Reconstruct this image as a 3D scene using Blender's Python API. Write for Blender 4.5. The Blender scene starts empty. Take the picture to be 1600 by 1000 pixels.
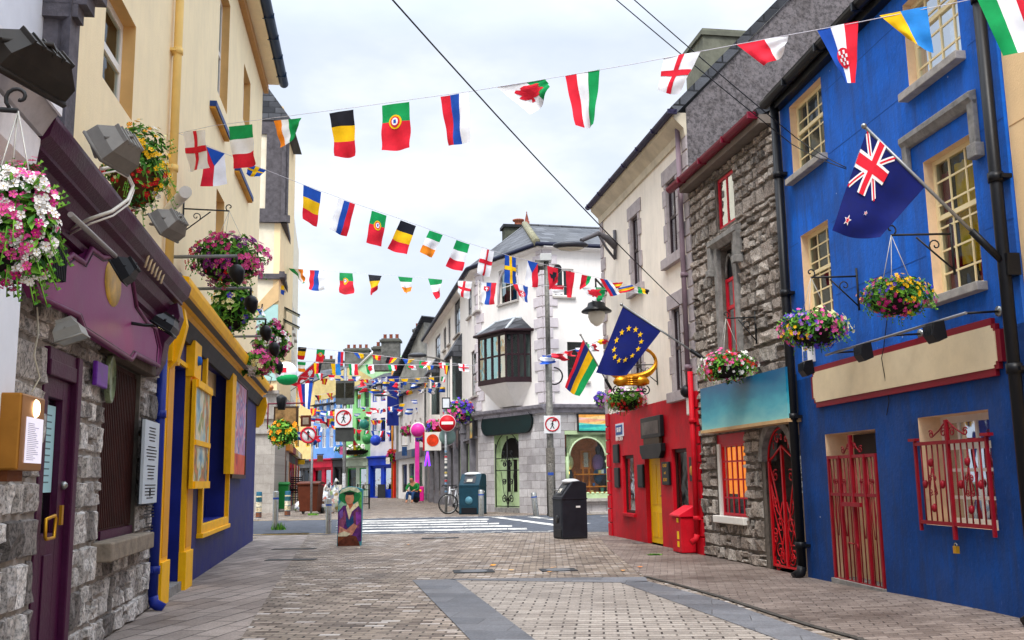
import bpy, bmesh, math, random
from mathutils import Vector, Matrix, noise
R_=random.Random(7)
sc=bpy.context.scene
COL=sc.collection
pi=math.pi
# ---------------- camera model (pixels of the 1600x1000 photo -> world) ----------------
F=1532.0; TH=math.radians(9.19); ROL=math.radians(-.87); H=1.4
def ray(px,py):
    x=(px-800)/F; z=-(py-500)/F; c,q=math.cos(ROL),math.sin(ROL); x,z=x*c-z*q,x*q+z*c
    return Vector((x, math.cos(TH)-z*math.sin(TH), math.sin(TH)+z*math.cos(TH)))
def gr(px,py,z=0):
    r=ray(px,py); return Vector((0,0,H))+r*((z-H)/r.z)
def atY(px,py,Y):
    r=ray(px,py); return Vector((0,0,H))+r*(Y/r.y)
class Fac:
    def __init__(s,A,B,ang=None):
        s.A=Vector((A[0],A[1])); 
        if ang is not None:
            a=math.radians(ang); s.d=Vector((math.sin(a),math.cos(a)))
        else: s.d=(Vector((B[0],B[1]))-s.A).normalized()
        n=Vector((-s.d.y,s.d.x))
        if n.dot(-s.A)<0: n=-n
        s.n=n
    def P(s,a,n,z):
        p=s.A+s.d*a+s.n*n; return Vector((p.x,p.y,z))
    def px(s,x,y,n=0):
        r=ray(x,y); r2=Vector((r.x,r.y)); A=s.A+s.n*n
        t=s.n.dot(A)/s.n.dot(r2); p=r2*t
        return ((p-A).dot(s.d), H+r.z*t)
    def R(s,x0,y0,x1,y1,n=0):
        a,b=s.px(x0,y0,n),s.px(x1,y1,n)
        return (min(a[0],b[0]),max(a[0],b[0]),min(a[1],b[1]),max(a[1],b[1]))
    def T(s,n=0): return lambda a,b,z:s.P(a,b+n,z)
def WT(o=(0,0,0),rz=0):
    c,q=math.cos(rz),math.sin(rz)
    return lambda a,b,z:Vector((o[0]+a*c-b*q,o[1]+a*q+b*c,o[2]+z))
# ---------------- materials ----------------
def hx(h):
    h=h.lstrip('#'); o=[]
    for i in (0,2,4):
        v=int(h[i:i+2],16)/255; o.append(v/12.92 if v<=.04045 else ((v+.055)/1.055)**2.4)
    return tuple(o)
class NT:
    def __init__(s,m): s.t=m.node_tree; s.n=s.t.nodes; s.l=s.t.links
    def add(s,typ,**k):
        n=s.n.new(typ)
        for a,b in k.items():
            if a.startswith('i_'):
                n.inputs[a[2:].replace('_',' ')].default_value=b
            else: setattr(n,a,b)
        return n
    def link(s,a,b): s.l.new(a,b)
    def pos(s,scale=(1,1,1),rot=0):
        g=s.add('ShaderNodeNewGeometry'); m=s.add('ShaderNodeMapping')
        m.inputs['Scale'].default_value=scale; m.inputs['Rotation'].default_value=(0,0,rot)
        s.link(g.outputs['Position'],m.inputs['Vector']); return m.outputs['Vector']
    def noise(s,vec,scale,detail=4,rough=.6):
        n=s.add('ShaderNodeTexNoise'); n.inputs['Scale'].default_value=scale; n.inputs['Detail'].default_value=detail; n.inputs['Roughness'].default_value=rough
        if vec: s.link(vec,n.inputs['Vector'])
        return n.outputs['Fac']
    def ramp(s,fac,stops):
        r=s.add('ShaderNodeValToRGB'); e=r.color_ramp.elements
        while len(e)<len(stops): e.new(.5)
        for i,(p,c) in enumerate(stops):
            e[i].position=p; e[i].color=(*c,1) if len(c)==3 else c
        s.link(fac,r.inputs['Fac']); return r.outputs['Color']
    def mix(s,fac,a,b,mode='MIX'):
        m=s.add('ShaderNodeMix',data_type='RGBA',blend_type=mode)
        for i,v in ((0,fac),(6,a),(7,b)):
            if isinstance(v,(int,float)): m.inputs[i].default_value=v
            elif isinstance(v,tuple): m.inputs[i].default_value=(*v,1) if len(v)==3 else v
            else: s.link(v,m.inputs[i])
        return m.outputs[2]
    def bump(s,h,strength,dist=.01):
        b=s.add('ShaderNodeBump'); b.inputs['Strength'].default_value=strength; b.inputs['Distance'].default_value=dist
        s.link(h,b.inputs['Height']); return b.outputs['Normal']
def newmat(name):
    m=bpy.data.materials.new(name); m.use_nodes=True; t=NT(m); b=t.n['Principled BSDF']; return m,t,b
_mc={}
def mat(col,rough=.7,var=.18,vs=2.0,bump=.0,bs=30,metal=0,emit=0,name=None,spec=.22,dist=.01,streak=0,chips=0):
    key=(col,rough,var,vs,bump,bs,metal,emit,spec,streak,chips)
    if key in _mc: return _mc[key]
    m,t,b=newmat(name or ('paint_'+str(len(_mc)))); c=hx(col) if isinstance(col,str) else col
    b.inputs['Roughness'].default_value=rough; b.inputs['Metallic'].default_value=metal; b.inputs['Specular IOR Level'].default_value=spec
    if var>0:
        v=t.pos(); n=t.noise(v,vs,6,.65)
        d=tuple(x*(1-var*1.6) for x in c); l=tuple(min(1,x*(1+var)+.01*var) for x in c)
        cc=t.ramp(n,[(.3,d),(.55,c),(.75,l)])
        if streak:
            v2=t.pos((3,3,.35)); n2=t.noise(v2,2.2,5,.7)
            k=t.ramp(n2,[(.42,(0,0,0)),(.75,(streak,)*3)])
            cc=t.mix(k,cc,tuple(x*.35+.02 for x in c))
            v4=t.pos((4,4,1.2)); n4=t.noise(v4,9,4,.7)
            k4=t.ramp(n4,[(.62,(0,0,0)),(.78,(streak*.7,)*3)])
            cc=t.mix(k4,cc,tuple(min(.8,x*1.3+.10) for x in c))
        if chips:
            vo=t.add('ShaderNodeTexVoronoi'); vo.inputs['Scale'].default_value=2.6; t.link(t.pos(),vo.inputs['Vector']); kc=t.ramp(vo.outputs['Distance'],[(.022,(chips,)*3),(.034,(0,0,0))]); cc=t.mix(kc,cc,(.6,.66,.75))
            cr=t.noise(t.pos((1,1,1)),1.1,7,.75); kk=t.ramp(cr,[(.488,(0,0,0)),(.497,(.45,)*3),(.506,(0,0,0))]); cc=t.mix(kk,cc,tuple(x*.45 for x in c)); pt=t.noise(t.pos((1.2,1.2,.8)),1.4,2,.4); cc=t.mix(t.ramp(pt,[(.56,(0,0,0)),(.575,(.28,)*3)]),cc,tuple(x*.8+.02 for x in c))
        t.link(cc,b.inputs['Base Color'])
        rr=t.add('ShaderNodeMapRange'); rr.inputs['To Min'].default_value=max(0,rough-.12); rr.inputs['To Max'].default_value=min(1,rough+.12)
        t.link(n,rr.inputs['Value']); t.link(rr.outputs['Result'],b.inputs['Roughness'])
    else: b.inputs['Base Color'].default_value=(*c,1)
    if bump: 
        n3=t.noise(t.pos(),bs,5,.6); t.link(t.bump(n3,bump,dist),b.inputs['Normal'])
    if emit:
        b.inputs['Emission Color'].default_value=(*c,1); b.inputs['Emission Strength'].default_value=emit
    _mc[key]=m; return m
def worn_paint(c1,c2):
    m,t,b=newmat('worn_road_paint'); n=t.noise(t.pos(),9,6,.75); n2=t.noise(t.pos(),1.3,4,.6); mx=t.mix(.45,n,n2); t.link(t.ramp(mx,[(.43,hx(c2)),(.52,hx(c1)),(.7,tuple(x*1.1 for x in hx(c1)))]),b.inputs['Base Color']); b.inputs['Roughness'].default_value=.8; return m
def stone_mat(name,cols,mort=None,sp=70,bump=.8,spk=.5):
    m,t,b=newmat(name); g=t.add('ShaderNodeNewGeometry'); v=t.pos()
    base=t.ramp(g.outputs['Random Per Island'],[(i/(len(cols)-1),hx(c)) for i,c in enumerate(cols)])
    n=t.noise(v,sp,6,.75); big=t.noise(v,5,4,.6)
    s1=t.ramp(n,[(.40,(.28,.28,.28)),(.5,(.9,.9,.9)),(.6,(1.25,1.22,1.2))])
    c=t.mix(spk,base,t.mix(1.0,base,s1,'MULTIPLY'))
    c=t.mix(t.ramp(big,[(.45,(0,0,0)),(.7,(.65,.65,.65))]),c,t.mix(1.0,c,(.42,.40,.37),'MULTIPLY'))
    t.link(c,b.inputs['Base Color']); b.inputs['Roughness'].default_value=.88; b.inputs['Specular IOR Level'].default_value=.3
    mx=t.mix(.5,n,t.noise(v,18,5,.7))
    t.link(t.bump(mx,bump,.02),b.inputs['Normal']); return m
def glass_mat(name,refl=.08,tint=(.75,.85,.85)):
    m,t,b=newmat(name); t.n.remove(b); o=t.n['Material Output']
    tr=t.add('ShaderNodeBsdfTransparent'); tr.inputs[0].default_value=(*tint,1)
    gl=t.add('ShaderNodeBsdfGlossy'); gl.inputs['Roughness'].default_value=.03; gl.inputs[0].default_value=(.9,.95,1,1)
    f=t.add('ShaderNodeFresnel'); f.inputs[0].default_value=1.5+refl
    t.link(t.bump(t.noise(t.pos(),1.6,2,.5),.25,.05),gl.inputs['Normal'])
    mx=t.add('ShaderNodeMixShader'); mm=t.add('ShaderNodeMath',operation='MULTIPLY'); mm.inputs[1].default_value=.62; t.link(f.outputs[0],mm.inputs[0]); t.link(mm.outputs[0],mx.inputs[0]); t.link(tr.outputs[0],mx.inputs[1]); t.link(gl.outputs[0],mx.inputs[2])
    t.link(mx.outputs[0],o.inputs[0]); return m
def brick_mat(name,c1,c2,mortar,bw,bh,ms=.006,rot=0,bump=.6,dirt=.5,rough=.75,off=.5,vert=None,gap=.7,ramp=None):
    """running-bond paving / ashlar; vert=(Fac) maps s,z"""
    m,t,b=newmat(name)
    if vert is None: v=t.pos((1,1,1),rot)
    else:
        g=t.add('ShaderNodeNewGeometry'); dt=t.add('ShaderNodeVectorMath',operation='DOT_PRODUCT'); t.link(g.outputs['Position'],dt.inputs[0]); dt.inputs[1].default_value=(vert.d.x,vert.d.y,0)
        sp=t.add('ShaderNodeSeparateXYZ'); t.link(g.outputs['Position'],sp.inputs[0]); cb=t.add('ShaderNodeCombineXYZ')
        t.link(dt.outputs['Value'],cb.inputs[0]); t.link(sp.outputs[2],cb.inputs[1]); v=cb.outputs[0]
    # slight warp so courses are not ruler-straight
    wn=t.add('ShaderNodeTexNoise'); wn.inputs['Scale'].default_value=1.3; wn.inputs['Detail'].default_value=3; t.link(v,wn.inputs['Vector'])
    sb=t.add('ShaderNodeVectorMath',operation='MULTIPLY_ADD'); t.link(wn.outputs['Color'],sb.inputs[0]); sb.inputs[1].default_value=(.035,.035,0); t.link(v,sb.inputs[2])
    br=t.add('ShaderNodeTexBrick'); br.inputs['Scale'].default_value=1; br.inputs['Brick Width'].default_value=bw; br.inputs['Row Height'].default_value=bh
    br.inputs['Mortar Size'].default_value=ms; br.inputs['Mortar Smooth'].default_value=.25; br.offset=off; br.inputs['Bias'].default_value=0
    br.inputs['Color1'].default_value=(0,0,0,1); br.inputs['Color2'].default_value=(1,1,1,1); br.inputs['Mortar'].default_value=(.5,.5,.5,1)
    t.link(sb.outputs[0],br.inputs['Vector'])
    col=t.ramp(br.outputs['Color'],ramp or [(.0,hx(c1)),(1,hx(c2))])
    fine=t.noise(v,45,5,.75); big=t.noise(v,.55,6,.62); mid=t.noise(v,3.5,5,.65)
    col=t.mix(1.0,col,t.ramp(fine,[(.3,(.66,.66,.66)),(.7,(1.25,1.25,1.25))]),'MULTIPLY')
    col=t.mix(1.0,col,t.ramp(mid,[(.3,(.82,.81,.8)),(.7,(1.1,1.1,1.1))]),'MULTIPLY')
    col=t.mix(t.ramp(big,[(.42,(0,0,0)),(.68,(dirt,)*3)]),col,t.mix(1.0,col,(.40,.37,.35),'MULTIPLY'))
    gum=t.add('ShaderNodeTexVoronoi'); gum.inputs['Scale'].default_value=3.1; t.link(v,gum.inputs['Vector'])
    if vert is None: col=t.mix(t.ramp(gum.outputs['Distance'],[(.045,(.6,)*3),(.07,(0,0,0))]),col,t.mix(1.0,col,(.45,.45,.46),'MULTIPLY'))
    gm=t.noise(v,2.3,4,.6); gk=t.ramp(gm,[(.35,(gap*.45,)*3),(.6,(1,)*3)])
    mf=t.mix(1.0,br.outputs['Fac'],gk,'MULTIPLY')
    col=t.mix(mf,col,hx(mortar)); t.link(col,b.inputs['Base Color'])
    rr=t.ramp(big,[(.35,(rough,)*3),(.7,(rough-.22,)*3)]); t.link(rr,b.inputs['Roughness']); b.inputs['Specular IOR Level'].default_value=.35
    b.inputs['Specular IOR Level'].default_value=.22
    inv=t.mix(br.outputs['Fac'],fine,(0,0,0)); h=t.mix(.25,t.mix(br.outputs['Fac'],(1,1,1),(0,0,0)),inv)
    t.link(t.bump(h,bump,.012),b.inputs['Normal']); return m
def slate_mat(name,f,c1='#2c2f36',c2='#62656c'):
    return brick_mat(name,c1,c2,'#17181b',.6,.3,.02,vert=f,bump=.8,dirt=.7,rough=.6,gap=1)
# ---------------- mesh builder ----------------
class MB:
    def __init__(s): s.v=[];s.f=[];s.m=[];s.mats=[];s.sm=[]
    def mi(s,m):
        if m not in s.mats: s.mats.append(m)
        return s.mats.index(m)
    def face(s,pts,m,sm=False):
        i=len(s.v); s.v+= [Vector(p) for p in pts]; s.f.append(tuple(range(i,i+len(pts)))); s.m.append(s.mi(m)); s.sm.append(sm)
    def grid(s,rows,m,sm=True,wrap=False):
        i=len(s.v); nr=len(rows); nc=len(rows[0]); k=s.mi(m)
        for r in rows: s.v+=[Vector(p) for p in r]
        for a in range(nr-1):
            for b in range(nc-1 if not wrap else nc):
                b2=(b+1)%nc
                s.f.append((i+a*nc+b,i+a*nc+b2,i+(a+1)*nc+b2,i+(a+1)*nc+b)); s.m.append(k); s.sm.append(sm)
    def box(s,T,a0,a1,b0,b1,c0,c1,m):
        i=len(s.v); k=s.mi(m)
        for a in (a0,a1):
            for b in (b0,b1):
                for c in (c0,c1): s.v.append(T(a,b,c))
        for f in ((0,1,3,2),(4,6,7,5),(0,4,5,1),(2,3,7,6),(0,2,6,4),(1,5,7,3)):
            s.f.append(tuple(i+x for x in f)); s.m.append(k); s.sm.append(False)
    def prism(s,T,poly,n0,n1,m,side=None,sm=False):
        """poly in (a,z); extruded along b"""
        i=len(s.v); N=len(poly); k=s.mi(m); ks=s.mi(side or m)
        for n in (n0,n1): s.v+=[T(a,n,z) for a,z in poly]
        s.f.append(tuple(range(i,i+N))); s.m.append(k); s.sm.append(False)
        s.f.append(tuple(range(i+2*N-1,i+N-1,-1))); s.m.append(k); s.sm.append(False)
        for j in range(N):
            q=(j+1)%N; s.f.append((i+j,i+q,i+N+q,i+N+j)); s.m.append(ks); s.sm.append(sm)
    def extr(s,T,prof,a0,a1,m):
        """profile in (b,z) swept along a"""
        i=len(s.v); N=len(prof); k=s.mi(m)
        for a in (a0,a1): s.v+=[T(a,b,z) for b,z in prof]
        for j in range(N):
            q=(j+1)%N; s.f.append((i+j,i+q,i+N+q,i+N+j)); s.m.append(k); s.sm.append(False)
        s.f.append(tuple(range(i,i+N))); s.m.append(k); s.sm.append(False)
        s.f.append(tuple(range(i+2*N-1,i+N-1,-1))); s.m.append(k); s.sm.append(False)
    def tube(s,pts,r,m,seg=6,closed=False):
        pts=[Vector(p) for p in pts]; n=len(pts); rows=[]; prev=None
        for i,p in enumerate(pts):
            if closed: d=pts[(i+1)%n]-pts[i-1]
            else: d=pts[min(i+1,n-1)]-pts[max(i-1,0)]
            if d.length<1e-9: d=Vector((0,0,1))
            d.normalize()
            if prev is None: u=d.orthogonal().normalized()
            else: u=(prev-d*prev.dot(d)); u=u.normalized() if u.length>1e-6 else d.orthogonal().normalized()
            prev=u; w=d.cross(u); rr=r[i] if isinstance(r,(list,tuple)) else r
            rows.append([p+(u*math.cos(2*pi*k/seg)+w*math.sin(2*pi*k/seg))*rr for k in range(seg)])
        if closed: rows.append(rows[0])
        s.grid(rows,m,True,True)
        if not closed:
            s.face(rows[0][::-1],m); s.face(rows[-1],m)
    def cyl(s,p0,p1,r,m,seg=12,r1=None):
        s.tube([p0,p1],[r,r if r1 is None else r1],m,seg)
    def lathe(s,c,prof,m,seg=14,axis=None):
        c=Vector(c); ax=Vector(axis).normalized() if axis else Vector((0,0,1)); u=ax.orthogonal().normalized(); w=ax.cross(u)
        s.grid([[c+ax*z+(u*math.cos(2*pi*k/seg)+w*math.sin(2*pi*k/seg))*max(r,1e-4) for k in range(seg)] for r,z in prof],m,True,True)
    def blob(s,c,rx,ry,rz,m,seg=12,rings=8,nz=0,fr=2.0,seed=0):
        rows=[]
        for i in range(rings+1):
            th=pi*i/rings; row=[]
            for k in range(seg):
                ph=2*pi*k/seg; d=Vector((math.sin(th)*math.cos(ph),math.sin(th)*math.sin(ph),math.cos(th)))
                q=1+(nz*noise.noise(d*fr+Vector((seed,0,0))) if nz else 0)
                row.append(Vector(c)+Vector((d.x*rx,d.y*ry,d.z*rz))*q)
            rows.append(row)
        s.grid(rows,m,True,True)
    def text(s,T,txt,a,z,h,n,m,thick=.003,rev=False,align='CENTER',sx=1):
        cu=bpy.data.curves.new('t','FONT'); cu.body=txt; cu.size=h*1.35; cu.extrude=thick; cu.align_x=align; cu.resolution_u=2
        ob=bpy.data.objects.new('t',cu); COL.objects.link(ob); bpy.context.view_layer.update()
        me=ob.evaluated_get(bpy.context.evaluated_depsgraph_get()).to_mesh(); i=len(s.v); k=s.mi(m); sg=-1 if rev else 1
        for v in me.vertices: s.v.append(T(a+sg*v.co.x*sx,n+v.co.z,z+v.co.y))
        for p in me.polygons: s.f.append(tuple(i+x for x in p.vertices)); s.m.append(k); s.sm.append(False)
        ob.to_mesh_clear(); bpy.data.objects.remove(ob); bpy.data.curves.remove(cu)
    def build(s,name,parent=None,loc=None,bevel=0,kind=None,label=None):
        me=bpy.data.meshes.new(name)
        if parent is not None: o=Vector(parent['_w'])
        elif loc is not None: o=Vector(loc)
        elif s.v:
            n=len(s.v); o=Vector((sum(v.x for v in s.v)/n,sum(v.y for v in s.v)/n,min(v.z for v in s.v)))
        me.from_pydata([v-o for v in s.v],[],s.f)
        for m in s.mats: me.materials.append(m)
        me.polygons.foreach_set('material_index',s.m); me.polygons.foreach_set('use_smooth',s.sm); 
        bm=bmesh.new(); bm.from_mesh(me)
        if s.v and len(s.v)<60000: bmesh.ops.remove_doubles(bm,verts=bm.verts,dist=1e-5)
        bmesh.ops.recalc_face_normals(bm,faces=bm.faces); bm.to_mesh(me); bm.free()
        me.update()
        ob=bpy.data.objects.new(name,me); COL.objects.link(ob)
        if parent is not None: ob.parent=parent; ob['_w']=tuple(o)
        else: ob.location=o; ob['_w']=tuple(o)
        if bevel:
            b=ob.modifiers.new('b','BEVEL'); b.width=bevel; b.segments=2; b.limit_method='ANGLE'; b.angle_limit=.7
        if kind: ob['kind']=kind
        if label: ob['label']=label
        return ob
def thing(name,label,cat,loc,group=None):
    o=bpy.data.objects.new(name,None); COL.objects.link(o); o.location=loc; o['_w']=tuple(loc); o['label']=label; o['category']=cat
    if group: o['group']=group
    o.empty_display_size=.2; return o
def tag(o,label,cat,group=None):
    o['label']=label; o['category']=cat
    if group: o['group']=group
    return o
# ---------------- facade pieces ----------------
def holes_wall(mb,f,s0,s1,z0,z1,holes,m,depth=.2,rev=None,n=0):
    ss=sorted({s0,s1}|{min(max(h[i],s0),s1) for h in holes for i in (0,1)}); zs=sorted({z0,z1}|{min(max(h[i],z0),z1) for h in holes for i in (2,3)})
    for i in range(len(ss)-1):
        for j in range(len(zs)-1):
            a=(ss[i]+ss[i+1])/2; z=(zs[j]+zs[j+1])/2
            if any(h[0]<a<h[1] and h[2]<z<h[3] for h in holes): continue
            mb.face([f.P(ss[i],n,zs[j]),f.P(ss[i+1],n,zs[j]),f.P(ss[i+1],n,zs[j+1]),f.P(ss[i],n,zs[j+1])],m)
    rev=rev or m
    for h in holes:
        if len(h)>4 and h[4]=='x': continue
        a,b,c,d=h[:4]
        for q in (((a,c),(a,d)),((b,c),(b,d)),((a,d),(b,d)),((a,c),(b,c))):
            mb.face([f.P(q[0][0],n,q[0][1]),f.P(q[1][0],n,q[1][1]),f.P(q[1][0],n-depth,q[1][1]),f.P(q[0][0],n-depth,q[0][1])],rev)
def stones(mb,f,s0,s1,z0,z1,holes,m,rh=(.2,.34),wd=(.22,.5),relief=.045,gap=.008,n=0,rng=None,jit=.015,N=5,rough=.5):
    rng=rng or R_
    cuts=sorted({z0,z1}|{min(max(h[i],z0),z1) for h in holes for i in (2,3)})
    for j in range(len(cuts)-1):
        c0,c1=cuts[j],cuts[j+1]; hh=c1-c0
        if hh<.02: continue
        k=max(1,round(hh/((rh[0]+rh[1])/2))); ws=[rng.uniform(rh[0],rh[1]) for _ in range(k)]; t=sum(ws); z=c0
        for w in ws:
            za,zb=z,z+w/t*hh; z=zb; mid=(za+zb)/2
            iv=[(s0,s1)]
            for h in holes:
                if h[2]<mid<h[3]:
                    nv=[]
                    for a,b in iv:
                        if h[1]<=a or h[0]>=b: nv.append((a,b)); continue
                        if h[0]>a: nv.append((a,h[0]))
                        if h[1]<b: nv.append((h[1],b))
                    iv=nv
            for a,b in iv:
                L=b-a
                if L<.03: continue
                kk=max(1,round(L/rng.uniform(wd[0],wd[1])*1.0)); ww=[rng.uniform(.55,1.5) for _ in range(kk)]; tt=sum(ww); x=a
                for q,w2 in enumerate(ww):
                    xa,xb=x,x+w2/tt*L; x=xb
                    parts=[(xa,xb,za,zb)]
                    if (zb-za)>.2 and (xb-xa)<.3 and rng.random()<.35:
                        zm=za+(zb-za)*rng.uniform(.35,.65); parts=[(xa,xb,za,zm),(xa,xb,zm,zb)]
                    for (pa,pb,pc,pd) in parts:
                        stone1(mb,f,pa+gap,pb-gap,pc+gap,pd-gap,m,relief*rng.uniform(.35,1.3),n,rng,jit,N,rough)
def stone1(mb,f,a,b,c,d,m,rel,n,rng,jit,N,rough):
    if b-a<.03 or d-c<.03: return
    J=[(rng.uniform(0,jit),rng.uniform(0,jit)) for _ in range(4)]
    cor=[(a+J[0][0],c+J[0][1]),(b-J[1][0],c+J[1][1]),(b-J[2][0],d-J[2][1]),(a+J[3][0],d-J[3][1])]
    se=rng.uniform(0,100); rows=[]; e=min(.014/(b-a),.2); e2=min(.014/(d-c),.2)
    us=[0,e]+[e+(1-2*e)*k/(N-3) for k in range(1,N-3)]+[1-e,1]; vs=[0,e2]+[e2+(1-2*e2)*k/(N-3) for k in range(1,N-3)]+[1-e2,1]
    for iv,v in enumerate(vs):
        row=[]
        for iu,u in enumerate(us):
            x=(cor[0][0]*(1-u)+cor[1][0]*u)*(1-v)+(cor[3][0]*(1-u)+cor[2][0]*u)*v
            z=(cor[0][1]*(1-u)+cor[1][1]*u)*(1-v)+(cor[3][1]*(1-u)+cor[2][1]*u)*v
            edge=iu in(0,len(us)-1) or iv in (0,len(vs)-1)
            h=-.012 if edge else rel*(1+rough*2.2*noise.noise(Vector((x*6,z*6,se))))+rough*.03*noise.noise(Vector((x*17,z*17,se)))
            if edge: x+=.012*noise.noise(Vector((x*9,z*9,se+3)));z+=.012*noise.noise(Vector((z*9,x*9,se+9)))
            row.append(f.P(x,n+h,z))
        rows.append(row)
    mb.grid(rows,m,False)
def window(f,par,h,n,fm,gm,nx=2,ny=2,fw=.055,bw=.025,sash=None,sill=None,sillp=.1,arch=False,curtain=None,name='window',sill_h=.09,cdep=.12,label=None,sillx=.06):
    a,b,c,d=h[:4]; T=f.T(n); mb=MB(); t=.05
    mb.box(T,a,a+fw,0,t,c,d,fm); mb.box(T,b-fw,b,0,t,c,d,fm); mb.box(T,a+fw,b-fw,0,t,c,c+fw,fm); mb.box(T,a+fw,b-fw,0,t,d-fw,d,fm)
    if sash:
        z=c+(d-c)*sash; mb.box(T,a+fw,b-fw,.005,t+.008,z-fw*.5,z+fw*.5,fm)
    for i in range(1,nx):
        x=a+(b-a)*i/nx; mb.box(T,x-bw/2,x+bw/2,.028,t-.006,c+fw,d-fw,fm)
    for j in range(1,ny):
        z=c+(d-c)*j/ny
        if sash and abs(z-(c+(d-c)*sash))<.05: continue
        mb.box(T,a+fw,b-fw,.028,t-.008,z-bw/2,z+bw/2,fm)
    w=mb.build(name,par,label=label)
    g=MB(); g.face([f.P(a+fw*.6,n+.032,c+fw*.6),f.P(b-fw*.6,n+.032,c+fw*.6),f.P(b-fw*.6,n+.032,d-fw*.6),f.P(a+fw*.6,n+.032,d-fw*.6)],gm); g.build('pane',w)
    if sill:
        q=MB(); q.box(f.T(0),a-sillx,b+sillx,n+.0,sillp,c-sill_h,c-.002,sill); q.build('sill',w,bevel=.008)
    if curtain:
        q=MB()
        for (u0,u1,v0,v1,cm) in curtain:
            A=a+(b-a)*u0;B=a+(b-a)*u1;rows=[]
            K=max(6,int(abs(B-A)/.04))
            for z in (c+(d-c)*v0,c+(d-c)*v1):
                rows.append([f.P(A+(B-A)*k/K,n-cdep+.02*math.sin(k*1.9),z) for k in range(K+1)])
            q.grid(rows,cm,True)
        q.build('curtain',w)
    return w
def slab_roof(name,par,pts,m,th=.12,label=None):
    mb=MB(); P=[Vector(p) for p in pts]; n=(P[1]-P[0]).cross(P[2]-P[0]).normalized()
    if n.z<0: n=-n
    mb.face(P,m); mb.face([p-n*th for p in P],m)
    for i in range(len(P)):
        j=(i+1)%len(P); mb.face([P[i],P[j],P[j]-n*th,P[i]-n*th],m)
    return mb.build(name,par,label=label)
def spiral(c,ex,ez,r0,r1,a0,a1,k=14):
    return [c+ex*(math.cos(a0+(a1-a0)*i/k)*(r0+(r1-r0)*i/k))+ez*(math.sin(a0+(a1-a0)*i/k)*(r0+(r1-r0)*i/k)) for i in range(k+1)]
# ---------------- facades ----------------
A_L=gr(395,845); LB=Fac(A_L,None,-9.8)           # left blue/yellow pub and purple pub line
LC=Fac(LB.P(0,-.05,0),None,-8.2)                 # cream upper wall
A_R=gr(1103,868); WH=Fac(A_R,None,-9.3); ST=WH
BL=Fac(gr(1262,903),None,-6.0)
C0=gr(748,799); C1=gr(855,803)
CC=Fac(C0,C1); CL=Fac(C0,None,-10.5); CR=Fac(C1,C1+Vector((3,.75,0)))
L30=gr(428,801); L3=Fac(L30,None,-10.5); L3F=Fac(L30,L30+Vector((-3,-.35,0)))
# ---------------- palette ----------------
blackm=mat('#15161a',.4,.1,bump=.05); darkm=mat('#24262a',.55,.15); iron=mat('#2b2c2e',.5,.2,6); steel=mat('#9a9b98',.3,.15,8,metal=.9)
white=mat('#e8e4dc',.55,.06); cream=mat('#ecd9b4',.75,.07,1.2,bump=.35,bs=60,streak=.12); glass=glass_mat('window_glass'); dglass=glass_mat('dark_glass',.25,(.35,.42,.42))
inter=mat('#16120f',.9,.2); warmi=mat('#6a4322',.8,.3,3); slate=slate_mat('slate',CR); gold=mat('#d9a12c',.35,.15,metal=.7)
yel=mat('#ffbe08',.5,.10,5,bump=.25,bs=25,streak=.1); blue_d=mat('#12206e',.55,.25,2,bump=.5,bs=14,streak=.25); 
greyst=mat('#8d8a86',.85,.3,7,bump=.6,bs=40,streak=.2); greyst2=mat('#aaa49e',.85,.2,7,bump=.5,bs=50); purst=mat('#aca3a5',.85,.15,7,bump=.35,bs=50)
redp=mat('#c00c24',.45,.1,5); redgate=mat('#8c1222',.4,.15,8); leadm=mat('#6a6c70',.6,.2)
concrete=mat('#8b8a84',.9,.3,1.5,bump=.5,bs=25,streak=.4)
# ---------------- ground ----------------
def sheet(name,polys,m,z,kind='structure'):
    mb=MB()
    for p in polys: mb.face([(q[0],q[1],q[2] if len(q)>2 else z) for q in p],m)
    return mb.build(name,kind=kind)
pave=brick_mat('pavers','#8d857e','#b4aba3','#231d1a',.215,.107,.012,rot=math.radians(2),bump=1.0,dirt=.7,ramp=[(0,hx('#5e5048')),(.12,hx('#7c6f65')),(.45,hx('#928577')),(.85,hx('#a8998c')),(1,hx('#c9c2bd'))])
pave2=brick_mat('pavers_light','#8f867e','#aaa198','#332c28',.26,.13,.011,rot=math.radians(5),bump=.8,dirt=.3)
flags_m=brick_mat('flagstone','#7f746d','#a3978f','#28221f',.62,.28,.012,rot=math.radians(101),bump=.7,dirt=.6)
slab_m=brick_mat('slate_slab','#5e6066','#7c7d82','#454444',.75,.42,.006,rot=math.radians(11),bump=.3,dirt=.5,gap=.5)
rpave=brick_mat('pavers_right','#776a63','#94877f','#3a322e',.21,.105,.007,rot=math.radians(9),bump=.7,dirt=.85,gap=.3)
asph=mat('#4f535c',.85,.35,3,bump=.6,bs=120); paintw=worn_paint('#d6d3cb','#6a6b6e'); painty=worn_paint('#d9b468','#6a6660')
sheet('ground',[[(-250,-60),(250,-60),(250,400),(-250,400)]],pave,0)
g2=lambda *a:[tuple(gr(x,y).xy) for x,y in a]
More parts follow.
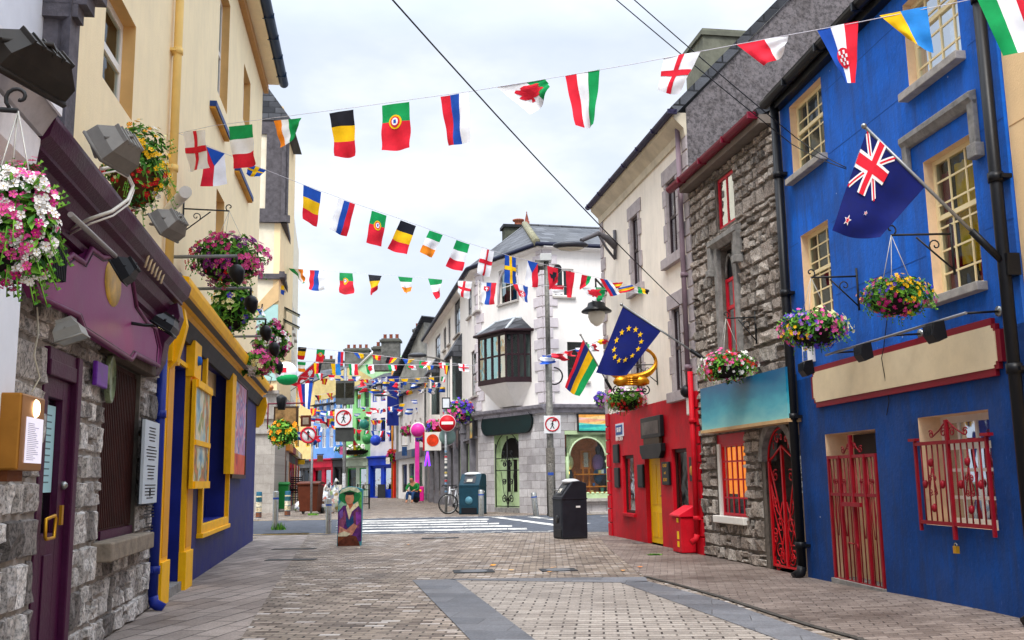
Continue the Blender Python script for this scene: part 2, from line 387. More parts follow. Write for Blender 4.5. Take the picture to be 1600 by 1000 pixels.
# paving bands
sheet('left_pavement',[[LB.P(-30,0,0).xy,LB.P(-30,1.25,0).xy,LB.P(3.2,1.25,0).xy,LB.P(3.2,0,0).xy]],flags_m,.004)
edge=[gr(1009,902),gr(1060,915),gr(1130,935),gr(1212,962),gr(1270,980),gr(1337,998),gr(1560,1085)]
edge=[WH.P(6.9,.25,0),gr(952,858),gr(985,885)]+edge
rp=MB()
for i in range(len(edge)-1):
    a,b=edge[i],edge[i+1]
    def wl(p):
        f=WH if p.y>BL.A.y else BL; s=(p.xy-f.A).dot(f.d); q=f.P(s,0,0); h=.10*max(0,min(1,(13.6-p.y)/4)); return Vector((q.x,q.y,h+.006))
    rp.face([(a.x,a.y,.006),(b.x,b.y,.006),wl(b),wl(a)],rpave)
rp.build('right_pavement',kind='structure')
sheet('panel_paving',[g2((711,906),(970,911),(1215,1000),(1500,1110),(900,1060),(835,1000))],pave2,.004)
sheet('slate_border',[g2((644,907),(711,906),(835,1000),(925,1080),(800,1080),(734,1000)),g2((690,905.5),(1009,902),(1012,910),(970,911),(711,907)),g2((970,911),(1012,909),(1130,940),(1300,1000),(1500,1085),(1500,1110),(1215,1000))],slab_m,.008)
ch=MB(); 
for i in range(2,len(edge)-1):
    a,b=edge[i],edge[i+1]; d=(b-a).normalized(); w=Vector((-d.y,d.x,0))*.035
    if i<3: continue
    ch.face([a-w+Vector((0,0,.012)),a+w+Vector((0,0,.012)),b+w+Vector((0,0,.012)),b-w+Vector((0,0,.012))],darkm)
    L=(b-a).length
    for k in range(int(L/.03)):
        p=a+d*(k*.03); ch.box(lambda x,y,z,p=p,d=d,w=w:p+d*x+w.normalized()*y+Vector((0,0,z)),0,.012,-.035,.035,.012,.016,mat('#5a5652',.7,.3,9))
ch.build('drain_channel',kind='structure')
YN,YF=26.6,38.2
road=[(-40,YN+1.5),(-6.5,YN+.2),(2.4,YN-.6),(40,YN+6),(40,YF+9),(2.8,YF+.1),(-2,YF-.2),(-8.5,YF-1),(-40,YF)]
sheet('road',[road],asph,.004)
k=MB()
def line(mb,p,q,w,m,z=.008):
    p=Vector((p[0],p[1],0));q=Vector((q[0],q[1],0)); d=(q-p).normalized(); n=Vector((-d.y,d.x,0))*w/2
    mb.face([(v.x,v.y,z) for v in (p-n,q-n,q+n,p+n)],m)
for (a,b) in (((-40,YN+1.75),(-4.3,YN+.45)),((-40,YF-.25),(-8.5,YF-1.25)),((-8.5,YF-1.25),(-5.2,YF-.7)),((2.6,YF-.2),(14,YF+2.6)),((2.5,YN-.2),(12,YN+1.4))): line(k,a,b,.12,painty)
k.build('yellow_line',kind='structure')
z=MB(); rr=random.Random(3)
for i in range(5):
    y=YN+1.1+i*1.75; x0=-5.0-.3*i; x1=(.35-.42*i) if i<4 else -.9
    x=x0
    while x<x1:
        w=rr.uniform(1.2,2.6); e=min(x+w,x1); z.box(WT(),x,e-.02,y+rr.uniform(0,.02),y+.85+rr.uniform(-.02,.02),.0075,.009,paintw); x=e
for i in range(9): 
    x=-4.8+i*.45+(i%2)*.1; z.box(WT((x,YN+.12+(i%2)*.16,0),.5*(-1)**i),0,.34,0,.11,.0075,.009,paintw)
for i in range(10):
    x=-1.1+i*.25; z.box(WT((x,YN-.22+(i%3)*.16,0),.4*(-1)**i),0,.3,0,.1,.0075,.009,paintw)
for i in range(10): z.box(WT((-5.5+i*.62,YF-.75+(i%2)*.12,0),.2),0,.4,0,.12,.0075,.009,paintw)
for (x,y,L) in ((-.2,31.2,7.2),): line(z,(-.75,YF-1.2),(1.75,YN+1.4),.34,paintw,.0095)
for t_ in (0.0,.3,.6): 
    p=Vector((.6,YF-1.5))+Vector((1.9,-7.4))*t_; line(z,p,p+Vector((.42,-1.6)),.35,paintw,.0095)
for t_ in range(4): line(z,(3.1+t_*1.3,YF-2.1-t_*.1),(4.1+t_*1.3,YF-2.0),.25,paintw,.0095)
z.build('zebra_crossing',kind='structure')
kb=MB(); kb.box(WT((2.9,YF+.25,0),.24),0,14,0,.14,0,.1,greyst2); kb.box(WT((-9.6,YF-.85,0),-.04),-30,.0,0,.14,0,.08,greyst2); kb.build('kerb',kind='structure',bevel=.01)
dm=MB(); 
for (px,py,w,d) in ((740,893,.62,.5),(872,891,.55,.45),(688,841,.9,.35),(1000,849,.3,.2)):
    c=gr(px,py); T=WT((c.x,c.y,0),.1); dm.box(T,-w/2,w/2,-d/2,d/2,.004,.011,darkm)
    dm.lathe((c.x,c.y,.011),[(0,.004),(d*.40,.004),(d*.42,0)],leadm,20)
for (px,py) in ((455,875),(460,858)): 
    c=gr(px,py); dm.box(WT((c.x,c.y,0)),-.45,.45,-.16,.16,.006,.011,darkm)
dm.build('manhole_covers',kind='structure')
lt=random.Random(5); li=0
for (px,py,cc) in ((770,885,'#e89a2a'),(865,888,'#e89a2a'),(973,760+133,'#e89a2a'),(860,895,'#c98a3a'),(800,893,'#d8a33a'),(505,922,'#dfe4ea'),(640,852,'#c88a50'),(484,931,'#d6d6d6'),(1000,888,'#e08030'),(560,858,'#d9c7b0')):
    c=gr(px,py); o=MB(); q=[(c.x+math.cos(a)*lt.uniform(.03,.07),c.y+math.sin(a)*lt.uniform(.03,.07),.012+lt.uniform(0,.02)) for a in (0,1.2,2.3,3.3,4.2,5.2)]; o.face(q,mat(cc,.6,0)); 
    tag(o.build('leaf_litter'),'small bright scrap of leaf or paper lying on the cobbles','litter','scraps of litter scattered on the paving')
# =============== BLUE HOUSE (right, near) ===============
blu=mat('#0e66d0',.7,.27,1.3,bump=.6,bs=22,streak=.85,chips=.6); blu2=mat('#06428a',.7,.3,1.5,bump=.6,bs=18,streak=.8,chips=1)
cst=mat('#e9c9a4',.7,.1,5,bump=.3); cfr=mat('#f2dfae',.5,.06)
s1=BL.px(1558,80)[0]
bh=thing('blue_house','blue rendered house with cream sash windows, red door gate and blank cream fascia','house',BL.P(0,0,0))
G={}
G['door']=BL.R(1289,679,1386,926); G['win']=BL.R(1434,653,1561,829); G['w2a']=BL.R(1251,369,1303,488); G['w2b']=BL.R(1442,254,1537,440)
G['w3a']=BL.R(1233,168,1290,240); G['w3b']=BL.R(1410,9,1503,82)
zd=2.7; sB=s1
wb=MB(); hs=[G[k] for k in('door','win')]; hu=[G[k] for k in('w2a','w2b','w3a','w3b')]
d0=list(G['door']); d0[2]=.0; G['door']=tuple(d0)
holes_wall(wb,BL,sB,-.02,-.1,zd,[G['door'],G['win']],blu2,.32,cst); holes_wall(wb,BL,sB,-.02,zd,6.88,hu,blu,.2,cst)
# incised ashlar lines in the upper render
lin=mat('#174f9f',.7,0)
for zz in (3.65,4.6,5.5,6.35):
    segs=[(sB,-.02)]
    for h in hu:
        if h[2]-.2<zz<h[3]: segs=[q for a,b in segs for q in ((a,min(b,h[0]-.1)),(max(a,h[1]+.1),b)) if q[1]-q[0]>.05]
    for a,b in segs: wb.box(BL.T(.0),a,b,0,.0025,zz,zz+.008,lin)
# side and back walls
wb.face([BL.P(-.02,0,0),BL.P(-.02,-7,0),BL.P(-.02,-7,8),BL.P(-.02,-3.5,9.2),BL.P(-.02,0,6.88)],concrete)
wb.face([BL.P(sB,0,0),BL.P(sB,-7,0),BL.P(sB,-7,6.8),BL.P(sB,0,6.88)],blu); wb.face([BL.P(sB,-7,0),BL.P(-.02,-7,0),BL.P(-.02,-7,6.8),BL.P(sB,-7,6.8)],inter)
wb.build('wall',bh)
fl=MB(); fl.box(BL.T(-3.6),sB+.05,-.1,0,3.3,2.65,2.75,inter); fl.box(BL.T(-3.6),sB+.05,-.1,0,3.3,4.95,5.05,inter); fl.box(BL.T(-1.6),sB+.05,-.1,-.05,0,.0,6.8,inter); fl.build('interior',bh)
slab_roof('roof',bh,[BL.P(sB,.22,6.9),BL.P(.0,.22,6.9),BL.P(.0,-3.5,9.2),BL.P(sB,-3.5,9.2)],slate)
def gutter(f,par,a,b,z,n,m,r=.075):
    g=MB(); g.extr(f.T(n),[(r*math.cos(t),r*math.sin(t)) for t in [pi+pi*i/8 for i in range(9)]]+[(r*.85,0),(0,-r*.8),(-r*.85,0)],a,b,m)
    k=a
    while k<b: g.box(f.T(n),k,k+.04,-r-.01,r+.01,-r*1.05+z*0,.01,m); k+=1.1
    for v in range(len(g.v)): g.v[v]=g.v[v]+Vector((0,0,z))
    g.build('gutter',par)
gutter(BL,bh,sB,.1,6.84,.18,blackm,.085)
fs=MB(); fs.box(BL.T(),sB,-.02,.0,.12,6.68,6.86,blackm); fs.build('fascia_board',bh)
def pipe(f,par,s,z0,z1,m,r=.05,n=.09,name='downpipe',shoe=True):
    p=MB(); p.cyl(f.P(s,n,z0+.1),f.P(s,n,z1),r,m,10)
    z=z0+.4
    while z<z1: p.cyl(f.P(s,n,z),f.P(s,n,z+.09),r*1.25,m,10); p.box(f.T(),s-r*1.7,s+r*1.7,0,n,z+.02,z+.06,m); z+=1.75
    if shoe: p.tube([f.P(s,n,z0+.16),f.P(s,n+.02,z0+.08),f.P(s,n+.12,z0+.02)],r*1.1,m,10)
    p.build(name,par)
sP=BL.px(1578,340)[0]; pipe(BL,bh,sP,0.1,6.8,blackm,.055,.1); pipe(BL,bh,-.07,0,6.75,blackm,.062,.1)
def sashwin(h,par,nx,ny,ss,name='window',curt=None,sill=True,dep=.15,lab=None,cdep=.08):
    return window(BL,par,h,-dep,cfr,glass,nx,ny,.05,.02,sash=ss,sill=greyst2 if sill else None,sillp=.11,curtain=curt,label=lab,cdep=cdep)
ydr=mat('#e8b90c',.8,.15,6,emit=0); rdr=mat('#8a2038',.8,.2,6); lace=mat('#cfd3d8',.9,.3,14); redc=mat('#b0182a',.7,.2)
sashwin(G['w2b'],bh,3,6,.57,cdep=.03,curt=[(0,.36,.12,.8,ydr),(.3,.72,.2,.92,ydr),(.78,1,0,.9,rdr),(.1,.4,0,.2,redc)],lab='window with yellow drapes behind the panes')
sashwin(G['w2a'],bh,3,6,.55,curt=[(0,.3,0.3,1,lace),(.0,.6,0,.35,redc)]); sashwin(G['w3a'],bh,3,4,.6,curt=[(.0,.25,.2,1,lace)]); sashwin(G['w3b'],bh,4,4,.66,curt=[(.05,.5,.1,.7,lace)])
# ground floor window (cream casement) + interior things
window(BL,bh,G['win'],-.3,white,glass,4,4,.07,.035,sash=.72,curtain=[(.1,.35,0,.5,mat('#7a3a68',.8,.2)),(.45,.6,.1,.45,mat('#b07a50',.8,.3))])
hd=MB(); a,b,c,d=G['door']; hd.box(BL.T(-.34),a,b,0,.02,0,d,cst); 
for i in range(7): 
    x=a+(b-a)*(i+.5)/7; hd.box(BL.T(-.32),x-.05,x+.045,0,.025,.05,d-.35,mat('#e2c49a',.6,.1))
hd.box(BL.T(-.32),a+.05,b-.2,0,.03,d-.3,d-.02,mat('#3a3433',.6)); hd.build('door',bh)
st=MB(); st.box(BL.T(-.3),a,b,0,.34,0,.09,greyst); st.build('doorstep',bh)
# iron gates
def scroll(mb,f,s,z,n,r,m,tr=.007,up=1,side=1,turn=1.4):
    ex=Vector((f.d.x,f.d.y,0))*side; ez=Vector((0,0,up)); mb.tube(spiral(f.P(s,n,z),ex,ez,r*.25,r,0,turn*2*pi,20),tr,m,5)
gt=thing('door_gate','red iron bar gate with crossbar closed over the door of the blue house','gate',BL.P((a+b)/2,0,0))
g=MB(); gz=d-.28; n0=-.02
for x in (a+.07,b-.03): g.box(BL.T(n0),x-.018,x+.018,-.015,.025,.05,gz,redgate)
for x in (a+.36,b-.36): g.box(BL.T(n0),x-.016,x+.016,-.01,.03,.05,gz,redgate)
xm=(a+b)/2; g.box(BL.T(n0),xm-.022,xm+.022,-.015,.03,.03,gz+.24,redgate)
g.box(BL.T(n0),a+.05,b-.01,-.015,.02,.05,.10,redgate); g.box(BL.T(n0),a+.05,b-.01,-.015,.02,gz-.04,gz,redgate); g.box(BL.T(n0),a+.05,b-.01,-.015,.02,1.12,1.16,redgate); g.box(BL.T(n0),xm-.25,xm+.25,.02,.06,1.0,1.05,redgate)
g.build('frame',gt); g=MB()
for i in range(13):
    x=a+.09+(b-a-.14)*i/12; g.cyl(BL.P(x,n0,.08),BL.P(x,n0,gz-.02),.008,redgate,6)
for x in (a+.2,a+.45,b-.45,b-.2):
    for q in (1,-1): g.tube([BL.P(x+q*.015,n0+.01,gz-.35),BL.P(x+q*.05,n0+.01,gz-.75),BL.P(x+q*.012,n0+.01,gz-1.0)],.006,redgate,5); scroll(g,BL,x+q*.03,gz-.33,n0+.01,.035,redgate,.006,1,q)
for q in (1,-1):
    g.tube([BL.P(xm,n0,gz+.18),BL.P(xm+q*.12,n0,gz+.1),BL.P(xm+q*.22,n0,gz+.02)],.008,redgate,5); scroll(g,BL,xm+q*.25,gz+.06,n0,.05,redgate,.007,1,-q); scroll(g,BL,xm+q*.09,gz+.1,n0,.04,redgate,.007,1,q)
    g.tube([BL.P(xm+q*.03,n0+.03,.55),BL.P(xm+q*.12,n0+.06,.56),BL.P(xm+q*.12,n0+.05,.48)],.01,redgate,6)
g.build('bars',gt)
a,b,c,d=G['win']; gt=thing('window_grille','red iron grille with scrollwork and padlock fixed over the ground window','grille',BL.P((a+b)/2,.1,c-.2))
g=MB(); n0=.05; zt=d-.28; xm=(a+b)/2+.0
for x in (a-.02,b+.0): g.box(BL.T(n0),x-.014,x+.014,-.01,.02,c-.06,zt+.06,redgate)
g.box(BL.T(n0),xm-.017,xm+.017,-.01,.025,c-.12,zt+.22,redgate)
for z_ in (c+.03,zt): g.box(BL.T(n0),a,b,-.012,.02,z_-.018,z_+.018,redgate)
for x,q in ((a-.03,-1),(b+.02,1)): g.box(BL.T(n0),x-.07,x+.07,-.02,.035,zt+.03,zt+.06,redgate)
g.build('frame',gt); g=MB()
for i in range(1,12):
    if i==6: continue
    x=a+(b-a)*i/12; g.cyl(BL.P(x,n0,c+.03),BL.P(x,n0,zt),.0085,redgate,6)
for q in (-1,1):
    x=xm+q*(b-a)*.26
    for w in (-1,1): g.tube([BL.P(x,n0+.012,zt-.25),BL.P(x+w*.075,n0+.012,c+.32)],.007,redgate,5); scroll(g,BL,x+w*.04,zt-.36,n0+.012,.035,redgate,.006,1,w); scroll(g,BL,x+w*.045,c+.34,n0+.012,.035,redgate,.006,-1,w)
    for zz in (zt-.2,c+.18): g.blob(BL.P(x,n0+.015,zz),.03,.03,.045,redgate,8,6,.3,4)
    for w in (-1,1): g.blob(BL.P(x+w*.17,n0,(zt+c)/2),.03,.03,.045,redgate,8,6,.3,4)
    g.tube([BL.P(xm,n0,zt+.22),BL.P(xm+q*.16,n0,zt+.12),BL.P(xm+q*.3,n0,zt+.06)],.008,redgate,5); scroll(g,BL,xm+q*.32,zt+.09,n0,.045,redgate,.007,1,-q); scroll(g,BL,xm+q*.08,zt+.1,n0,.05,redgate,.007,1,q)
g.build('bars',gt); g=MB(); g.box(BL.T(n0),xm-.04,xm+.02,.0,.035,c-.25,c-.18,gold); g.tube(spiral(BL.P(xm-.01,n0+.02,c-.18),Vector((BL.d.x,BL.d.y,0)),Vector((0,0,1)),.028,.028,0,pi,8),.005,steel,5); g.build('padlock',gt)
# fascia sign
def notch(a,b,c,d,q):
    return [(a,c+2*q),(a+q,c+2*q),(a+q,c+q),(a+2*q,c+q),(a+2*q,c),(b-2*q,c),(b-2*q,c+q),(b-q,c+q),(b-q,c+2*q),(b,c+2*q),(b,d-2*q),(b-q,d-2*q),(b-q,d-q),(b-2*q,d-q),(b-2*q,d),(a+2*q,d),(a+2*q,d-q),(a+q,d-q),(a+q,d-2*q),(a,d-2*q)]
a,b,c,d=BL.R(1271,578,1573,560); za=BL.px(1276,604)[1]; z0_,z1_=BL.px(1280,637)[1],BL.px(1290,570)[1]
sg=thing('shop_sign','long blank cream fascia board with stepped dark red border on the blue house','sign',BL.P((a+b)/2,0,z0_))
g=MB(); g.prism(BL.T(.004),notch(a,b,z0_,z1_,.06),0,.04,mat('#7e1224',.5,.1,6)); g.build('border',sg)
g=MB(); g.prism(BL.T(.04),notch(a+.07,b-.07,z0_+.07,z1_-.07,.03),0,.012,mat('#dcc9a6',.6,.07,3,bump=.15)); g.build('panel',sg)
# hood mould over upper window
a,b,c,d=G['w2b']; zl=BL.px(1414,222)[1]; zr=zl; sa=BL.px(1530,190)[0]; sb=BL.px(1416,240)[0]
g=MB(); 
g.extr(BL.T(),[(0,zl-.12),(.04,zl-.11),(.09,zl-.04),(.09,zl+.02),(0,zl+.05)],sa,sb,greyst)
for x0,x1,zz in ((sa,sa+.1,.55),(sb-.1,sb,.55)): g.box(BL.T(),x0,x1,0,.06,zl-zz,zl-.05,greyst)
g.box(BL.T(),sa-.05,sa+.1,0,.1,zl-.64,zl-.5,greyst); g.build('hood_mould',bh,bevel=.01)
# =============== STONE HOUSE ===============
S1=-3.72; stm=stone_mat('rubble_stone',['#7d746c','#a2978d','#bcb0a5','#8d8279','#cbc2b8','#76706a'],bump=1.0,sp=34,spk=.8); mort=mat('#6f675f',.95,.3,8,bump=.6)
sh=thing('stone_house','narrow rough grey stone house with red windows and arched red iron gate','house',ST.P(S1/2,0,0))
K={}; K['top']=ST.R(1117,283,1147,343); K['mid']=ST.R(1124,392,1157,550); K['low']=ST.R(1117,680,1168,809); K['door']=ST.R(1191,668,1251,897)
kd=list(K['door']); kd[2]=0; K['door']=tuple(kd)
EZ=6.86
def infl(h,l,r,b,t): return (h[0]-l,h[1]+r,h[2]-b,h[3]+t)
w=MB(); hl=[K[k] for k in('top','mid','low','door')]
holes_wall(w,ST,S1,0,-.1,EZ,hl,mort,.28,mort,n=-.02)
cut=[infl(K['top'],.04,.04,.04,.03),infl(K['mid'],.16,.17,.02,.22),K['low'],infl(K['door'],.12,.12,0,.12)]
stones(w,ST,S1,0,0,EZ,cut,stm,(.12,.3),(.12,.36),.03,.005,rng=random.Random(11),jit=.035,rough=.8)
w.face([ST.P(S1,0,EZ),ST.P(S1,-7,EZ),ST.P(S1,-7,0),ST.P(S1,0,0)],mort); w.face([ST.P(S1,-7,0),ST.P(0,-7,0),ST.P(0,-7,EZ),ST.P(S1,-7,EZ)],mort)
w.build('wall',sh)
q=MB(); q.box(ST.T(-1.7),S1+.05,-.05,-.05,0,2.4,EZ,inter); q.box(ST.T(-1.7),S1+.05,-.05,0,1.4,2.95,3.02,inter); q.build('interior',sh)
slab_roof('roof',sh,[ST.P(S1,.25,EZ+.02),ST.P(-.0,.25,EZ+.02),ST.P(0,-3.4,EZ+2.0),ST.P(S1,-3.4,EZ+2.0)],slate)
gutm=mat('#7a1830',.45,.15); gutter(ST,sh,S1+.05,.35,EZ-.02,.26,gutm,.09)
q=MB(); q.box(ST.T(),S1,0,-.02,.2,EZ-.2,EZ-.06,mat('#7e746c',.8,.2)); q.build('soffit',sh)
redf=mat('#c8102a',.4,.1,5)
window(ST,sh,K['top'],-.1,redf,glass,2,1,.055,.05,curtain=[(.0,.5,0,1,lace)])
km=K['mid']; kmw=(km[0]+.02,km[1]-.02,km[2],km[2]+(km[3]-km[2])*.72); window(ST,sh,kmw,-.12,redf,glass,2,1,.06,.05,sash=.62)
q=MB(); a,b,c,d=km # tracery and carved surround
for x in (a-.14,b+.01): q.box(ST.T(),x,x+.14,-.2,.06,c,d+.05,greyst)
q.extr(ST.T(),[(0,d+.02),(.04,d+.02),(.12,d+.12),(.12,d+.2),(0,d+.24)],a-.3,b+.3,greyst)
for x in (a-.32,b+.18): q.box(ST.T(),x,x+.14,0,.11,d-.32,d+.1,greyst)
for x in (a-.33,b+.17): q.box(ST.T(),x,x+.16,0,.15,d-.42,d-.3,greyst)
q.build('stone_surround',sh,bevel=.01)
q=MB(); zt=kmw[3]; q.box(ST.T(),a,b,-.18,-.14,zt,d,darkm); xm=(a+b)/2
for cx in ((a+xm)/2,(b+xm)/2):
    pts=[ST.P(cx+math.cos(t)*(b-a)*.23,-.1,zt+.03+math.sin(t)*(d-zt)*.75) for t in [pi*i/10 for i in range(11)]]; q.tube(pts,.022,greyst,6)
q.tube([ST.P(xm,-.1,zt),ST.P(xm,-.1,d)],.025,greyst,6); q.build('tracery',sh)
# gable + low window
lowc=warm=mat('#f0861e',.7,.3,3,emit=.55,name='lit_orange_room'); 
a,b,c,d=K['low']; window(ST,sh,(a+.03,b-.12,c,d-.16),-.1,redf,glass,5,4,.05,.028,curtain=[(0.1,.5,.25,.95,lowc),(.58,.95,.3,.95,lowc),(.1,.3,0,.22,lace)],cdep=.05,label='red window glowing orange from inside')
q=MB(); q.box(ST.T(-.12),a,b,0,.08,d-.16,d,redf); q.box(ST.T(-.14),b-.12,b,0,.12,c,d-.16,white); q.build('window_head',sh)
q=MB(); q.box(ST.T(),a-.04,b+.06,-.1,.09,c-.12,c,white); q.build('sill',sh,bevel=.012)
a,b,c,d=K['door']; r=(b-a)/2; xm=(a+b)/2; zs=d-r
q=MB(); arch=[(xm+math.cos(t)*r,zs+math.sin(t)*r) for t in [pi*i/16 for i in range(17)]]
out=[(xm+math.cos(t)*(r+.13),zs+math.sin(t)*(r+.13)) for t in [pi*i/16 for i in range(17)]]
for i in range(16): q.prism(ST.T(-.2),[arch[i],out[i],out[i+1],arch[i+1]],0,.24,greyst)
for i in range(16):  # spandrels behind the arch ring
    (x0,z0q),(x1,z1q)=arch[i],arch[i+1]; q.face([ST.P(x0,-.03,z0q),ST.P(x1,-.03,z1q),ST.P(x1,-.03,d+.12),ST.P(x0,-.03,d+.12)],mort)
q.build('arch',sh)
q=MB(); q.box(ST.T(-.9),a-.05,b+.05,-.05,0,0,d,inter); q.box(ST.T(-.9),a-.02,a,0,.88,0,d,cst); q.box(ST.T(-.9),b,b+.02,0,.88,0,d,mort)
stones(q,ST,a,b,0,d,[(xm-.1,b,0,2.0)],stm,(.2,.3),(.2,.35),.03,n=-.84,rng=random.Random(4)); q.box(ST.T(-.88),a,xm-.0,0,.05,0,d,mat('#cfc0a5',.8,.1)); q.build('porch',sh)
gt=thing('arched_gate','tall arched red wrought iron gate with curling vines in the stone house doorway','gate',ST.P(xm,0,0)); n0=-.06
rg=mat('#c40f1c',.35,.12,8)
g=MB(); g.tube([ST.P(a+.03,n0,.05)]+[ST.P(xm+math.cos(t)*(r-.03),n0,zs+math.sin(t)*(r-.03)) for t in [pi-pi*i/14 for i in range(15)]]+[ST.P(b-.03,n0,.05)],.018,rg,6)
g.box(ST.T(n0),xm-.022,xm+.022,-.02,.02,.05,zs+.22,rg); g.box(ST.T(n0),b-.07,b-.03,-.02,.02,.05,zs+.05,rg); g.box(ST.T(n0),a+.02,b-.02,-.015,.015,.05,.08,rg)
g.tube([ST.P(b-.03,n0,zs),ST.P(b-.2,n0,zs+.06),ST.P(xm,n0,zs+.22),ST.P(a+.2,n0,zs+.06),ST.P(a+.03,n0,zs)],.018,rg,6); g.build('frame',gt)
g=MB(); rr=random.Random(8)
for sd in (-1,1):
    L=r-.05; x0=xm+sd*.03
    def V(u,z): return ST.P(xm+sd*(.03+u*L),n0,z)
    main=[V(.02+.9*abs(((k/9*2)%2)-1),.1+k/9*(zs-.15)) for k in range(10)]
    g.tube([V(.9,zs-.02),V(.45,zs-.55),V(.08,zs-1.05),V(.35,zs-1.35),V(.1,.12)],.013,rg,6)
    g.tube([V(.05,zs-.9),V(.5,zs-.75),V(.85,zs-.35)],.011,rg,6)
    for (u,zz,rd,up,si) in ((.5,zs-.22,.10,1,1),(.62,zs-.6,.08,-1,1),(.35,zs-.95,.11,1,-1),(.7,zs-1.15,.08,1,1),(.3,zs-1.4,.1,-1,1),(.68,zs-1.55,.09,1,-1),(.45,.28,.12,1,1),(.75,.55,.08,-1,-1)):
        p=V(u,zz); g.tube(spiral(p,Vector((ST.d.x,ST.d.y,0))*sd*si,Vector((0,0,up)),.02,rd,0,1.35*2*pi,20),.009,rg,5)
    g.tube([V(.03,.15),V(.4,.5),V(.75,.9),V(.9,1.3)],.01,rg,6); g.tube([V(.9,.2),V(.55,.55),V(.1,1.0)],.01,rg,6)
g.build('scrollwork',gt)
g=MB()
for i,chh in enumerate('MoaGi'):
    t=pi*(.80-.15*i); g.text(lambda x,y,z_,t=t:ST.P(xm+math.cos(t)*(r-.17)*1.0 - (x)*0.9,n0+y,zs+.02+math.sin(t)*(r-.20)+z_-.03),chh,0,0,.15,0,rg,.006)
g.build('lettering',gt)
# teal sign
a,b,c,d=ST.R(1094,608,1231,648,n=.25); zt=ST.px(1094,608,.25)[1];zb=ST.px(1096,673,.25)[1]
def teal():
    m,t,bb=newmat('teal_sign'); g_=t.add('ShaderNodeNewGeometry'); sp=t.add('ShaderNodeSeparateXYZ'); t.link(g_.outputs['Position'],sp.inputs[0])
    mr=t.add('ShaderNodeMapRange'); mr.inputs['From Min'].default_value=zb; mr.inputs['From Max'].default_value=zt; t.link(sp.outputs[2],mr.inputs[0])
    n=t.noise(t.pos((1,1,2.5)),1.3,4,.6); mm=t.add('ShaderNodeMath',operation='MULTIPLY_ADD'); t.link(n,mm.inputs[0]); mm.inputs[1].default_value=.7; t.link(mr.outputs[0],mm.inputs[2])
    sb=t.add('ShaderNodeMath',operation='SUBTRACT'); t.link(mm.outputs[0],sb.inputs[0]); sb.inputs[1].default_value=.33
    t.link(t.ramp(sb.outputs[0],[(.05,hx('#7cc0c0')),(.35,hx('#3fa3b4')),(.6,hx('#157f9c')),(.95,hx('#0d5c86'))]),bb.inputs['Base Color']); bb.inputs['Roughness'].default_value=.4; return m
sg=thing('pub_sign','large blank teal gradient signboard over the stone house window and arched gate','sign',ST.P((a+b)/2,.2,zb))
g=MB(); g.box(ST.T(),a,b,.17,.25,zb,zt,teal()); g.build('panel',sg)
g=MB(); g.box(ST.T(),a-.02,b+.02,.0,.27,zb-.05,zb,mat('#c9a577',.6,.15)); g.box(ST.T(),a+.05,a+.1,.0,.17,zb+.1,zt-.1,darkm); g.box(ST.T(),b-.1,b-.05,0,.17,zb+.1,zt-.1,darkm); g.build('frame',sg)
# plaque
a,b,c,d=ST.R(1242,713,1258,770,n=.06); pl=thing('notice_plaque','narrow white notice plate with black writing beside the arched red gate','sign',ST.P((a+b)/2,0,c))
g=MB(); g.box(ST.T(),a,b,.04,.06,c,d,mat('#c4c6c8',.4,.1)); g.build('panel',pl)
g=MB(); blk=mat('#17181c',.6,0)
for i,tx in enumerate(('BUIT','1842','KELLY','LANE','HOUSE','NO','PARK')):
    g.text(ST.T(),tx,(a+b)/2,d-.09-i*(d-c-.06)/7,.045,.063,blk,.001,True)
g.build('lettering',pl)
# =============== WHITE / RED HOUSE ===============
WL=WH.px(946,600)[0]; ZE=8.25; ZR=2.92
wht=mat('#f2e8da',.75,.06,1.5,bump=.35,bs=50,streak=.15); red=mat('#c4041e',.6,.2,2,bump=.5,bs=20,streak=.4)
wh=thing('white_house','three storey cream house with grey quoins above a bright red ground floor','house',WH.P(WL/2,0,0))
Q={}; Q['A']=WH.R(986,343,1001,443); Q['B']=WH.R(1041,288,1061,393); Q['C']=WH.R(990,528,1006,618); Q['D']=WH.R(1050,484,1069,609)
Q['g1']=WH.R(972,712,993,803); Q['gd']=WH.R(1007,712,1036,846); Q['g2']=WH.R(1049,702,1077,805)
t_=list(Q['gd']); t_[2]=0; Q['gd']=tuple(t_)
w=MB(); holes_wall(w,WH,0,WL,ZR,ZE,[Q[k] for k in 'ABCD'],wht,.12,purst); holes_wall(w,WH,0,WL,-.1,ZR,[Q[k] for k in('g1','gd','g2')],red,.14,red)
gabm=stone_mat('pebbledash',['#6f6a6c','#767073'],sp=14,bump=.6,spk=.75)
GF=Fac(WH.P(0,0,0),WH.P(0,-3,0)); GF.n=-Vector((WH.d.x,WH.d.y))
rz=GF.px(1240,0); slope=(rz[1]-ZE)/abs(rz[0]); RD=5.2; ZK=ZE+.1+slope*RD
w.face([WH.P(0,.0,0),WH.P(0,.0,ZE+.1),WH.P(0,-RD,ZK),WH.P(0,-2*RD,ZE),WH.P(0,-2*RD,0)],gabm)
w.face([WH.P(WL,.0,0),WH.P(WL,.0,ZE),WH.P(WL,-RD,ZK),WH.P(WL,-2*RD,ZE),WH.P(WL,-2*RD,0)],wht)
w.face([WH.P(0,-2*RD,0),WH.P(WL,-2*RD,0),WH.P(WL,-2*RD,ZE),WH.P(0,-2*RD,ZE)],inter)
w.build('wall',wh)
q=MB(); q.box(WH.T(-2.2),.1,WL-.1,-.05,0,0.02,ZE,inter); q.box(WH.T(-2.2),.1,WL-.1,0,1.9,2.85,2.95,inter); q.box(WH.T(-2.2),.1,WL-.1,0,1.9,5.5,5.6,inter); q.build('interior',wh)
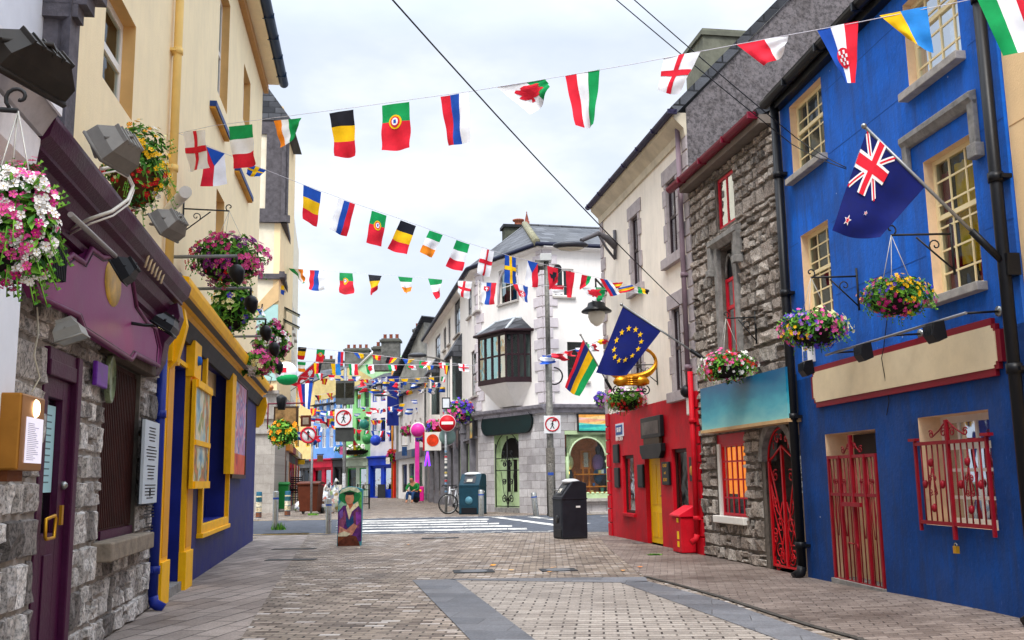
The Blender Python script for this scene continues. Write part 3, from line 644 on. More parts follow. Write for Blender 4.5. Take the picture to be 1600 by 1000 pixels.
slab_roof('roof',wh,[WH.P(-.05,.3,ZE+.1),WH.P(WL+.08,.3,ZE+.1),WH.P(WL+.08,-RD,ZK+.15),WH.P(-.05,-RD,ZK+.15)],slate,.16)
c=MB(); GF2=Fac(WH.P(3.2,0,0),WH.P(3.2,-3,0)); GF2.n=-Vector((WH.d.x,WH.d.y)); ca=GF2.px(1100,100); cb=GF2.px(1172,70); ct=GF2.px(1120,45)[1]
c.box(WH.T(),3.2,4.4,-abs(cb[0])-.7,-abs(ca[0]),ZE,ct,mat('#77786a',.9,.25,3,bump=.5)); c.box(WH.T(),3.15,4.45,-abs(cb[0])-.75,-abs(ca[0])+.06,ct-.18,ct-.08,mat('#6b6c60',.9,.2)); c.build('chimney',wh)
gutter(WH,wh,-.1,WL+.1,ZE+.02,.3,mat('#2b2744',.45,.15),.08)
q=MB(); q.extr(WH.T(),[(0,ZE-.45),(.04,ZE-.45),(.06,ZE-.3),(.24,ZE-.12),(.26,ZE),(0,ZE)],0,WL+.02,mat('#cfc4ae',.8,.15)); q.build('cornice',wh)
q=MB(); q2=MB(); k=0; z_=ZR
while z_<ZE-.5:
    L=.42 if k%2 else .26
    q.box(WH.T(),0.0,L,0,.03,z_,z_+.30,purst); q2.box(WH.T(),WL-L,WL,0,.03,z_,z_+.30,purst); z_+=.33; k+=1
q.build('quoins',wh,bevel=.006); q2.build('quoins',wh,bevel=.006)
q=MB(); q2=MB(); z_=.0; k=0
while z_<ZR-.2:
    L=.36; q.box(WH.T(),-.0,.28,0,.035,z_,z_+.30,red); q2.box(WH.T(),WL-.3,WL,0,.035,z_,z_+.30,red); z_+=.33; k+=1
q.build('red_quoins',wh,bevel=.006); q2.build('red_quoins',wh,bevel=.006)
brn=mat('#2e1f24',.4,.15)
for kk in 'ABCD':
    h=Q[kk]; window(WH,wh,h,-.09,brn,glass,2,1,.06,.05,sash=.52,curtain=[(.0,1,.55,1,lace),(.5,1,.0,.5,lace)] if kk in 'BD' else [(.2,.9,.1,.95,lace)])
    q=MB(); a,b,c,d=h; q.box(WH.T(),a-.24,b+.24,0,.03,d+.003,d+.30,purst); z_=c; k=0
    while z_<d:
        L=.22 if k%2 else .11; zz=min(z_+.36,d); q.box(WH.T(),a-L,a-.002,0,.03,z_,zz-.01,purst); q.box(WH.T(),b+.002,b+L,0,.03,z_,zz-.01,purst); z_+=.36; k+=1
    q.box(WH.T(),a-.28,b+.28,-.1,.10,c-.2,c-.004,purst); q.build('window_surround',wh,bevel=.008)
for kk in ('g1','g2'):
    h=Q[kk]; window(WH,wh,h,-.12,mat('#3a1a16',.5,.1),glass,1,1,.07,.04,curtain=[(.0,.7,0,1,mat('#7fa39a',.8,.2))] if kk=='g2' else [(.2,.9,0,.9,mat('#8a3048',.8,.4,9))],cdep=.15)
    q=MB(); q.box(WH.T(),h[0]-.05,h[1]+.05,-.1,.06,h[2]-.07,h[2]-.003,red); q.build('sill',wh)
h=Q['gd']; q=MB(); q.box(WH.T(-.14),h[0]+.0,h[1]-.0,0,.04,0.02,h[3],mat('#f0bd12',.4,.08)); 
for (u0,u1,v0,v1) in ((.15,.46,.08,.36),(.54,.85,.08,.36),(.15,.46,.44,.9),(.54,.85,.44,.9)): 
    W=h[1]-h[0]; q.box(WH.T(-.10),h[0]+u0*W,h[0]+u1*W,0,.012,h[3]*v0,h[3]*v1,mat('#e0aa0c',.4,.08))
dd=q.build('door',wh,bevel=.005,label='yellow panelled door'); q=MB(); q.tube([WH.P(h[0]+.1,-.1,1.0),WH.P(h[0]+.1,-.05,1.02),WH.P(h[0]+.2,-.05,1.0)],.012,blackm,6); q.build('handle',dd)
pipe(WH,wh,WH.px(1093,750)[0]+.0,0.2,3.3,red,.05); pipe(WH,wh,WH.px(1083,600)[0],2.95,ZE-.2,mat('#7d6a74',.5,.15),.05,shoe=False)
# black plaques
def plaque(rect,label,shape='box',m=None,txt=None,n=.0,f=WH,name='wall_plaque',tm=None,cat='plaque'):
    a,b,c,d=f.R(*rect,n=n+.05); p=thing(name,label,cat,f.P((a+b)/2,n,c)); g=MB(); g.box(f.T(n),a,b,.01,.05,c,d,m or blackm); g.build('plate',p,bevel=.008)
    g=MB(); g.box(f.T(n),a+.03,b-.03,.05,.056,c+.03,d-.03,mat('#2d2f30',.5,.3,14)); 
    if txt:
        L=len(txt)
        for i,tx in enumerate(txt): g.text(f.T(n),tx,(a+b)/2,d-(d-c)*(i+.75)/(L+.3),(d-c)/(L+1)*.6,.058,tm or gold,.002,True,sx=.8)
    g.build('lettering',p); return p
plaque((957,695,966,723),'small upper black plaque near the left quoins of the red wall',m=blackm); plaque((959,731,967,762),'small lower black plaque near the left quoins of the red wall')
plaque((995,726,1005,762),'black plaque between left window and yellow door of the red house'); plaque((1033,722,1046,758),'black plaque with gold words right of the yellow door',txt=('CLASSY','and','RETRO'))
p=plaque((1076,714,1085,752),'black plaque with gold circle beside the red downpipe'); a,b,c,d=WH.R(1076,714,1085,752,n=.05); g=MB(); g.lathe(WH.P((a+b)/2,.058,(c+d)/2-.03),[(0,.004),(.085,.004),(.09,0)],gold,16,axis=(WH.n.x,WH.n.y,0)); g.build('emblem',p)
a,b,c,d=WH.R(1000,658,1033,706,n=.1); p=thing('black_signboard','large black carved signboard with stepped base above the yellow door','sign',WH.P((a+b)/2,0,c)); g=MB(); H_=d-c
g.box(WH.T(),a,b,.02,.1,c+H_*.45,d+.05,blackm); g.box(WH.T(),a+.15,b-.15,.02,.09,c+H_*.25,c+H_*.45,mat('#4a3a28',.5,.3,8)); g.prism(WH.T(),[(a-.05,c+.02),(a+.1,c-.12),(b-.1,c-.12),(b+.05,c+.02),(b+.05,c+H_*.25),(a-.05,c+H_*.25)],.02,.12,blackm); g.build('board',p,bevel=.01)
g=MB(); g.box(WH.T(),a+.12,b-.12,.1,.11,c+H_*.55,d-.05,mat('#5d5450',.35,.6,4)); g.build('painting',p)
a,b,c,d=WH.R(962,663,974,681,n=.02); p=thing('street_name_sign','small blue and white street name plate on the red wall','sign',WH.P((a+b)/2,0,c)); g=MB(); g.box(WH.T(),a,b,.005,.03,c,d,mat('#c8d4e0',.4,0)); g.build('plate',p); g=MB(); g.box(WH.T(),a+.03,b-.03,.03,.034,c+.04,d-.04,mat('#28508e',.4,.1)); 
for i,tx in enumerate(('SRAID','AN CHEA')): g.text(WH.T(),tx,(a+b)/2,d-.2-i*.2,.12,.037,white,.002,True,sx=.9)
g.build('lettering',p)
# red utility box
s_=WH.px(1083,863)[0]; bx=thing('utility_box','red metal utility box with sloping lid and yellow stickers against the red wall','utility box',WH.P(s_,.3,0)); g=MB(); w2=.46
g.box(WH.T(),s_-w2/2-.02,s_+w2/2+.02,.02,.30,.02,.66,red); g.prism(lambda x,y,z_:WH.P(s_-w2/2-.05+y*(w2+.1),x,z_),[(0.0,.66),(.34,.66),(.34,.70),(.05,.86),(0,.86)],0,1,mat('#d81a30',.4,.08)); g.build('cabinet',bx,bevel=.012)
g=MB(); 
for (z0q,z1q) in ((.56,.64),(.26,.4),(.12,.22)): g.box(WH.T(),s_-w2/2+.1,s_-w2/2+.1-.0+.1,.30,.305,z0q,z1q,mat('#f2c40e',.5,.2))
g.build('sticker',bx)
# =============== CREAM HOUSE beyond blue (right edge) ===============
ch_=thing('cream_house','pale orange rendered house at the right edge beside the blue house','house',BL.P(sB-3,0,0)); w=MB(); crm=mat('#f3cf9c',.7,.07,1.5,bump=.4,bs=50)
w.box(BL.T(-7),sB-6,sB-.01,0,6.97,0,9.4,crm); 
for zz in (4.5,5.3,6.1,6.9,7.7): w.box(BL.T(0),sB-6,sB-.02,-.03,-.0275,zz,zz+.01,mat('#b98f60',.8,0))
w.build('wall',ch_); slab_roof('roof',ch_,[BL.P(sB-6,.2,9.4),BL.P(sB-.02,.2,9.4),BL.P(sB-.02,-3.5,12),BL.P(sB-6,-3.5,12)],slate)
# =============== CORNER BUILDING ===============
LCc=(C1.xy-C0.xy).length
cb_=thing('corner_building','white corner building with slate roof, black oriel window and grey stone ground floor','building',CC.P(LCc/2,0,0))
cw=mat('#ece7e2',.75,.05,1.5,bump=.3,bs=50,streak=.12); quo=mat('#cdc5c9',.8,.08,4,bump=.2)
ZC=CC.px(800,643)[1]; ZT=CC.px(800,400)[1]; LLN=23.6; RRN=14.0
ash=brick_mat('ashlar','#a39da0','#bdb6b6','#77706e',.62,.33,.012,vert=CC,bump=.5,dirt=.5,gap=1,ramp=[(0,hx('#a5a1a2')),(.5,hx('#bcb8b9')),(1,hx('#d2cece'))])
ashR=brick_mat('ashlar_right','#b0acad','#cbc7c7','#77706e',.62,.33,.012,vert=CR,bump=.5,dirt=.5,gap=1)
grn=mat('#b4c99c',.5,.1,4)
w=MB(); B={}
B['cd']=CC.R(772,681,812,797); t=list(B['cd']); t[2]=0; B['cd']=tuple(t)
B['cw']=CC.R(779,424,810,468); B['bay']=CC.R(760,534,806,597)
B['rs']=CR.R(882,675,946,771); B['rs']=(B['rs'][0],B['rs'][0]+4.6,B['rs'][2],B['rs'][3]); B['r1']=CR.R(864,419,897,464); B['r2']=CR.R(886,534,920,596)
def gcl(y0,y1,x0,x1): return CL.R(x0,y0,x1,y1)
# left facade windows (px rects measured in the photo)
lw=[CL.R(731,455,737,492),CL.R(741,445,747,484),CL.R(710,475,719,519),CL.R(700,500,704,536),CL.R(680,530,688,570),CL.R(693,515,697,545),CL.R(736,551,747,617),CL.R(706,572,722,625),CL.R(677,592,687,648)]
holes_wall(w,CC,0,LCc,ZC,ZT,[B['cw'],B['bay']],cw,.2,cw); holes_wall(w,CC,0,LCc,-.1,ZC,[B['cd']],ash,.35,grn)
holes_wall(w,CR,0,RRN,ZC,ZT,[B['r1'],B['r2']],cw,.2,cw); holes_wall(w,CR,0,RRN,-.1,ZC,[B['rs']],ashR,.25,grn)
lh=[]; 
for k,h in enumerate(lw): lh.append((h[0],max(h[1],h[0]+1.0),h[2],h[3]))
holes_wall(w,CL,0,LLN,ZC,ZT,lh,cw,.2,cw)
shopb=[(1.6+3.1*i,3.9+3.1*i,.75,3.1) for i in range(6)]
holes_wall(w,CL,0,LLN,-.1,ZC,shopb,mat('#8b8684',.8,.2,3,bump=.3),.3,mat('#4b4a4a',.7,.2))
w.face([CL.P(LLN,0,0),CL.P(LLN,-7,0),CL.P(LLN,-7,ZT),CL.P(LLN,0,ZT)],cw); w.build('wall',cb_)
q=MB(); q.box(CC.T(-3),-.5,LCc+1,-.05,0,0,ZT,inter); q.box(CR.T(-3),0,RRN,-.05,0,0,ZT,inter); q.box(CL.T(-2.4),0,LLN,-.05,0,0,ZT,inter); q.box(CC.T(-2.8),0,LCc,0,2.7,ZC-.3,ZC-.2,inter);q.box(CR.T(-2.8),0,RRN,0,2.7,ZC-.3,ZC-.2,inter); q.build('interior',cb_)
# roof
O=.35; a0=CL.P(LLN,O,ZT); a1=CC.P(-.25,O,ZT); a2=CC.P(LCc+.15,O,ZT); a3=CR.P(RRN,O,ZT); RP=atY(820,352,47.5); RP.z=max(RP.z,ZT+1.5)
zr=RP.z
rL=CL.P(LLN,0,0).xy; dd=RP.xy-CL.P(0,0,0).xy; n_in=-CL.n; off=dd.dot(n_in); r0=CL.P(LLN,-off,zr)
dr=RP.xy-CR.P(0,0,0).xy; offr=-dr.dot(CR.n); r1_=CR.P(RRN,-offr,zr)
slL=slate_mat('slate_left',CL); slC=slate_mat('slate_mid',CC)
q=MB(); 
for pts,m_ in (([a0,a1,RP,r0],slL),([a1,a2,RP],slC),([a2,a3,r1_,RP],slate)): q.face(pts,m_)
for pts in ([a0,a1,RP,r0],[a1,a2,RP],[a2,a3,r1_,RP]): q.face([p-Vector((0,0,.1)) for p in pts],slate)
q.tube([a2+Vector((0,0,.05)),RP+Vector((0,0,.05))],.17,mat('#8d8a72',.9,.5,5,bump=.8),6); q.tube([RP,r1_],.09,slate,6); q.tube([RP,r0],.09,slate,6); q.tube([a1,RP],.05,leadm,6); rf=q.build('roof',cb_)
q=MB(); cp=RP+Vector((-.2,2.2,0)); T=WT((cp.x,cp.y,0),.2); q.box(T,-.9,.5,-.4,.4,zr-1.6,zr+.35,mat('#4f5246',.9,.3,3)); q.box(T,-1.0,.6,-.5,.5,zr+.35,zr+.5,darkm)
q.lathe(T(-.1,0,zr+.5),[(.22,0),(.2,.25),(.3,.3),(.32,.36),(0,.42)],mat('#b06a50',.7,.2),12); q.lathe(T(.35,0,zr+.5),[(.15,0),(.14,.3),(.10,.3),(.1,.4),(.02,.75),(.03,.8),(0,.85)],mat('#8a4a3a',.7,.2),12); q.build('chimney',rf)
q=MB(); q.tube([a0,a1,a2,a3],.1,mat('#141a33',.5,.1),6); q.build('gutter',cb_)
q=MB(); 
for f_,x0,x1 in ((CL,0,LLN),(CC,-.1,LCc+.1),(CR,0,RRN)):
    q.extr(f_.T(),[(0,ZC-.2),(.10,ZC-.2),(.12,ZC-.08),(.25,ZC),(.28,ZC+.12),(0,ZC+.16)],x0,x1,mat('#8d8990',.75,.3,5,bump=.4)); q.extr(f_.T(),[(0,ZT-.2),(.3,ZT-.12),(.3,ZT-.04),(0,ZT)],x0,x1,cw)
q.build('cornice',cb_)
q=MB(); q2=MB(); z_=ZC+.2; k=0
while z_<ZT-.3:
    L=.62 if k%2 else .4
    q2.box(CC.T(),.0,L,0,.06,z_,z_+.40,quo); q.box(CC.T(),LCc-L,LCc,0,.06,z_,z_+.40,quo); q.box(CR.T(),0,L,0,.06,z_,z_+.40,quo); 
    if k%2==0: q2.box(CL.T(),0,.5,0,.05,z_,z_+.4,quo)
    z_+=.44; k+=1
q.build('quoins',cb_,bevel=.015); q2.build('quoins',cb_,bevel=.015)
# arched upper window
a,b,c,d=B['cw']; window(CC,cb_,(a,b,c,d),-.15,white,dglass,2,2,.07,.04,sill=greyst2,curtain=[(.1,.9,0,.85,mat('#3f6f68',.8,.3,14))])
q=MB(); r=(b-a)/2; xm=(a+b)/2; zs=d-r
for sd in (-1,1):
    pts=[(xm+sd*r*math.sin(t),zs+r*math.cos(t)) for t in [pi/2*i/8 for i in range(9)]]; 
    for i in range(8): q.face([CC.P(pts[i][0],-.04,pts[i][1]),CC.P(pts[i+1][0],-.04,pts[i+1][1]),CC.P(xm+sd*r,-.04,pts[i+1][1]),CC.P(xm+sd*r*.999,-.04,d+.02),CC.P(pts[i][0],-.04,d+.02)],cw)
q.tube([CC.P(a,.01,c)]+[CC.P(xm-r*math.cos(t),.01,zs+r*math.sin(t)) for t in [pi*i/12 for i in range(13)]]+[CC.P(b,.01,c)],.06,quo,6); q.build('arch_moulding',cb_)
# oriel bay
a,b=CC.px(757,560,.5)[0],CC.px(818,560,.35)[0]; c,d=B['bay'][2],B['bay'][3]; ow=mat('#2c1a20',.45,.2,6)
bay=MB(); D_=.95; pA,pB,pC,pD=CC.P(a-.1,.0,0),CC.P(a+.22,D_,0),CC.P(b-.42,D_,0),CC.P(b+.05,0,0)
def up(p,z): return Vector((p.x,p.y,z))
for p,q_ in ((pA,pB),(pB,pC),(pC,pD)):
    f_=Fac(p.xy,q_.xy); f_.n=-f_.n if f_.n.dot(CC.n)<0 else f_.n; L=(q_.xy-p.xy).length; n_=4 if L>1 else 2
    bay.box(f_.T(),0,L,-.06,.02,c-.1,c+.12,ow); bay.box(f_.T(),0,L,-.06,.02,d-.12,d+.05,ow); zm=(c+d)/2+.05; bay.box(f_.T(),0.06,L-.06,-.04,.0,zm-.035,zm+.035,ow)
    for i in range(n_+1): x=L*i/n_; bay.box(f_.T(),max(0,x-.045),min(L,x+.045),-.05,.012,c+.12,d-.12,ow)
bw=bay.build('bay_window',cb_); g=MB()
for p,q_ in ((pA,pB),(pB,pC),(pC,pD)): i_=(CC.P((a+b)/2,0,0).xy-(p.xy+q_.xy)/2).normalized()*.03; i3=Vector((i_.x,i_.y,0)); g.face([up(p,c)+i3,up(q_,c)+i3,up(q_,d)+i3,up(p,d)+i3],dglass)
g.build('pane',bw); g=MB(); g.box(CC.T(),a+.25,b-.4,.35,.38,c,d,mat('#1a5650',.8,.5,12)); g.build('blind',bw)
g=MB(); zc=CC.px(782,637,.2)[1]; lo=[CC.P(a+.55,0,zc),CC.P(a+.75,.25,zc),CC.P(b-.85,.25,zc),CC.P(b-.65,0,zc)]; hi=[up(p,c-.1) for p in (pA,pB,pC,pD)]
for i in range(3): g.face([lo[i],lo[i+1],hi[i+1],hi[i]],cw)
g.face(lo,cw); g.face(hi,cw); g.build('corbel',bw)
ctr=CC.P((a+b)/2,.2,0); e=.14; g=MB(); ou=[up(ctr+(p-ctr)*1.13,d+.05) for p in (pA,pB,pC,pD)]; zt2=CC.px(790,500,.3)[1]; in_=[CC.P(a+.55,0,zt2),CC.P(a+.62,.3,zt2),CC.P(b-.7,.3,zt2),CC.P(b-.62,0,zt2)]
for i in range(3): g.face([ou[i],ou[i+1],in_[i+1],in_[i]],slC)
g.face(in_,leadm); g.face(ou,ow)
for i in (1,2): g.tube([ou[i],in_[i]],.06,mat('#b9c0c6',.5,.1),6)
g.tube(in_,.06,mat('#b9c0c6',.5,.1),6); g.tube(ou,.07,ow,6); g.build('bay_roof',bw)
# corner door
a,b,c,d=B['cd']; g=MB(); g.box(CC.T(-.32),a,b,0,.03,.18,d,grn); g.box(CC.T(-.3),a,b,0,.32,0,.2,greyst); xm=(a+b)/2; r=(b-a)/2-.12
sem=lambda cx,cz,r_,k=14:[(cx+math.cos(pi*i/k)*r_,cz+math.sin(pi*i/k)*r_) for i in range(k+1)]
g.build('door_surround',cb_); g=MB(); g.prism(CC.T(-.29),sem(xm,d-r-.12,r)+[],0,.012,inter)
for q_ in (-1,1): cx=xm+q_*.26; g.prism(CC.T(-.29),[(cx-.13,.85)]+sem(cx,2.15,.13,8)[::-1]+[(cx+.13,.85)],0,.014,inter)
g.box(CC.T(-.29),xm-.02,xm+.02,0,.03,.2,d-r-.15,grn); g.box(CC.T(-.29),a+.1,b-.1,0,.05,d-r-.2,d-r-.12,grn); g.build('door',cb_)
gt=thing('shop_gate','black wrought iron gate with spirals over the pale green corner shop door','gate',CC.P(xm,0,0)); g=MB(); n0=-.05
for x in (a+.02,xm,b-.02): g.cyl(CC.P(x,n0,.2),CC.P(x,n0,d-.35 if x!=xm else d-.05),.028,blackm,6)
for z_ in (.25,1.75,d-r-.15): g.cyl(CC.P(a,n0,z_),CC.P(b,n0,z_),.02,blackm,6)
g.tube([CC.P(x,n0,z_) for x,z_ in sem(xm,d-.35-r*.6,(b-a)/2-.02)],.02,blackm,6)
for q_ in (-1,1):
    ex=Vector((CC.d.x,CC.d.y,0))*q_
    for (u,zz,rd,up_) in ((.27,.55,.2,1),(.27,1.3,.15,-1),(.24,2.0,.13,1),(.3,2.5,.1,-1)): g.tube(spiral(CC.P(xm+q_*u,n0,zz),ex,Vector((0,0,up_)),.03,rd,0,1.6*2*pi,26),.022,blackm,5)
    g.tube([CC.P(xm+q_*.02,n0,.3),CC.P(xm+q_*.3,n0,.8),CC.P(xm+q_*.5,n0,1.7)],.014,blackm,5); g.tube([CC.P(xm+q_*.02,n0,d-1.2),CC.P(xm+q_*.3,n0,d-.8),CC.P(xm+q_*.45,n0,d-1.1)],.014,blackm,5)
g.build('bars',gt)
# dark oval-ended sign
a,b,c,d=CC.R(752,650,831,675,n=.1); r=(d-c)/2; sg=thing('fascia_sign','blank dark green fascia sign with rounded ends over the corner shop door','sign',CC.P((a+b)/2,0,c)); g=MB()
pts=[(b-r+math.sin(pi*i/10)*r,(c+d)/2-math.cos(pi*i/10)*r) for i in range(11)]+[(a+r-math.sin(pi*i/10)*r,(c+d)/2+math.cos(pi*i/10)*r) for i in range(11)]
g.prism(CC.T(),pts,.02,.1,mat('#0d2526',.4,.2)); g.build('board',sg); g=MB(); g.tube([CC.P(x,.1,z_) for x,z_ in pts],.02,blackm,5,True); g.build('border',sg)
# left upper windows
for h in lh[:6]: window(CL,cb_,h,-.1,mat('#5a5557',.6,.1),dglass,2,3,.05,.035,sill=greyst2,sillp=.12)
for h in lh[6:7]: window(CL,cb_,h,-.1,ow,dglass,2,1,.07,.06,sash=.5,sill=greyst2,sillp=.16)
for k,h in enumerate(lh[7:]):
    g=MB(); a,b,c,d=h; b=a+2.1; T=CL.T()
    for x in (a,b): g.box(T,x-.05,x+.05,.5,.6,c,d,cw)
    g.box(T,a-.1,b+.1,0,.62,c-.35,c,cw); g.box(T,a-.05,b+.05,.55,.6,d-.15,d,ow); g.box(T,(a+b)/2-.04,(a+b)/2+.04,.52,.58,c,d,white)
    w_=g.build('bay_window',cb_); g=MB(); g.box(T,a,b,.5,.52,c,d,dglass); g.box(T,a,a+.02,0,.5,c,d,dglass); g.build('pane',w_)
    g=MB(); g.prism(lambda x,y,z_:CL.P(a-.15+y*(b-a+.3),x,z_),[(0,d),(.75,d),(0,d+1.2)],0,1,slate); g.build('bay_roof',w_)
# right upper windows
window(CR,cb_,B['r1'],-.12,white,dglass,2,1,.08,.06,sill=greyst2,curtain=[(.0,1,0,1,mat('#2f5a4c',.8,.2))]); window(CR,cb_,B['r2'],-.12,mat('#3f4440',.6,.2),dglass,1,3,.05,.04,sill=greyst2)
# right shop front
a,b,c,d=B['rs']; g=MB(); W=1.72; zs=d-.98
for i in range(3):
    x0=a+.1+i*W; cx=x0+W/2; r=W/2-.1
    for sd in (-1,1):
        P_=[(cx+sd*r*math.sin(t),zs+r*math.cos(t)) for t in [pi/2*j/8 for j in range(9)]]
        for j in range(8): 
            if cx+r<b+.3: g.prism(CR.T(-.12),[P_[j],P_[j+1],(cx+sd*W/2,P_[j+1][1]),(cx+sd*W/2,d),(P_[j][0],d)],0,.06,grn)
    g.tube([CR.P(cx+r*math.cos(t),-.04,zs+r*math.sin(t)) for t in [pi*j/14 for j in range(15)]],.035,mat('#c5d6b0',.5,.05),6)
    g.cyl(CR.P(x0,-.05,c+.05),CR.P(x0,-.05,zs),.07,grn,8); g.box(CR.T(-.12),x0-.1,x0+.1,0,.08,zs-.25,zs-.15,grn)
g.box(CR.T(),a-.05,b,-.15,.1,c-.18,c-.0,grn); g.box(CR.T(),a-.05,b,-.1,.18,c-.3,c-.18,greyst2); g.box(CR.T(),a,b,-.12,.02,d-.1,d+.05,grn)
for i in range(24): g.blob(CR.P(a+.1+i*.2,.08,c+.02),.08,.04,.05,grn,6,4)
sw=g.build('shop_window',cb_); g=MB(); g.face([CR.P(a,-.1,c),CR.P(b,-.1,c),CR.P(b,-.1,d),CR.P(a,-.1,d)],glass); g.build('pane',sw)
dis=MB(); org=mat('#d07a26',.6,.2,9); T=CR.T(-.9)
dis.box(T,a,b,-.6,-.55,c,d,mat('#7a4526',.9,.6,3,emit=.22,name='glowing_shop_back')); dis.box(T,a,b,-.5,.7,c,c+.06,org)  # back board emits its own warm glow, added to brighten the display
for x in (a+1.02,a+.66,a+1.28): dis.box(T,x-.035,x+.035,.0,.06,c,zs+(.25 if x>a+.7 else -.6),org)
dis.box(T,a+.92,a+1.38,.0,.05,zs-.5,zs+.25,mat('#c9743a',.6,.1)); dis.box(T,a+.99,a+1.3,.05,.06,zs-.42,zs+.17,mat('#d9c9bb',.7,.5,30))
for z_ in (c+.25,c+.75): dis.box(T,a+.66,a+2.0,-.1,.25,z_,z_+.05,org)
for x,m1,m2 in ((a+.35,mat('#d7cf96',.8,.2,6),mat('#24303e',.8,.2)),(a+1.65,mat('#8a5f96',.8,.2),mat('#23405e',.8,.2)),(a+2.6,mat('#22418e',.8,.2),mat('#333',.8,.2) if 0 else mat('#33363a',.8,.2))):
    dis.blob(T(x,.1,c+1.25),.24,.12,.36,m1,10,8,.1); dis.blob(T(x,.1,c+.72),.2,.12,.35,m2,10,8,.1); dis.lathe(T(x,.1,c+1.6),[(.06,-.05),(.07,.05),(.1,.15),(.08,.28),(0,.33)],darkm,8)
rr=random.Random(2)
for i in range(26): dis.box(T,*(lambda x:(x,x+rr.uniform(.05,.14)))(a+rr.uniform(.1,2.8)),.2,.3,*(lambda z_:(z_,z_+rr.uniform(.06,.2)))(c+rr.choice((.06,.30,.8))),mat(rr.choice(['#b8452a','#2f6a50','#c9b06a','#e0dccf','#345a8a']),.7,.1))
dis.build('window_display',sw); g=MB(); g.blob(T(a+.3,.3,c+.85),.05,.05,.12,mat('#ffc060',.5,0,emit=6,name='warm_lamp'),8,6); g.build('lamp',sw)
sg=thing('painted_sign','painted shop sign with sunset sky over turquoise sea on the corner building','sign',CR.P(a+1.4,0,d+.1)); g=MB(); a2,b2,c2,d2=CR.R(903,648,946,673); b2=a2+3.2
def bands(mb,T,a,b,c,d,cols,n,seed=0,K=14):
    rr=random.Random(seed); ys=[c+(d-c)*i/len(cols) for i in range(len(cols)+1)]
    L=[[y+(0 if j in(0,len(cols)) else (d-c)/len(cols)*.5*math.sin(i*.7+j*2.1+seed)) for i in range(K+1)] for j,y in enumerate(ys)]
    for j,cc in enumerate(cols):
        for i in range(K): x0=a+(b-a)*i/K;x1=a+(b-a)*(i+1)/K; mb.face([T(x0,n,L[j][i]),T(x1,n,L[j][i+1]),T(x1,n,L[j+1][i+1]),T(x0,n,L[j+1][i])],mat(cc,.5,.2,6))
g.box(CR.T(),a2-.06,b2,.02,.1,c2-.05,d2+.04,blackm); g.build('board',sg); g=MB(); bands(g,CR.T(),a2,b2,c2,d2,['#39b0a0','#4cc8b4','#2f9fa8','#68d2bc','#e7c27a','#e9a37a','#e8b8b0','#f2d08c','#e8a04a'],.105); g.prism(CR.T(),[(a2+.9,c2+.3),(a2+1.35,c2+.32),(a2+1.15,c2+.42)],.105,.11,mat('#d8a24a',.5,.2)); g.build('painting',sg)
# left ground floor: pilasters, shop windows
g=MB(); dst=mat('#77757b',.75,.25,3,bump=.3)
for i in range(7): x=1.05+3.1*i; g.box(CL.T(),x-.25,x+.25,0,.22,0,ZC-.15,dst); g.box(CL.T(),x-.3,x+.3,0,.28,0,.5,dst); g.box(CL.T(),x-.3,x+.3,0,.28,ZC-.6,ZC-.45,dst)
g.box(CL.T(),.2,LLN,0,.16,3.2,3.3,dst); g.build('pilasters',cb_)
for i,(x0,x1,z0q,z1q) in enumerate(shopb):
    fm=grn if i<2 else darkm; window(CL,cb_,(x0,x1,z0q,z1q),-.15,fm,dglass,2,1,.12,.1,name='shop_window',curtain=[(.05,.95,0,.8,mat(['#d8c48a','#8a8a5a','#3b3038','#2c3a44','#7a2a4a','#333a3a'][i],.8,.5,8))],cdep=.4)
for i,(px_,lab,cc) in enumerate((((731,662,741,686),'small framed picture sign nearest the corner on the grey pilasters',['#d0a24a','#7c8a6a','#c7b48a']),((707,675,719,700),'dark framed picture sign behind the back of the no-entry sign',['#3a2f33','#4a3a38','#5a4a40']))):
    h=CL.R(*px_,n=.2); h=(h[0],h[0]+.9,h[2],h[3]); p=thing('picture_sign',lab,'sign',CL.P(h[0],.2,h[2])); q=MB(); q.box(CL.T(.22),h[0],h[1],0,.06,h[2],h[3],darkm); q.build('frame',p); q=MB(); bands(q,CL.T(.22),h[0]+.06,h[1]-.06,h[2]+.06,h[3]-.06,cc,.065,i); q.build('picture',p)
# blank round/ square signs on CL
def disc_sign(c,r,ax,label,mats,name='round_sign',th=.05,pole=None,cat='sign'):
    p=thing(name,label,cat,c); g=MB()
    g.lathe(c,[(0,0),(r,0),(r,th),(0,th)],mats[1],24,axis=ax); g.build('rim',p); g=MB(); g.lathe(c+Vector(ax).normalized()*th,[(0,.006),(r*.88,.006),(r*.88,0)],mats[0],24,axis=ax); g.build('face',p); return p
pinkm=mat('#ee3fae',.4,.15,2)
p=disc_sign(atY(653,672,58),.46,(0,-1,.0),'pink round blank sign with white rim above the pink column',(pinkm,white)); q=MB(); cc_=atY(653,672,58); q.cyl(cc_+Vector((0,.03,0)),cc_+Vector((1.6,.5,0)),.03,darkm,6); q.build('bracket',p)
c_=gr(652,783.5); q=MB(); q.box(WT((c_.x-.0,c_.y,0)),-.14,.14,-.15,.15,0,5.0,pinkm); tag(q.build('pink_column'),'tall pink painted column under the round pink sign','column')
p=thing('square_sign','white square sign with red and orange ball behind the flower baskets','sign',atY(675,690,54)); q=MB(); c_=atY(675,688,54); q.box(WT((c_.x,54,c_.z)),-.5,.5,0,.08,-.55,.45,white); q.box(WT((c_.x,54,c_.z)),-.5,-.4,-.01,0,-.55,.45,redp); q.build('panel',p); q=MB(); q.lathe(Vector((c_.x+.04,53.98,c_.z)),[(0,0),(.33,0)],mat('#e8441c',.5,.3,3),20,axis=(0,-1,0)); q.build('ball_picture',p)
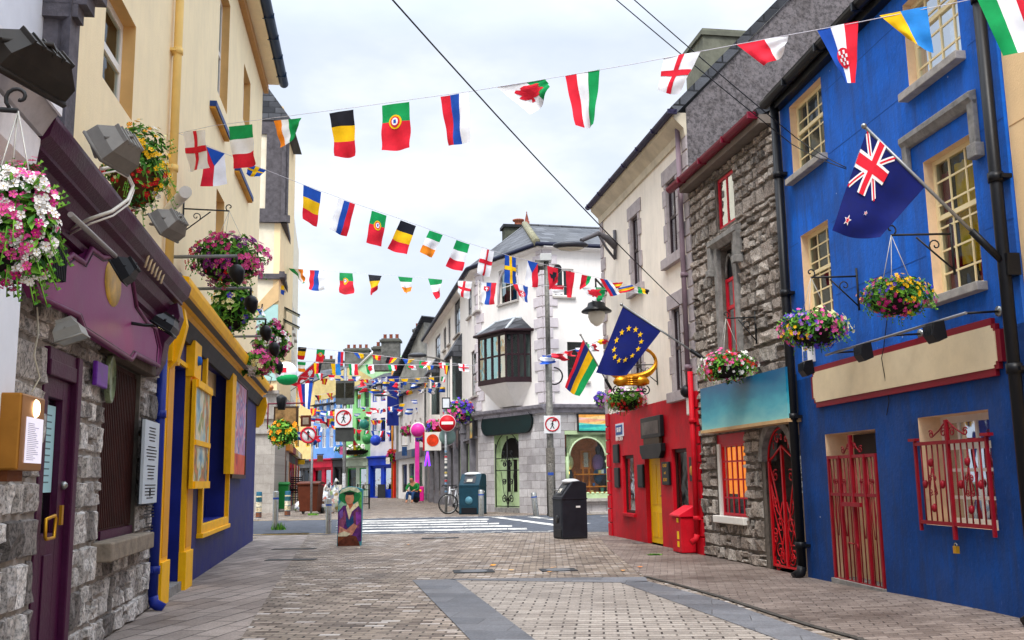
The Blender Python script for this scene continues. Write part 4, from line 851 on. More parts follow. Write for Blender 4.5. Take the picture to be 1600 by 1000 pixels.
# low white building between corner building and concrete house
lb_=thing('low_white_house','low white house with dark gutter left of the grey corner shops','house',gr(640,780)); FL=Fac(CL.P(LLN+.05,.2,0),None,-15); w=MB(); h_=FL.px(645,610)[1]
hh=[(1.2+2.2*i,1.9+2.2*i,h_*.52,h_*.72) for i in range(5)]; hb=[(.8,3.4,.5,2.6),(4.2,6.8,.5,2.6),(7.6,10.2,.5,2.6)]
holes_wall(w,FL,0,12,0,h_,hh+hb,cw,.2); w.face([FL.P(12,0,0),FL.P(12,-6,0),FL.P(12,-6,h_),FL.P(12,0,h_)],cw); w.build('wall',lb_)
for h in hh: window(FL,lb_,h,-.12,white,dglass,2,2,.06,.04)
for h in hb: window(FL,lb_,h,-.12,darkm,dglass,2,1,.1,.06,name='shop_window')
slab_roof('roof',lb_,[FL.P(0,.3,h_),FL.P(12.2,.3,h_),FL.P(12.2,-4,h_+2),FL.P(0,-4,h_+2)],slL); gutter(FL,lb_,0,12,h_,.3,blackm,.12)
q=MB(); q.box(FL.T(),0,12,.0,.25,3.0,3.6,dst); q.box(FL.T(),.5,3.5,.25,.3,3.05,3.55,mat('#2c4a6e',.5,.3)); q.build('fascia',lb_)
# =============== FAR ROW ===============
FR=Fac(gr(616,773),None,0); 
_a=Vector((-11.2,78)); _g=gr(616,773)*.82; FR=Fac((_g.x,_g.y),(_g.x-20.4,_g.y+22.5)); 
def frx(px,py=765): return FR.px(px,py)[0]
def house(f,s0,s1,h,wm,label,wins=(),name='terraced_house',roofm=None,shop=None,ridge=1.8,dep=8,wf=white,gablepts=None,chim=None,trim=None,shoph=3.3,cat='house',winlab=None,gl=None,wd=.7,rows=None,cols=3):
    p=thing(name,label,cat,f.P((s0+s1)/2,0,0)); w=MB(); hs=list(wins); W=s1-s0
    if rows:
        for (z0q,z1q) in rows:
            for i in range(cols): x=s0+W*(i+.5)/cols; hs.append((x-wd/2,x+wd/2,z0q,z1q))
    zb_=shoph if shop else 0
    holes_wall(w,f,s0,s1,zb_,h,hs,wm,.18)
    if shop:
        sm,gl_,kind=shop; sh_=[]; n_=max(2,int(W/1.8)); 
        for i in range(n_): x0=s0+W*(i+.14)/n_; x1=s0+W*(i+.86)/n_; sh_.append((x0,x1,.0 if i==n_//2 else .6,2.5))
        holes_wall(w,f,s0,s1,0,zb_,sh_,sm,.2)
    for s_ in (s0,s1): w.face([f.P(s_,0,0),f.P(s_,-dep,0),f.P(s_,-dep,h),f.P(s_,-dep/2,h+ridge),f.P(s_,0,h)],wm)
    w.face([f.P(s0,-dep,0),f.P(s1,-dep,0),f.P(s1,-dep,h),f.P(s0,-dep,h)],inter); w.build('wall',p)
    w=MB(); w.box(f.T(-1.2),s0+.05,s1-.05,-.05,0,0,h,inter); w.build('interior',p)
    slab_roof('roof',p,[f.P(s0,.25,h),f.P(s1,.25,h),f.P(s1,-dep/2,h+ridge),f.P(s0,-dep/2,h+ridge)],roofm or slate)
    for hh_ in hs: window(f,p,hh_,-.12,wf,gl or dglass,2,2,.07,.045,sill=trim,sillp=.1)
    if shop:
        for i,hh_ in enumerate(sh_): window(f,p,hh_,-.12,sm if kind!='green' else mat('#1c9a3a',.5,.1),gl_ or dglass,1,1,.1,.05,name='door' if hh_[2]==0 else 'shop_window',curtain=[(.1,.9,.05,.7,mat(R_.choice(['#b88a4a','#d8d2c2','#7a3a3a','#4a6a7a','#c9a26a']),.8,.6,9))],cdep=.35)
        w=MB(); w.box(f.T(),s0+.05,s1-.05,.002,.22,2.65,3.2,sm); w.extr(f.T(),[(.2,3.2),(.4,3.3),(.4,3.4),(0,3.45),(0,3.2)],s0+.02,s1-.02,sm)
        for x in (s0+.15,s1-.15): w.box(f.T(),x-.13,x+.13,.002,.18,0,2.65,sm)
        w.build('shopfront',p)
    if chim:
        for (x,w_,zz) in chim:
            q=MB(); q.box(f.T(),x-w_/2,x+w_/2,-dep/2-.5,-dep/2+.5,h,zz,concrete); q.box(f.T(),x-w_/2-.12,x+w_/2+.12,-dep/2-.6,-dep/2+.6,zz-.25,zz-.05,mat('#5a5a56',.9,.2))
            k=max(2,int(w_/.6))
            for i in range(k): q.lathe(f.P(x-w_/2+w_*(i+.5)/k,-dep/2,zz-.05),[(.16,0),(.13,.38),(.16,.42),(.0,.43)],mat('#8f4f3c',.85,.3),8)
            q.build('chimney',p)
    gutter(f,p,s0,s1,h,.3,blackm,.1); return p
def Zf(y,px=600): return FR.px(px,y)[1]
b0=frx(618);b1=frx(578);b2=frx(540);b3=frx(522);b4=frx(488);b5=frx(455)
bluem=mat('#0c38b4',.5,.15); 
ph=house(FR,b0,b1,Zf(600,598),mat('#e8e6ea',.7,.05),'white upper house with bright blue shopfront at the end of the street',rows=[(4.6,6.6),(8.0,10.0)],cols=3,shop=(bluem,None,''),trim=None,wf=bluem)
house(FR,b1,b2,Zf(612,560)+.2,mat('#8fd48a',.7,.08),'mint green house with green arched shop windows at the street end',rows=[(4.8,6.8),(7.6,9.2)],cols=3,shop=(mat('#a8b4a0',.7,.2),None,'green'),wf=mat('#3f8f4a',.5,.1))
house(FR,b2,b3,Zf(640,530),mat('#5f98de',.7,.08),'sky blue house with black shopfront behind the brown bin',rows=[(4.6,6.4),(7,8.6)],cols=2,shop=(mat('#2c2a2c',.5,.2),None,''))
house(FR,b3,b4,Zf(632,505),mat('#6ea2e8',.7,.08),'pale blue house with crimson shopfront at the street end',rows=[(4.4,6.2),(7.2,8.8)],cols=3,shop=(mat('#c01636',.5,.15),None,''))
house(FR,b4,b5+2,Zf(600,470),mat('#e9cf8e',.7,.12),'cream house over a stone shopfront with yellow windows',rows=[(4.6,6.6),(8.2,10.2)],cols=3,shop=(mat('#5a5c60',.7,.3),None,''),wf=mat('#e8b41c',.5,.1))
# blue banner on white house + poles
_a,_b=atY(605,588,76),atY(623,665,76); q=MB(); q.box(WT((0,76,0)),_a.x,_b.x,0,.06,_b.z,_a.z,mat('#0c2070',.7,.1)); tag(q.build('banner'),'tall dark blue banner hanging on the white house at the street end','banner')
q=MB(); q.box(FR.T(),b0-.35,b0+.05,.1,.4,0,3.9,mat('#e0321c',.5,.1)); tag(q.build('red_pillar'),'narrow red pillar at the right end of the blue shopfront','pillar')
q=MB(); q.cyl(FR.P(b0-.1,.4,0),FR.P(b0-.1,.4,Zf(575,618)),.09,mat('#d08a3a',.6,.2),8); tag(q.build('ochre_drainpipe'),'tall ochre drainpipe rising between the dark blue banner and concrete house','pipe')
# green pitched house behind, and grey ones with chimneys
FB=Fac((-14.5,84),(-17.5,86)); FB2=Fac((-9.2,72),(-3.2,70.5))
w=MB(); f_=Fac(atY(557,650,103).xy,atY(606,650,98).xy); L=(atY(557,650,103).xy-atY(606,650,98).xy).length; z1q=f_.px(558,577)[1]; z2=f_.px(582,553)[1]; z3=f_.px(606,562)[1]
p=thing('green_gable_house','mint green gabled house rising behind the street-end roofs','house',f_.P(L/2,0,0)); mint=mat('#b4dcaa',.7,.08)
w.prism(f_.T(-6),[(0,0),(L,0),(L,z3),(L*.55,z2),(0,z1q)],0,6,mint); w.build('wall',p); q=MB(); q.tube([f_.P(-.2,.1,z1q),f_.P(L*.55,.1,z2+.1),f_.P(L+.2,.1,z3)],.15,white,6); q.build('bargeboard',p)
window(f_,p,(.6,1.3,z1q-3.4,z1q-1.6),.02,white,dglass,1,2); window(f_,p,(1.9,2.6,z1q-3.0,z1q-1.2),.02,white,dglass,1,2)
def chimney_stack(px0,px1,ptop,pbot,Y,label,pots):
    A_,B_=atY(px0,ptop,Y),atY(px1,ptop,Y); W=B_.x-A_.x; zt=A_.z; zb_=atY(px0,pbot,Y).z; cx=(A_.x+B_.x)/2; p=thing('chimney_stack',label,'chimney',Vector((cx,Y,zb_))); q=MB(); T=WT((cx,Y,0)); q.box(T,-W/2,W/2,-.6,.6,zb_,zt,mat('#6a6965',.9,.35,2,bump=.5)); q.box(T,-W/2-.15,W/2+.15,-.75,.75,zt-.35,zt-.12,mat('#55554f',.9,.2)); q.build('stack',p,bevel=.03)
    q=MB(); 
    for i in range(pots): q.lathe(T(-W/2+W*(i+.5)/pots,0,zt),[(.18,-.1),(.15,.38),(.19,.45),(0,.46)],mat('#8f4f3c',.85,.3),8)
    q.build('chimney_pots',p)
q=house(Fac(atY(540,600,112).xy,atY(500,600,116).xy),0,5.5,atY(520,560,113).z-2.6,concrete,'grey rendered house with tall chimney behind the hanging flags',rows=None,ridge=2.5)
chimney_stack(540,577,545,600,110,'wide grey chimney stack with four pots left of the stepped one',4)
chimney_stack(597,625,530,580,94,'tall grey stepped chimney stack with pots above the green house',3); 
chimney_stack(584,598,542,580,94.3,'lower shoulder of grey masonry beside the stepped chimney',1)
chimney_stack(648,676,514,545,82,'square grey chimney stack above the long slate roof',3)
chimney_stack(500,535,562,600,114,'low grey chimney stack on the left behind striped flags',3)
FGc=Fac(atY(660,650,76).xy,atY(619,650,79).xy); Lg=(atY(660,650,76).xy-atY(619,650,79).xy).length; ztop=FGc.px(640,560)[1]
p=thing('concrete_house','plain grey concrete gable with box projection right of the ochre drainpipe','building',FGc.P(Lg/2,0,0)); w=MB(); rr_=FGc.px(619,590)[1]; w.prism(FGc.T(-6),[(-.2,0),(Lg,0),(Lg,rr_-.3),(Lg-.5,rr_),(-.2,ztop+3.0)],0,6,concrete); w.box(FGc.T(),Lg*.35,Lg*.85,0,1.0,FGc.px(640,650)[1],FGc.px(640,590)[1],concrete); w.build('wall',p,bevel=.03)
q=MB(); q.box(FGc.T(),-.2,Lg*.25,.02,.3,FGc.px(650,655)[1],FGc.px(650,628)[1],mat('#141c38',.3,.1)); q.build('dark_window',p)
slab_roof('roof',p,[FGc.P(Lg+.3,.4,rr_-.1),FGc.P(-.5,.4,ztop+3.1),FGc.P(-.5,-6,ztop+3.1),FGc.P(Lg+.3,-6,rr_-.1)],slL)
# filler terraces behind to close the street end
for i,(x,y,w_,h_,cc) in enumerate(((-42,116,12,8.5,'#cfc6b4'),(-56,120,14,9.5,'#b9b2a6'),(8,88,14,8,'#cfc9c0'))):
    f2=Fac((x,y),(x+w_,y+(-2 if i<2 else 0))); house(f2,0,w_,h_,mat(cc,.8,.1),['beige terraced house partly hidden far left at the street end','grey terraced house farthest left beyond the street end','pale house hidden behind the white corner building'][i],rows=[(3.4,4.8),(5.8,7.2)],cols=4)
# =============== LEFT: BLUE/YELLOW PUB ===============
sD=-13.15; 
bp=thing('blue_pub','dark blue pub front with yellow pilasters, cornice and window frame','pub',LB.P(sD/2,0,0)); ZF=3.6
pb=mat('#0d1a6c',.55,.2,2.2,bump=.55,bs=14,streak=.45,chips=.4)
P1=(-12.98,-12.5); P2=(-11.2,-10.62); 
dr=(P1[1],P2[0],0,LB.px(290,590)[1]+.1); wn=LB.R(318,575,350,810)
wn=(wn[0],wn[1],LB.px(334,812)[1],LB.px(334,565)[1])
w=MB(); holes_wall(w,LB,sD,0,-.1,ZF,[dr,wn],pb,.35,mat('#15237a',.5,.2)); w.face([LB.P(0,0,0),LB.P(0,-8,0),LB.P(0,-8,ZF),LB.P(0,0,ZF)],pb); w.face([LB.P(0,.3,ZF),LB.P(0,-.4,ZF),LB.P(sD,-.4,ZF),LB.P(sD,.3,ZF)],leadm); w.build('wall',bp)
q=MB(); q.box(LB.T(-.42),dr[0],dr[1],0,.06,.12,dr[3],mat('#101c66',.4,.15)); 
for z0q,z1q in ((.3,1.0),(1.1,2.1),(2.2,2.6)): q.box(LB.T(-.36),dr[0]+.12,dr[1]-.12,0,.02,z0q,z1q,mat('#15257e',.4,.15))
q.build('door',bp,bevel=.006); q=MB(); q.box(LB.T(),dr[0],dr[1],-.4,.05,0,.12,greyst); q.build('doorstep',bp)
q=MB(); q.box(LB.T(-.38),wn[0],wn[1],0,.05,wn[2],wn[3],mat('#132070',.4,.2)); q.box(LB.T(-.33),wn[0]+.15,wn[1]-.5,0,.02,wn[2]+.3,wn[3]-.2,mat('#3a2018',.6,.3)); q.box(LB.T(-.32),wn[0]+.05,wn[0]+.3,0,.3,wn[2]+.1,wn[2]+.3,darkm); q.build('window_recess',bp)
q=MB(); fw=.13; T=LB.T(); a,b,c,d=wn
q.box(T,a-fw,a,0,.07,c-fw,d+fw,yel); q.box(T,b,b+fw,0,.07,c-fw,d+fw,yel); q.box(T,a,b,0,.07,c-fw,c,yel); q.box(T,a,b,0,.07,d,d+fw,yel); q.box(T,a-fw-.04,b+fw+.04,0,.1,c-fw-.07,c-fw,yel); q.build('window_frame',bp,bevel=.008)
for (x0,x1),zc in ((P1,0),(P2,0)):
    q=MB(); q.box(T,x0,x1,0,.07,.0,2.95,yel); q.box(T,x0-.02,x1+.03,0,.10,0.0,.5,yel); q.box(T,x0-.02,x1+.03,0,.12,2.85,3.35,yel); q.box(T,x0+.05,x1-.05,.07,.08,.55,2.8,mat('#e09a14',.5,.15)); q.lathe(LB.P((x0+x1)/2,.12,3.1),[(.07,0),(.06,.04),(0,.06)],blu,12,axis=(LB.n.x,LB.n.y,0)); q.build('pilaster',bp,bevel=.012)
q=MB(); q.extr(T,[(0,ZF-.1),(.1,ZF-.1),(.14,ZF-.02),(.2,ZF+.0),(.22,ZF+.06),(.26,ZF+.1),(.29,ZF+.2),(.29,ZF+.26),(0,ZF+.3)],sD+.05,.35,yel); q.extr(T,[(0,ZF-.32),(.06,ZF-.32),(.1,ZF-.22),(.16,ZF-.12),(0,ZF-.12)],sD+.1,.1,darkm); 
for s_ in (.0,sD+.2): q.extr(T,[(0,ZF-.1),(.22,ZF-.1),(.26,ZF-.3),(.22,ZF-.5),(.16,ZF-.75),(.06,ZF-.85),(0,ZF-.85)],s_-.0,s_+.16,yel)
q.build('cornice',bp); q=MB(); q.box(T,P2[1],0,0,.03,3.42,3.5,yel); q.box(T,P1[1],P2[0],0,.03,dr[3]+.02,dr[3]+.08,yel); q.build('moulding',bp)
slab_roof('roof',bp,[LB.P(sD,.2,ZF+.3),LB.P(.2,.2,ZF+.3),LB.P(.2,-.6,ZF+.4),LB.P(sD,-.6,ZF+.4)],leadm,.04)
# blue drainpipe between pubs
pipe(LB,bp,-13.3,0,3.3,mat('#1a2c86',.4,.15),.055,.06)
# art panels
def art(mb,T,a,b,c,d,n,seed,pal):
    rr=random.Random(seed)
    m,t,bb=newmat('painted_panel'); v=t.pos((1,1,1)); nn=t.noise(v,2.2+seed*.3,3,.5); wv=t.add('ShaderNodeTexWave'); wv.inputs['Scale'].default_value=1.5; wv.inputs['Distortion'].default_value=9; wv.inputs['Detail'].default_value=2; t.link(v,wv.inputs['Vector'])
    mx=t.mix(.45,nn,wv.outputs['Fac']); t.link(t.ramp(mx,[(i/(len(pal)-1)*.7+.15,hx(c_)) for i,c_ in enumerate(pal)]),bb.inputs['Base Color']); bb.inputs['Roughness'].default_value=.35
    mb.box(T,a,b,n-.02,n,c,d,m)
r_=LB.R(306,604,324,752,n=.14); sh_=thing('painted_shutter','narrow yellow framed painted shutter open beside the pub window','shutter',LB.P(r_[0],.1,r_[2])); q=MB(); a,b,c,d=r_; TT=LB.T(.1)
q.box(TT,a-.06,a+.02,0,.05,c-.1,d+.1,yel);q.box(TT,b-.02,b+.06,0,.05,c-.1,d+.1,yel);q.box(TT,a,b,0,.08,c-.1,c,yel);q.box(TT,a,b,0,.08,d,d+.1,yel);q.box(TT,a,b,0,.07,(c+d)/2-.15,(c+d)/2-.08,yel); q.build('frame',sh_); q=MB(); art(q,TT,a,b,c,d,.04,1,['#2a6a8a','#8ab8c0','#e8d8b0','#6a8a3a','#d8783a','#2a5a3a','#e8e0d0']); q.build('painting',sh_)
r_=LB.R(366,592,381,742,n=.08); sh_=thing('painted_poster','dark framed colourful poster with red flames on the blue pub wall','poster',LB.P(r_[0],.1,r_[2])); q=MB(); a,b,c,d=r_; TT=LB.T(.04)
for bx in ((a-.1,a,c-.08,d+.08),(b,b+.1,c-.08,d+.08),(a,b,c-.08,c),(a,b,d,d+.08)): q.box(TT,bx[0],bx[1],-.04,.07,bx[2],bx[3],mat('#4a3228',.5,.2))
q.build('frame',sh_); q=MB(); art(q,TT,a,b,c+.4,d,.05,2,['#3a2a7a','#c85a8a','#e8d0d8','#4a90d0','#8a3a9a','#e0a0c0','#2060a0']); art(q,TT,a,b,c,c+.4,.05,3,['#a01818','#e83018','#f07030','#c02020']); q.build('painting',sh_)
x0,x1=LB.px(356,660,.05)[0],LB.px(361,660,.05)[0]; q=MB(); q.box(LB.T(),x0,x1+.1,0,.12,r_[2],r_[3]+.1,yel); q.build('yellow_board',bp)
# =============== PURPLE PUB ===============
sE=LB.px(27,740)[0]-.6
pp=thing('purple_pub','grey stone pub front with purple cornice, purple door and shuttered window','pub',LB.P((sD+sE)/2,0,0)); ZP=3.2
pur=mat('#430934',.42,.22,3,bump=.45,bs=30,streak=.35); pur2=mat('#7d2c66',.4,.10,1.6,bump=.1)
st2=stone_mat('granite_blocks',['#6a6562','#a19b97','#c4bfba','#dedad6','#7b7572','#cbc6c1','#ece8e4'],sp=30,bump=1.1,spk=.9)
pd=(LB.px(57,799)[0],LB.px(104,860)[0],0,LB.px(108,556)[1]); pw=(LB.px(159,700)[0],LB.px(217,700)[0],LB.px(180,840)[1],LB.px(197,572)[1])
w=MB(); holes_wall(w,LB,sE,sD,-.1,ZP,[pd,pw],mat('#98918a',.95,.3,9,bump=.6),.3,mat('#5b5650',.9,.3,5,bump=.5),n=-.015)
stones(w,LB,sE,sD,0,ZP,[pd,pw,],st2,(.16,.36),(.14,.34),.022,.004,rng=random.Random(21),jit=.028,N=6,rough=.6)
for (f0,f1) in ((pd[1],-1),(pw[0],1),(pw[1],-1)): pass
w.build('wall',pp)
q=MB(); a,b,c,d=pd; T=LB.T(-.05)
q.box(T,b-.13,b,0,.1,0,d,pur); q.box(T,a,b-.13,0,.08,d-.12,d,pur); q.box(T,a,b-.13,0,.09,2.2,2.32,pur); fr=q.build('door_frame',pp,bevel=.01)
q=MB(); q.box(T,b-.35,b-.14,-.03,.05,0,2.2,pur); q.box(T,a,a+.12,-.03,.05,0,2.2,pur); q.box(T,a+.12,b-.35,-.03,.05,0,1.05,pur); q.box(T,a+.12,b-.35,-.03,.05,2.05,2.2,pur); q.box(T,a+.2,b-.45,.05,.062,.15,.9,pur); dd=q.build('door',pp,bevel=.008)
q=MB(); q.box(T,a+.1,b-.33,-.01,.0,1.0,2.1,dglass); q.box(T,a,b-.1,-.01,0,2.3,d-.1,dglass); q.box(T,a,b,-.3,-.28,0,d,inter); q.build('pane',dd)
q=MB(); hp=LB.px(72,824,.03); 
q.tube([LB.P(hp[0]-.12,.06,hp[1]+.06),LB.P(hp[0]+.10,.06,hp[1]+.08),LB.P(hp[0]+.12,.06,hp[1]+.06),LB.P(hp[0]+.10,.06,hp[1]-.08),LB.P(hp[0]-.10,.06,hp[1]-.08),LB.P(hp[0]-.12,.06,hp[1]-.06)],.013,gold,6,True); q.lathe(LB.P(b-.24,.0,1.4),[(.03,0),(.035,.02),(.015,.04),(0,.045)],steel,10,axis=(LB.n.x,LB.n.y,0)); q.box(T,b-.27,b-.22,.05,.07,1.1,1.25,gold); q.build('handle',dd)
q=MB(); q.box(T,a+.16,b-.36,.0,.006,1.35,2.0,mat('#a9d3da',.6,.05)); 
for i in range(11): q.box(T,a+.25,b-.45,.0062,.0075,1.42+i*.05,1.43+i*.05,mat('#54707a',.6,0))
q.build('door_notice',dd)
q=MB(); a,b,c,d=pw; T=LB.T(-.1); bs=mat('#3c1c18',.6,.25,5,bump=.4)
q.box(T,a,b,0,.03,c,d,bs); n_=22
for i in range(n_): x=a+(b-a)*(i+.5)/n_; q.box(T,x-.011,x+.011,.03,.05,c+.1,d-.05,bs)
q.box(T,a+.25,b,.05,.07,c,c+.08,pur); q.build('shutter',pp)
q=MB(); q.box(LB.T(),a-.15,b+.2,-.2,.16,c-.17,c-.003,mat('#8b7f70',.9,.25,8,bump=.7)); q.build('sill',pp,bevel=.015)
q=MB(); q.box(LB.T(),a-.25,b+.25,-.05,.1,d,d+.18,mat('#5b5046',.9,.25,8,bump=.7)); q.build('lintel',pp,bevel=.012)
q=MB(); sK=LB.px(85,222,.38)[0]
prof=[(0,ZP-.12),(.05,ZP-.12),(.08,ZP-.02),(.12,ZP),(.12,ZP+.06),(.2,ZP+.12),(.23,ZP+.22),(.29,ZP+.24),(.29,ZP+.27),(.35,ZP+.32),(.38,ZP+.42),(.38,ZP+.45),(0,ZP+.5)]
q.extr(LB.T(),prof,sK,sD-.35,pur); q.build('cornice',pp)
q=MB(); q.extr(LB.T(),[(0,ZP+.1),(.3,ZP+.2),(.33,ZP+.05),(.28,ZP-.12),(.18,ZP-.25),(.15,ZP-.45),(.08,ZP-.6),(0,ZP-.6)],sD-.75,sD-.45,pur); q.build('bracket',pp,bevel=.01)
# purple sign with shaped outline
pl=[(50,440),(90,414),(112,398),(131,411),(142,389),(160,402),(178,400),(206,436),(213,480),(228,502),(243,514),(250,545),(248,572),(211,553),(205,562),(130,514),(122,492),(60,465)]
pts=[LB.px(x,y,.16) for x,y in pl]; ps=thing('pub_sign','purple shaped signboard with gold oval crest on the stone pub','sign',LB.P(pts[9][0],.2,pts[9][1]-.5))
def inset(p,k):
    cx=sum(a for a,b in p)/len(p); cz=sum(b for a,b in p)/len(p); return [(cx+(a-cx)*k,cz+(b-cz)*k) for a,b in p]
q=MB(); q.prism(LB.T(),pts,.09,.16,pur2); q.build('board',ps)
q=MB(); q.tube([LB.P(x,.162,z_) for x,z_ in pts],.022,mat('#6a2a55',.4,.1),6,True); q.tube([LB.P(x,.162,z_) for x,z_ in inset(pts,.93)],.007,mat('#2a0d22',.4,.1),6,True); q.build('border',ps)
q=MB(); o=LB.px(178,443,.17); q.lathe(LB.P(o[0],.162,o[1]),[(0,.012),(.9,.012),(1,0)],mat('#caa03a',.35,.35,5,metal=.3),24,axis=(LB.n.x,LB.n.y,0))
for i in range(len(q.v)):
    v=q.v[i]; rel=v-LB.P(o[0],.162,o[1]); dz=rel.z; al=rel.xy.dot(LB.d); nn=rel.xy.dot(LB.n); q.v[i]=LB.P(o[0]+al*.30,.162+nn,o[1]+dz*.2)
q.build('crest',ps)
# small plaques
r_=LB.R(151,563,166,608,n=.08); p=thing('small_plaque','small purple plaque on stone between purple door and shutter','sign',LB.P(r_[0],0,r_[2])); q=MB(); q.box(LB.T(),r_[0],r_[1],.05,.09,r_[2],r_[3],mat('#6a2a9a',.35,.3,8)); q.build('plate',p,bevel=.01)
o=LB.px(174,592,.08); p=thing('oval_plaque','oval brass and green plaque beside the shuttered window','sign',LB.P(o[0],0,o[1]-.2)); q=MB(); q.lathe((0,0,0),[(0,.03),(.85,.03),(.9,.045),(1,.04),(1,0)],mat('#7d8a6a',.3,.4,7,metal=.4),20,axis=(0,0,1)); q.v=[LB.P(o[0]+v.x*.14,.05+v.z,o[1]+v.y*.22) for v in q.v]; q.build('plate',p)
r_=LB.R(226,655,243,785,n=.08); p=thing('wall_notice','tall narrow pale notice board with dark text beside the blue drainpipe','sign',LB.P(r_[0],0,r_[2])); q=MB(); q.box(LB.T(),r_[0],r_[1],.06,.09,r_[2],r_[3],mat('#c3ccd3',.5,.05)); q.box(LB.T(),r_[0]-.02,r_[1]+.02,.05,.06,r_[2]-.02,r_[3]+.02,darkm); q.build('board',p); q=MB(); W=r_[1]-r_[0]; rr=random.Random(4)
for i in range(34):
    if i%6==5: continue
    z_=r_[3]-.08-i*.034; L=rr.uniform(.35,.75)*W; q.box(LB.T(),(r_[0]+r_[1])/2-L/2,(r_[0]+r_[1])/2+L/2,.09,.092,z_,z_+.012,blk)
q.lathe(LB.P((r_[0]+r_[1])/2,.09,r_[2]+.12),[(0,.003),(.05,.003),(.05,0)],blk,8,axis=(LB.n.x,LB.n.y,0)); q.build('lettering',p)
# menu box
n1=.36; a,b=LB.px(32,660,n1)[0],LB.px(69,660,n1)[0]; d=LB.px(32,612,n1)[1]; c=LB.px(32,735,n1)[1]; n0=.14
p=thing('menu_case','brass menu case with round lit lamp beside the purple door','menu case',LB.P((a+b)/2,n0,c)); br=mat('#a8712c',.32,.15,3,metal=.65); q=MB(); q.box(LB.T(),a,b,n0,n1,c,d,br); q.build('case',p,bevel=.012)
W=b-a; H_=d-c; q=MB(); q.box(LB.T(),a+W*.22,b-W*.08,n1+.001,n1+.006,c+H_*.1,c+H_*.7,mat('#e6e2f0',.5,.03,emit=.25,name='lit_menu_paper')); q.build('menu_paper',p); q=MB()
for i in range(20): q.box(LB.T(),a+W*.27,a+W*(.27+rr.uniform(.25,.5)),n1+.0062,n1+.0075,c+H_*(.14+i*.025),c+H_*(.146+i*.025),mat('#8a86a0',.6,0))
q.build('lettering',p); q=MB(); q.lathe(LB.P(a+W*.6,n1,d-H_*.17),[(0,.012),(.045,.012),(.055,0)],mat('#ffd9b0',.4,0,emit=2.2,name='menu_lamp'),16,axis=(LB.n.x,LB.n.y,0)); q.build('lamp',p)
q=MB(); q.tube([LB.P(a+W*.4,n0,d),LB.P(a+W*.8,.1,d+.1),LB.P(b+.05,.07,d+.25),LB.P(b-.02,.07,d+.6),LB.P(b+.04,.07,d+.9)],.006,mat('#d8d2bc',.6),5); q.build('cable',p)
q=MB(); q.box(LB.T(),a+.03,b-.15,.1,n1-.06,c-.06,c,mat('#6a3a1c',.6,.2)); q.build('shelf',p)
# neighbour shop (far left)
nb=thing('orange_shop','orange shopfront with white cornice at the left edge above the flowers','shop',LB.P(sE-3,0,0)); w=MB(); orr=mat('#d88a52',.7,.12,2,bump=.3)
w.box(LB.T(),sE-6,sE,-.3,-.02,-.1,ZP+.1,st2); w.box(LB.T(),sE-5.9,sK,-.0,.06,2.6,ZP-.0,orr); w.build('wall',nb)
# extra stonework of that front
w=MB(); stones(w,LB,sE-2.2,sE,0,1.6,[],st2,(.2,.42),(.17,.4),.022,.004,rng=random.Random(2),N=6); w.build('stonework',nb)
q=MB(); x1_=LB.px(27,560,.25)[0]; zb_=LB.px(6,735,.25)[1]; q.box(LB.T(),x1_-1.6,x1_,.02,.25,zb_,2.75,mat('#e6ecf6',.5,.05)); q.build('pilaster',nb,bevel=.01)
q=MB(); wc=mat('#eeeef4',.6,.15,3); gc=mat('#b4b1b6',.7,.2,3)
q.extr(LB.T(),[(0,ZP+.0),(.1,ZP+.0),(.12,ZP+.08),(.28,ZP+.1),(.3,ZP+.26),(.3,ZP+.29),(.2,ZP+.3),(0,ZP+.3)],sE-6,sK,wc); q.extr(LB.T(),[(0,ZP+.3),(.31,ZP+.31),(.37,ZP+.42),(.4,ZP+.46),(.4,ZP+.5),(0,ZP+.5)],sE-6,sK,gc); q.box(LB.T(),sE-6,sK,.40,.415,ZP+.44,ZP+.5,wc); q.build('cornice',nb)
# =============== CREAM UPPER BUILDING ===============
cz=thing('cream_building','tall cream three storey building with white windows above the pubs','building',LC.P(-6,0,0)); cm=mat('#fbe7bd',.75,.05,1.3,bump=.4,bs=45,streak=.10); crev=mat('#d9ae70',.75,.08,2)
ZU=LC.px(425,172)[1]-.1; sN=LC.px(135,100)[0]; U=[]
U.append((LC.px(160,120)[0],LC.px(209,120)[0],LC.px(205,188)[1],LC.px(212,41)[1]))
U.append((LC.px(341,100)[0],LC.px(357,100)[0],LC.px(350,168)[1],LC.px(360,10)[1]))
U.append((LC.px(380,150)[0],LC.px(391,150)[0],LC.px(390,215)[1],LC.px(385,110)[1]))
U.append((LC.px(337,340)[0],LC.px(350,340)[0],LC.px(345,400)[1],LC.px(342,300)[1]))
w=MB(); holes_wall(w,LC,sN,0,3.0,ZU,U,cm,.22,crev); 
for (z_) in (4.6,5.6,6.6,7.6,8.6): pass
w.face([LC.P(0,0,0),LC.P(0,-9,0),LC.P(0,-9,ZU),LC.P(0,0,ZU)],cm); w.build('wall',cz)
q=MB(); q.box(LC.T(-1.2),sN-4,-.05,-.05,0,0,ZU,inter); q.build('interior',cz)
for k,h in enumerate(U): window(LC,cz,h,-.2,white,glass,1,1,.09,.05,sash=.5,curtain=[(0,1,0,1,mat('#d9c48a',.8,.2,9))] if k==0 else None,cdep=.25)
for (x0,y0,x1,y1) in ((337,155,359,213),(374,265,395,303)):
    a,z1q=LC.px(x0,y0,.1); b,z2=LC.px(x1,y1,.1); z_=(z1q+z2)/2; q=MB(); q.box(LC.T(),min(a,b),max(a,b),0,.12,z_-.1,z_,mat('#24407e',.5,.2)); q.box(LC.T(),min(a,b)+.01,max(a,b)-.01,0,.10,z_-.14,z_-.1,mat('#c48a2c',.6,.2)); q.build('sill',cz)
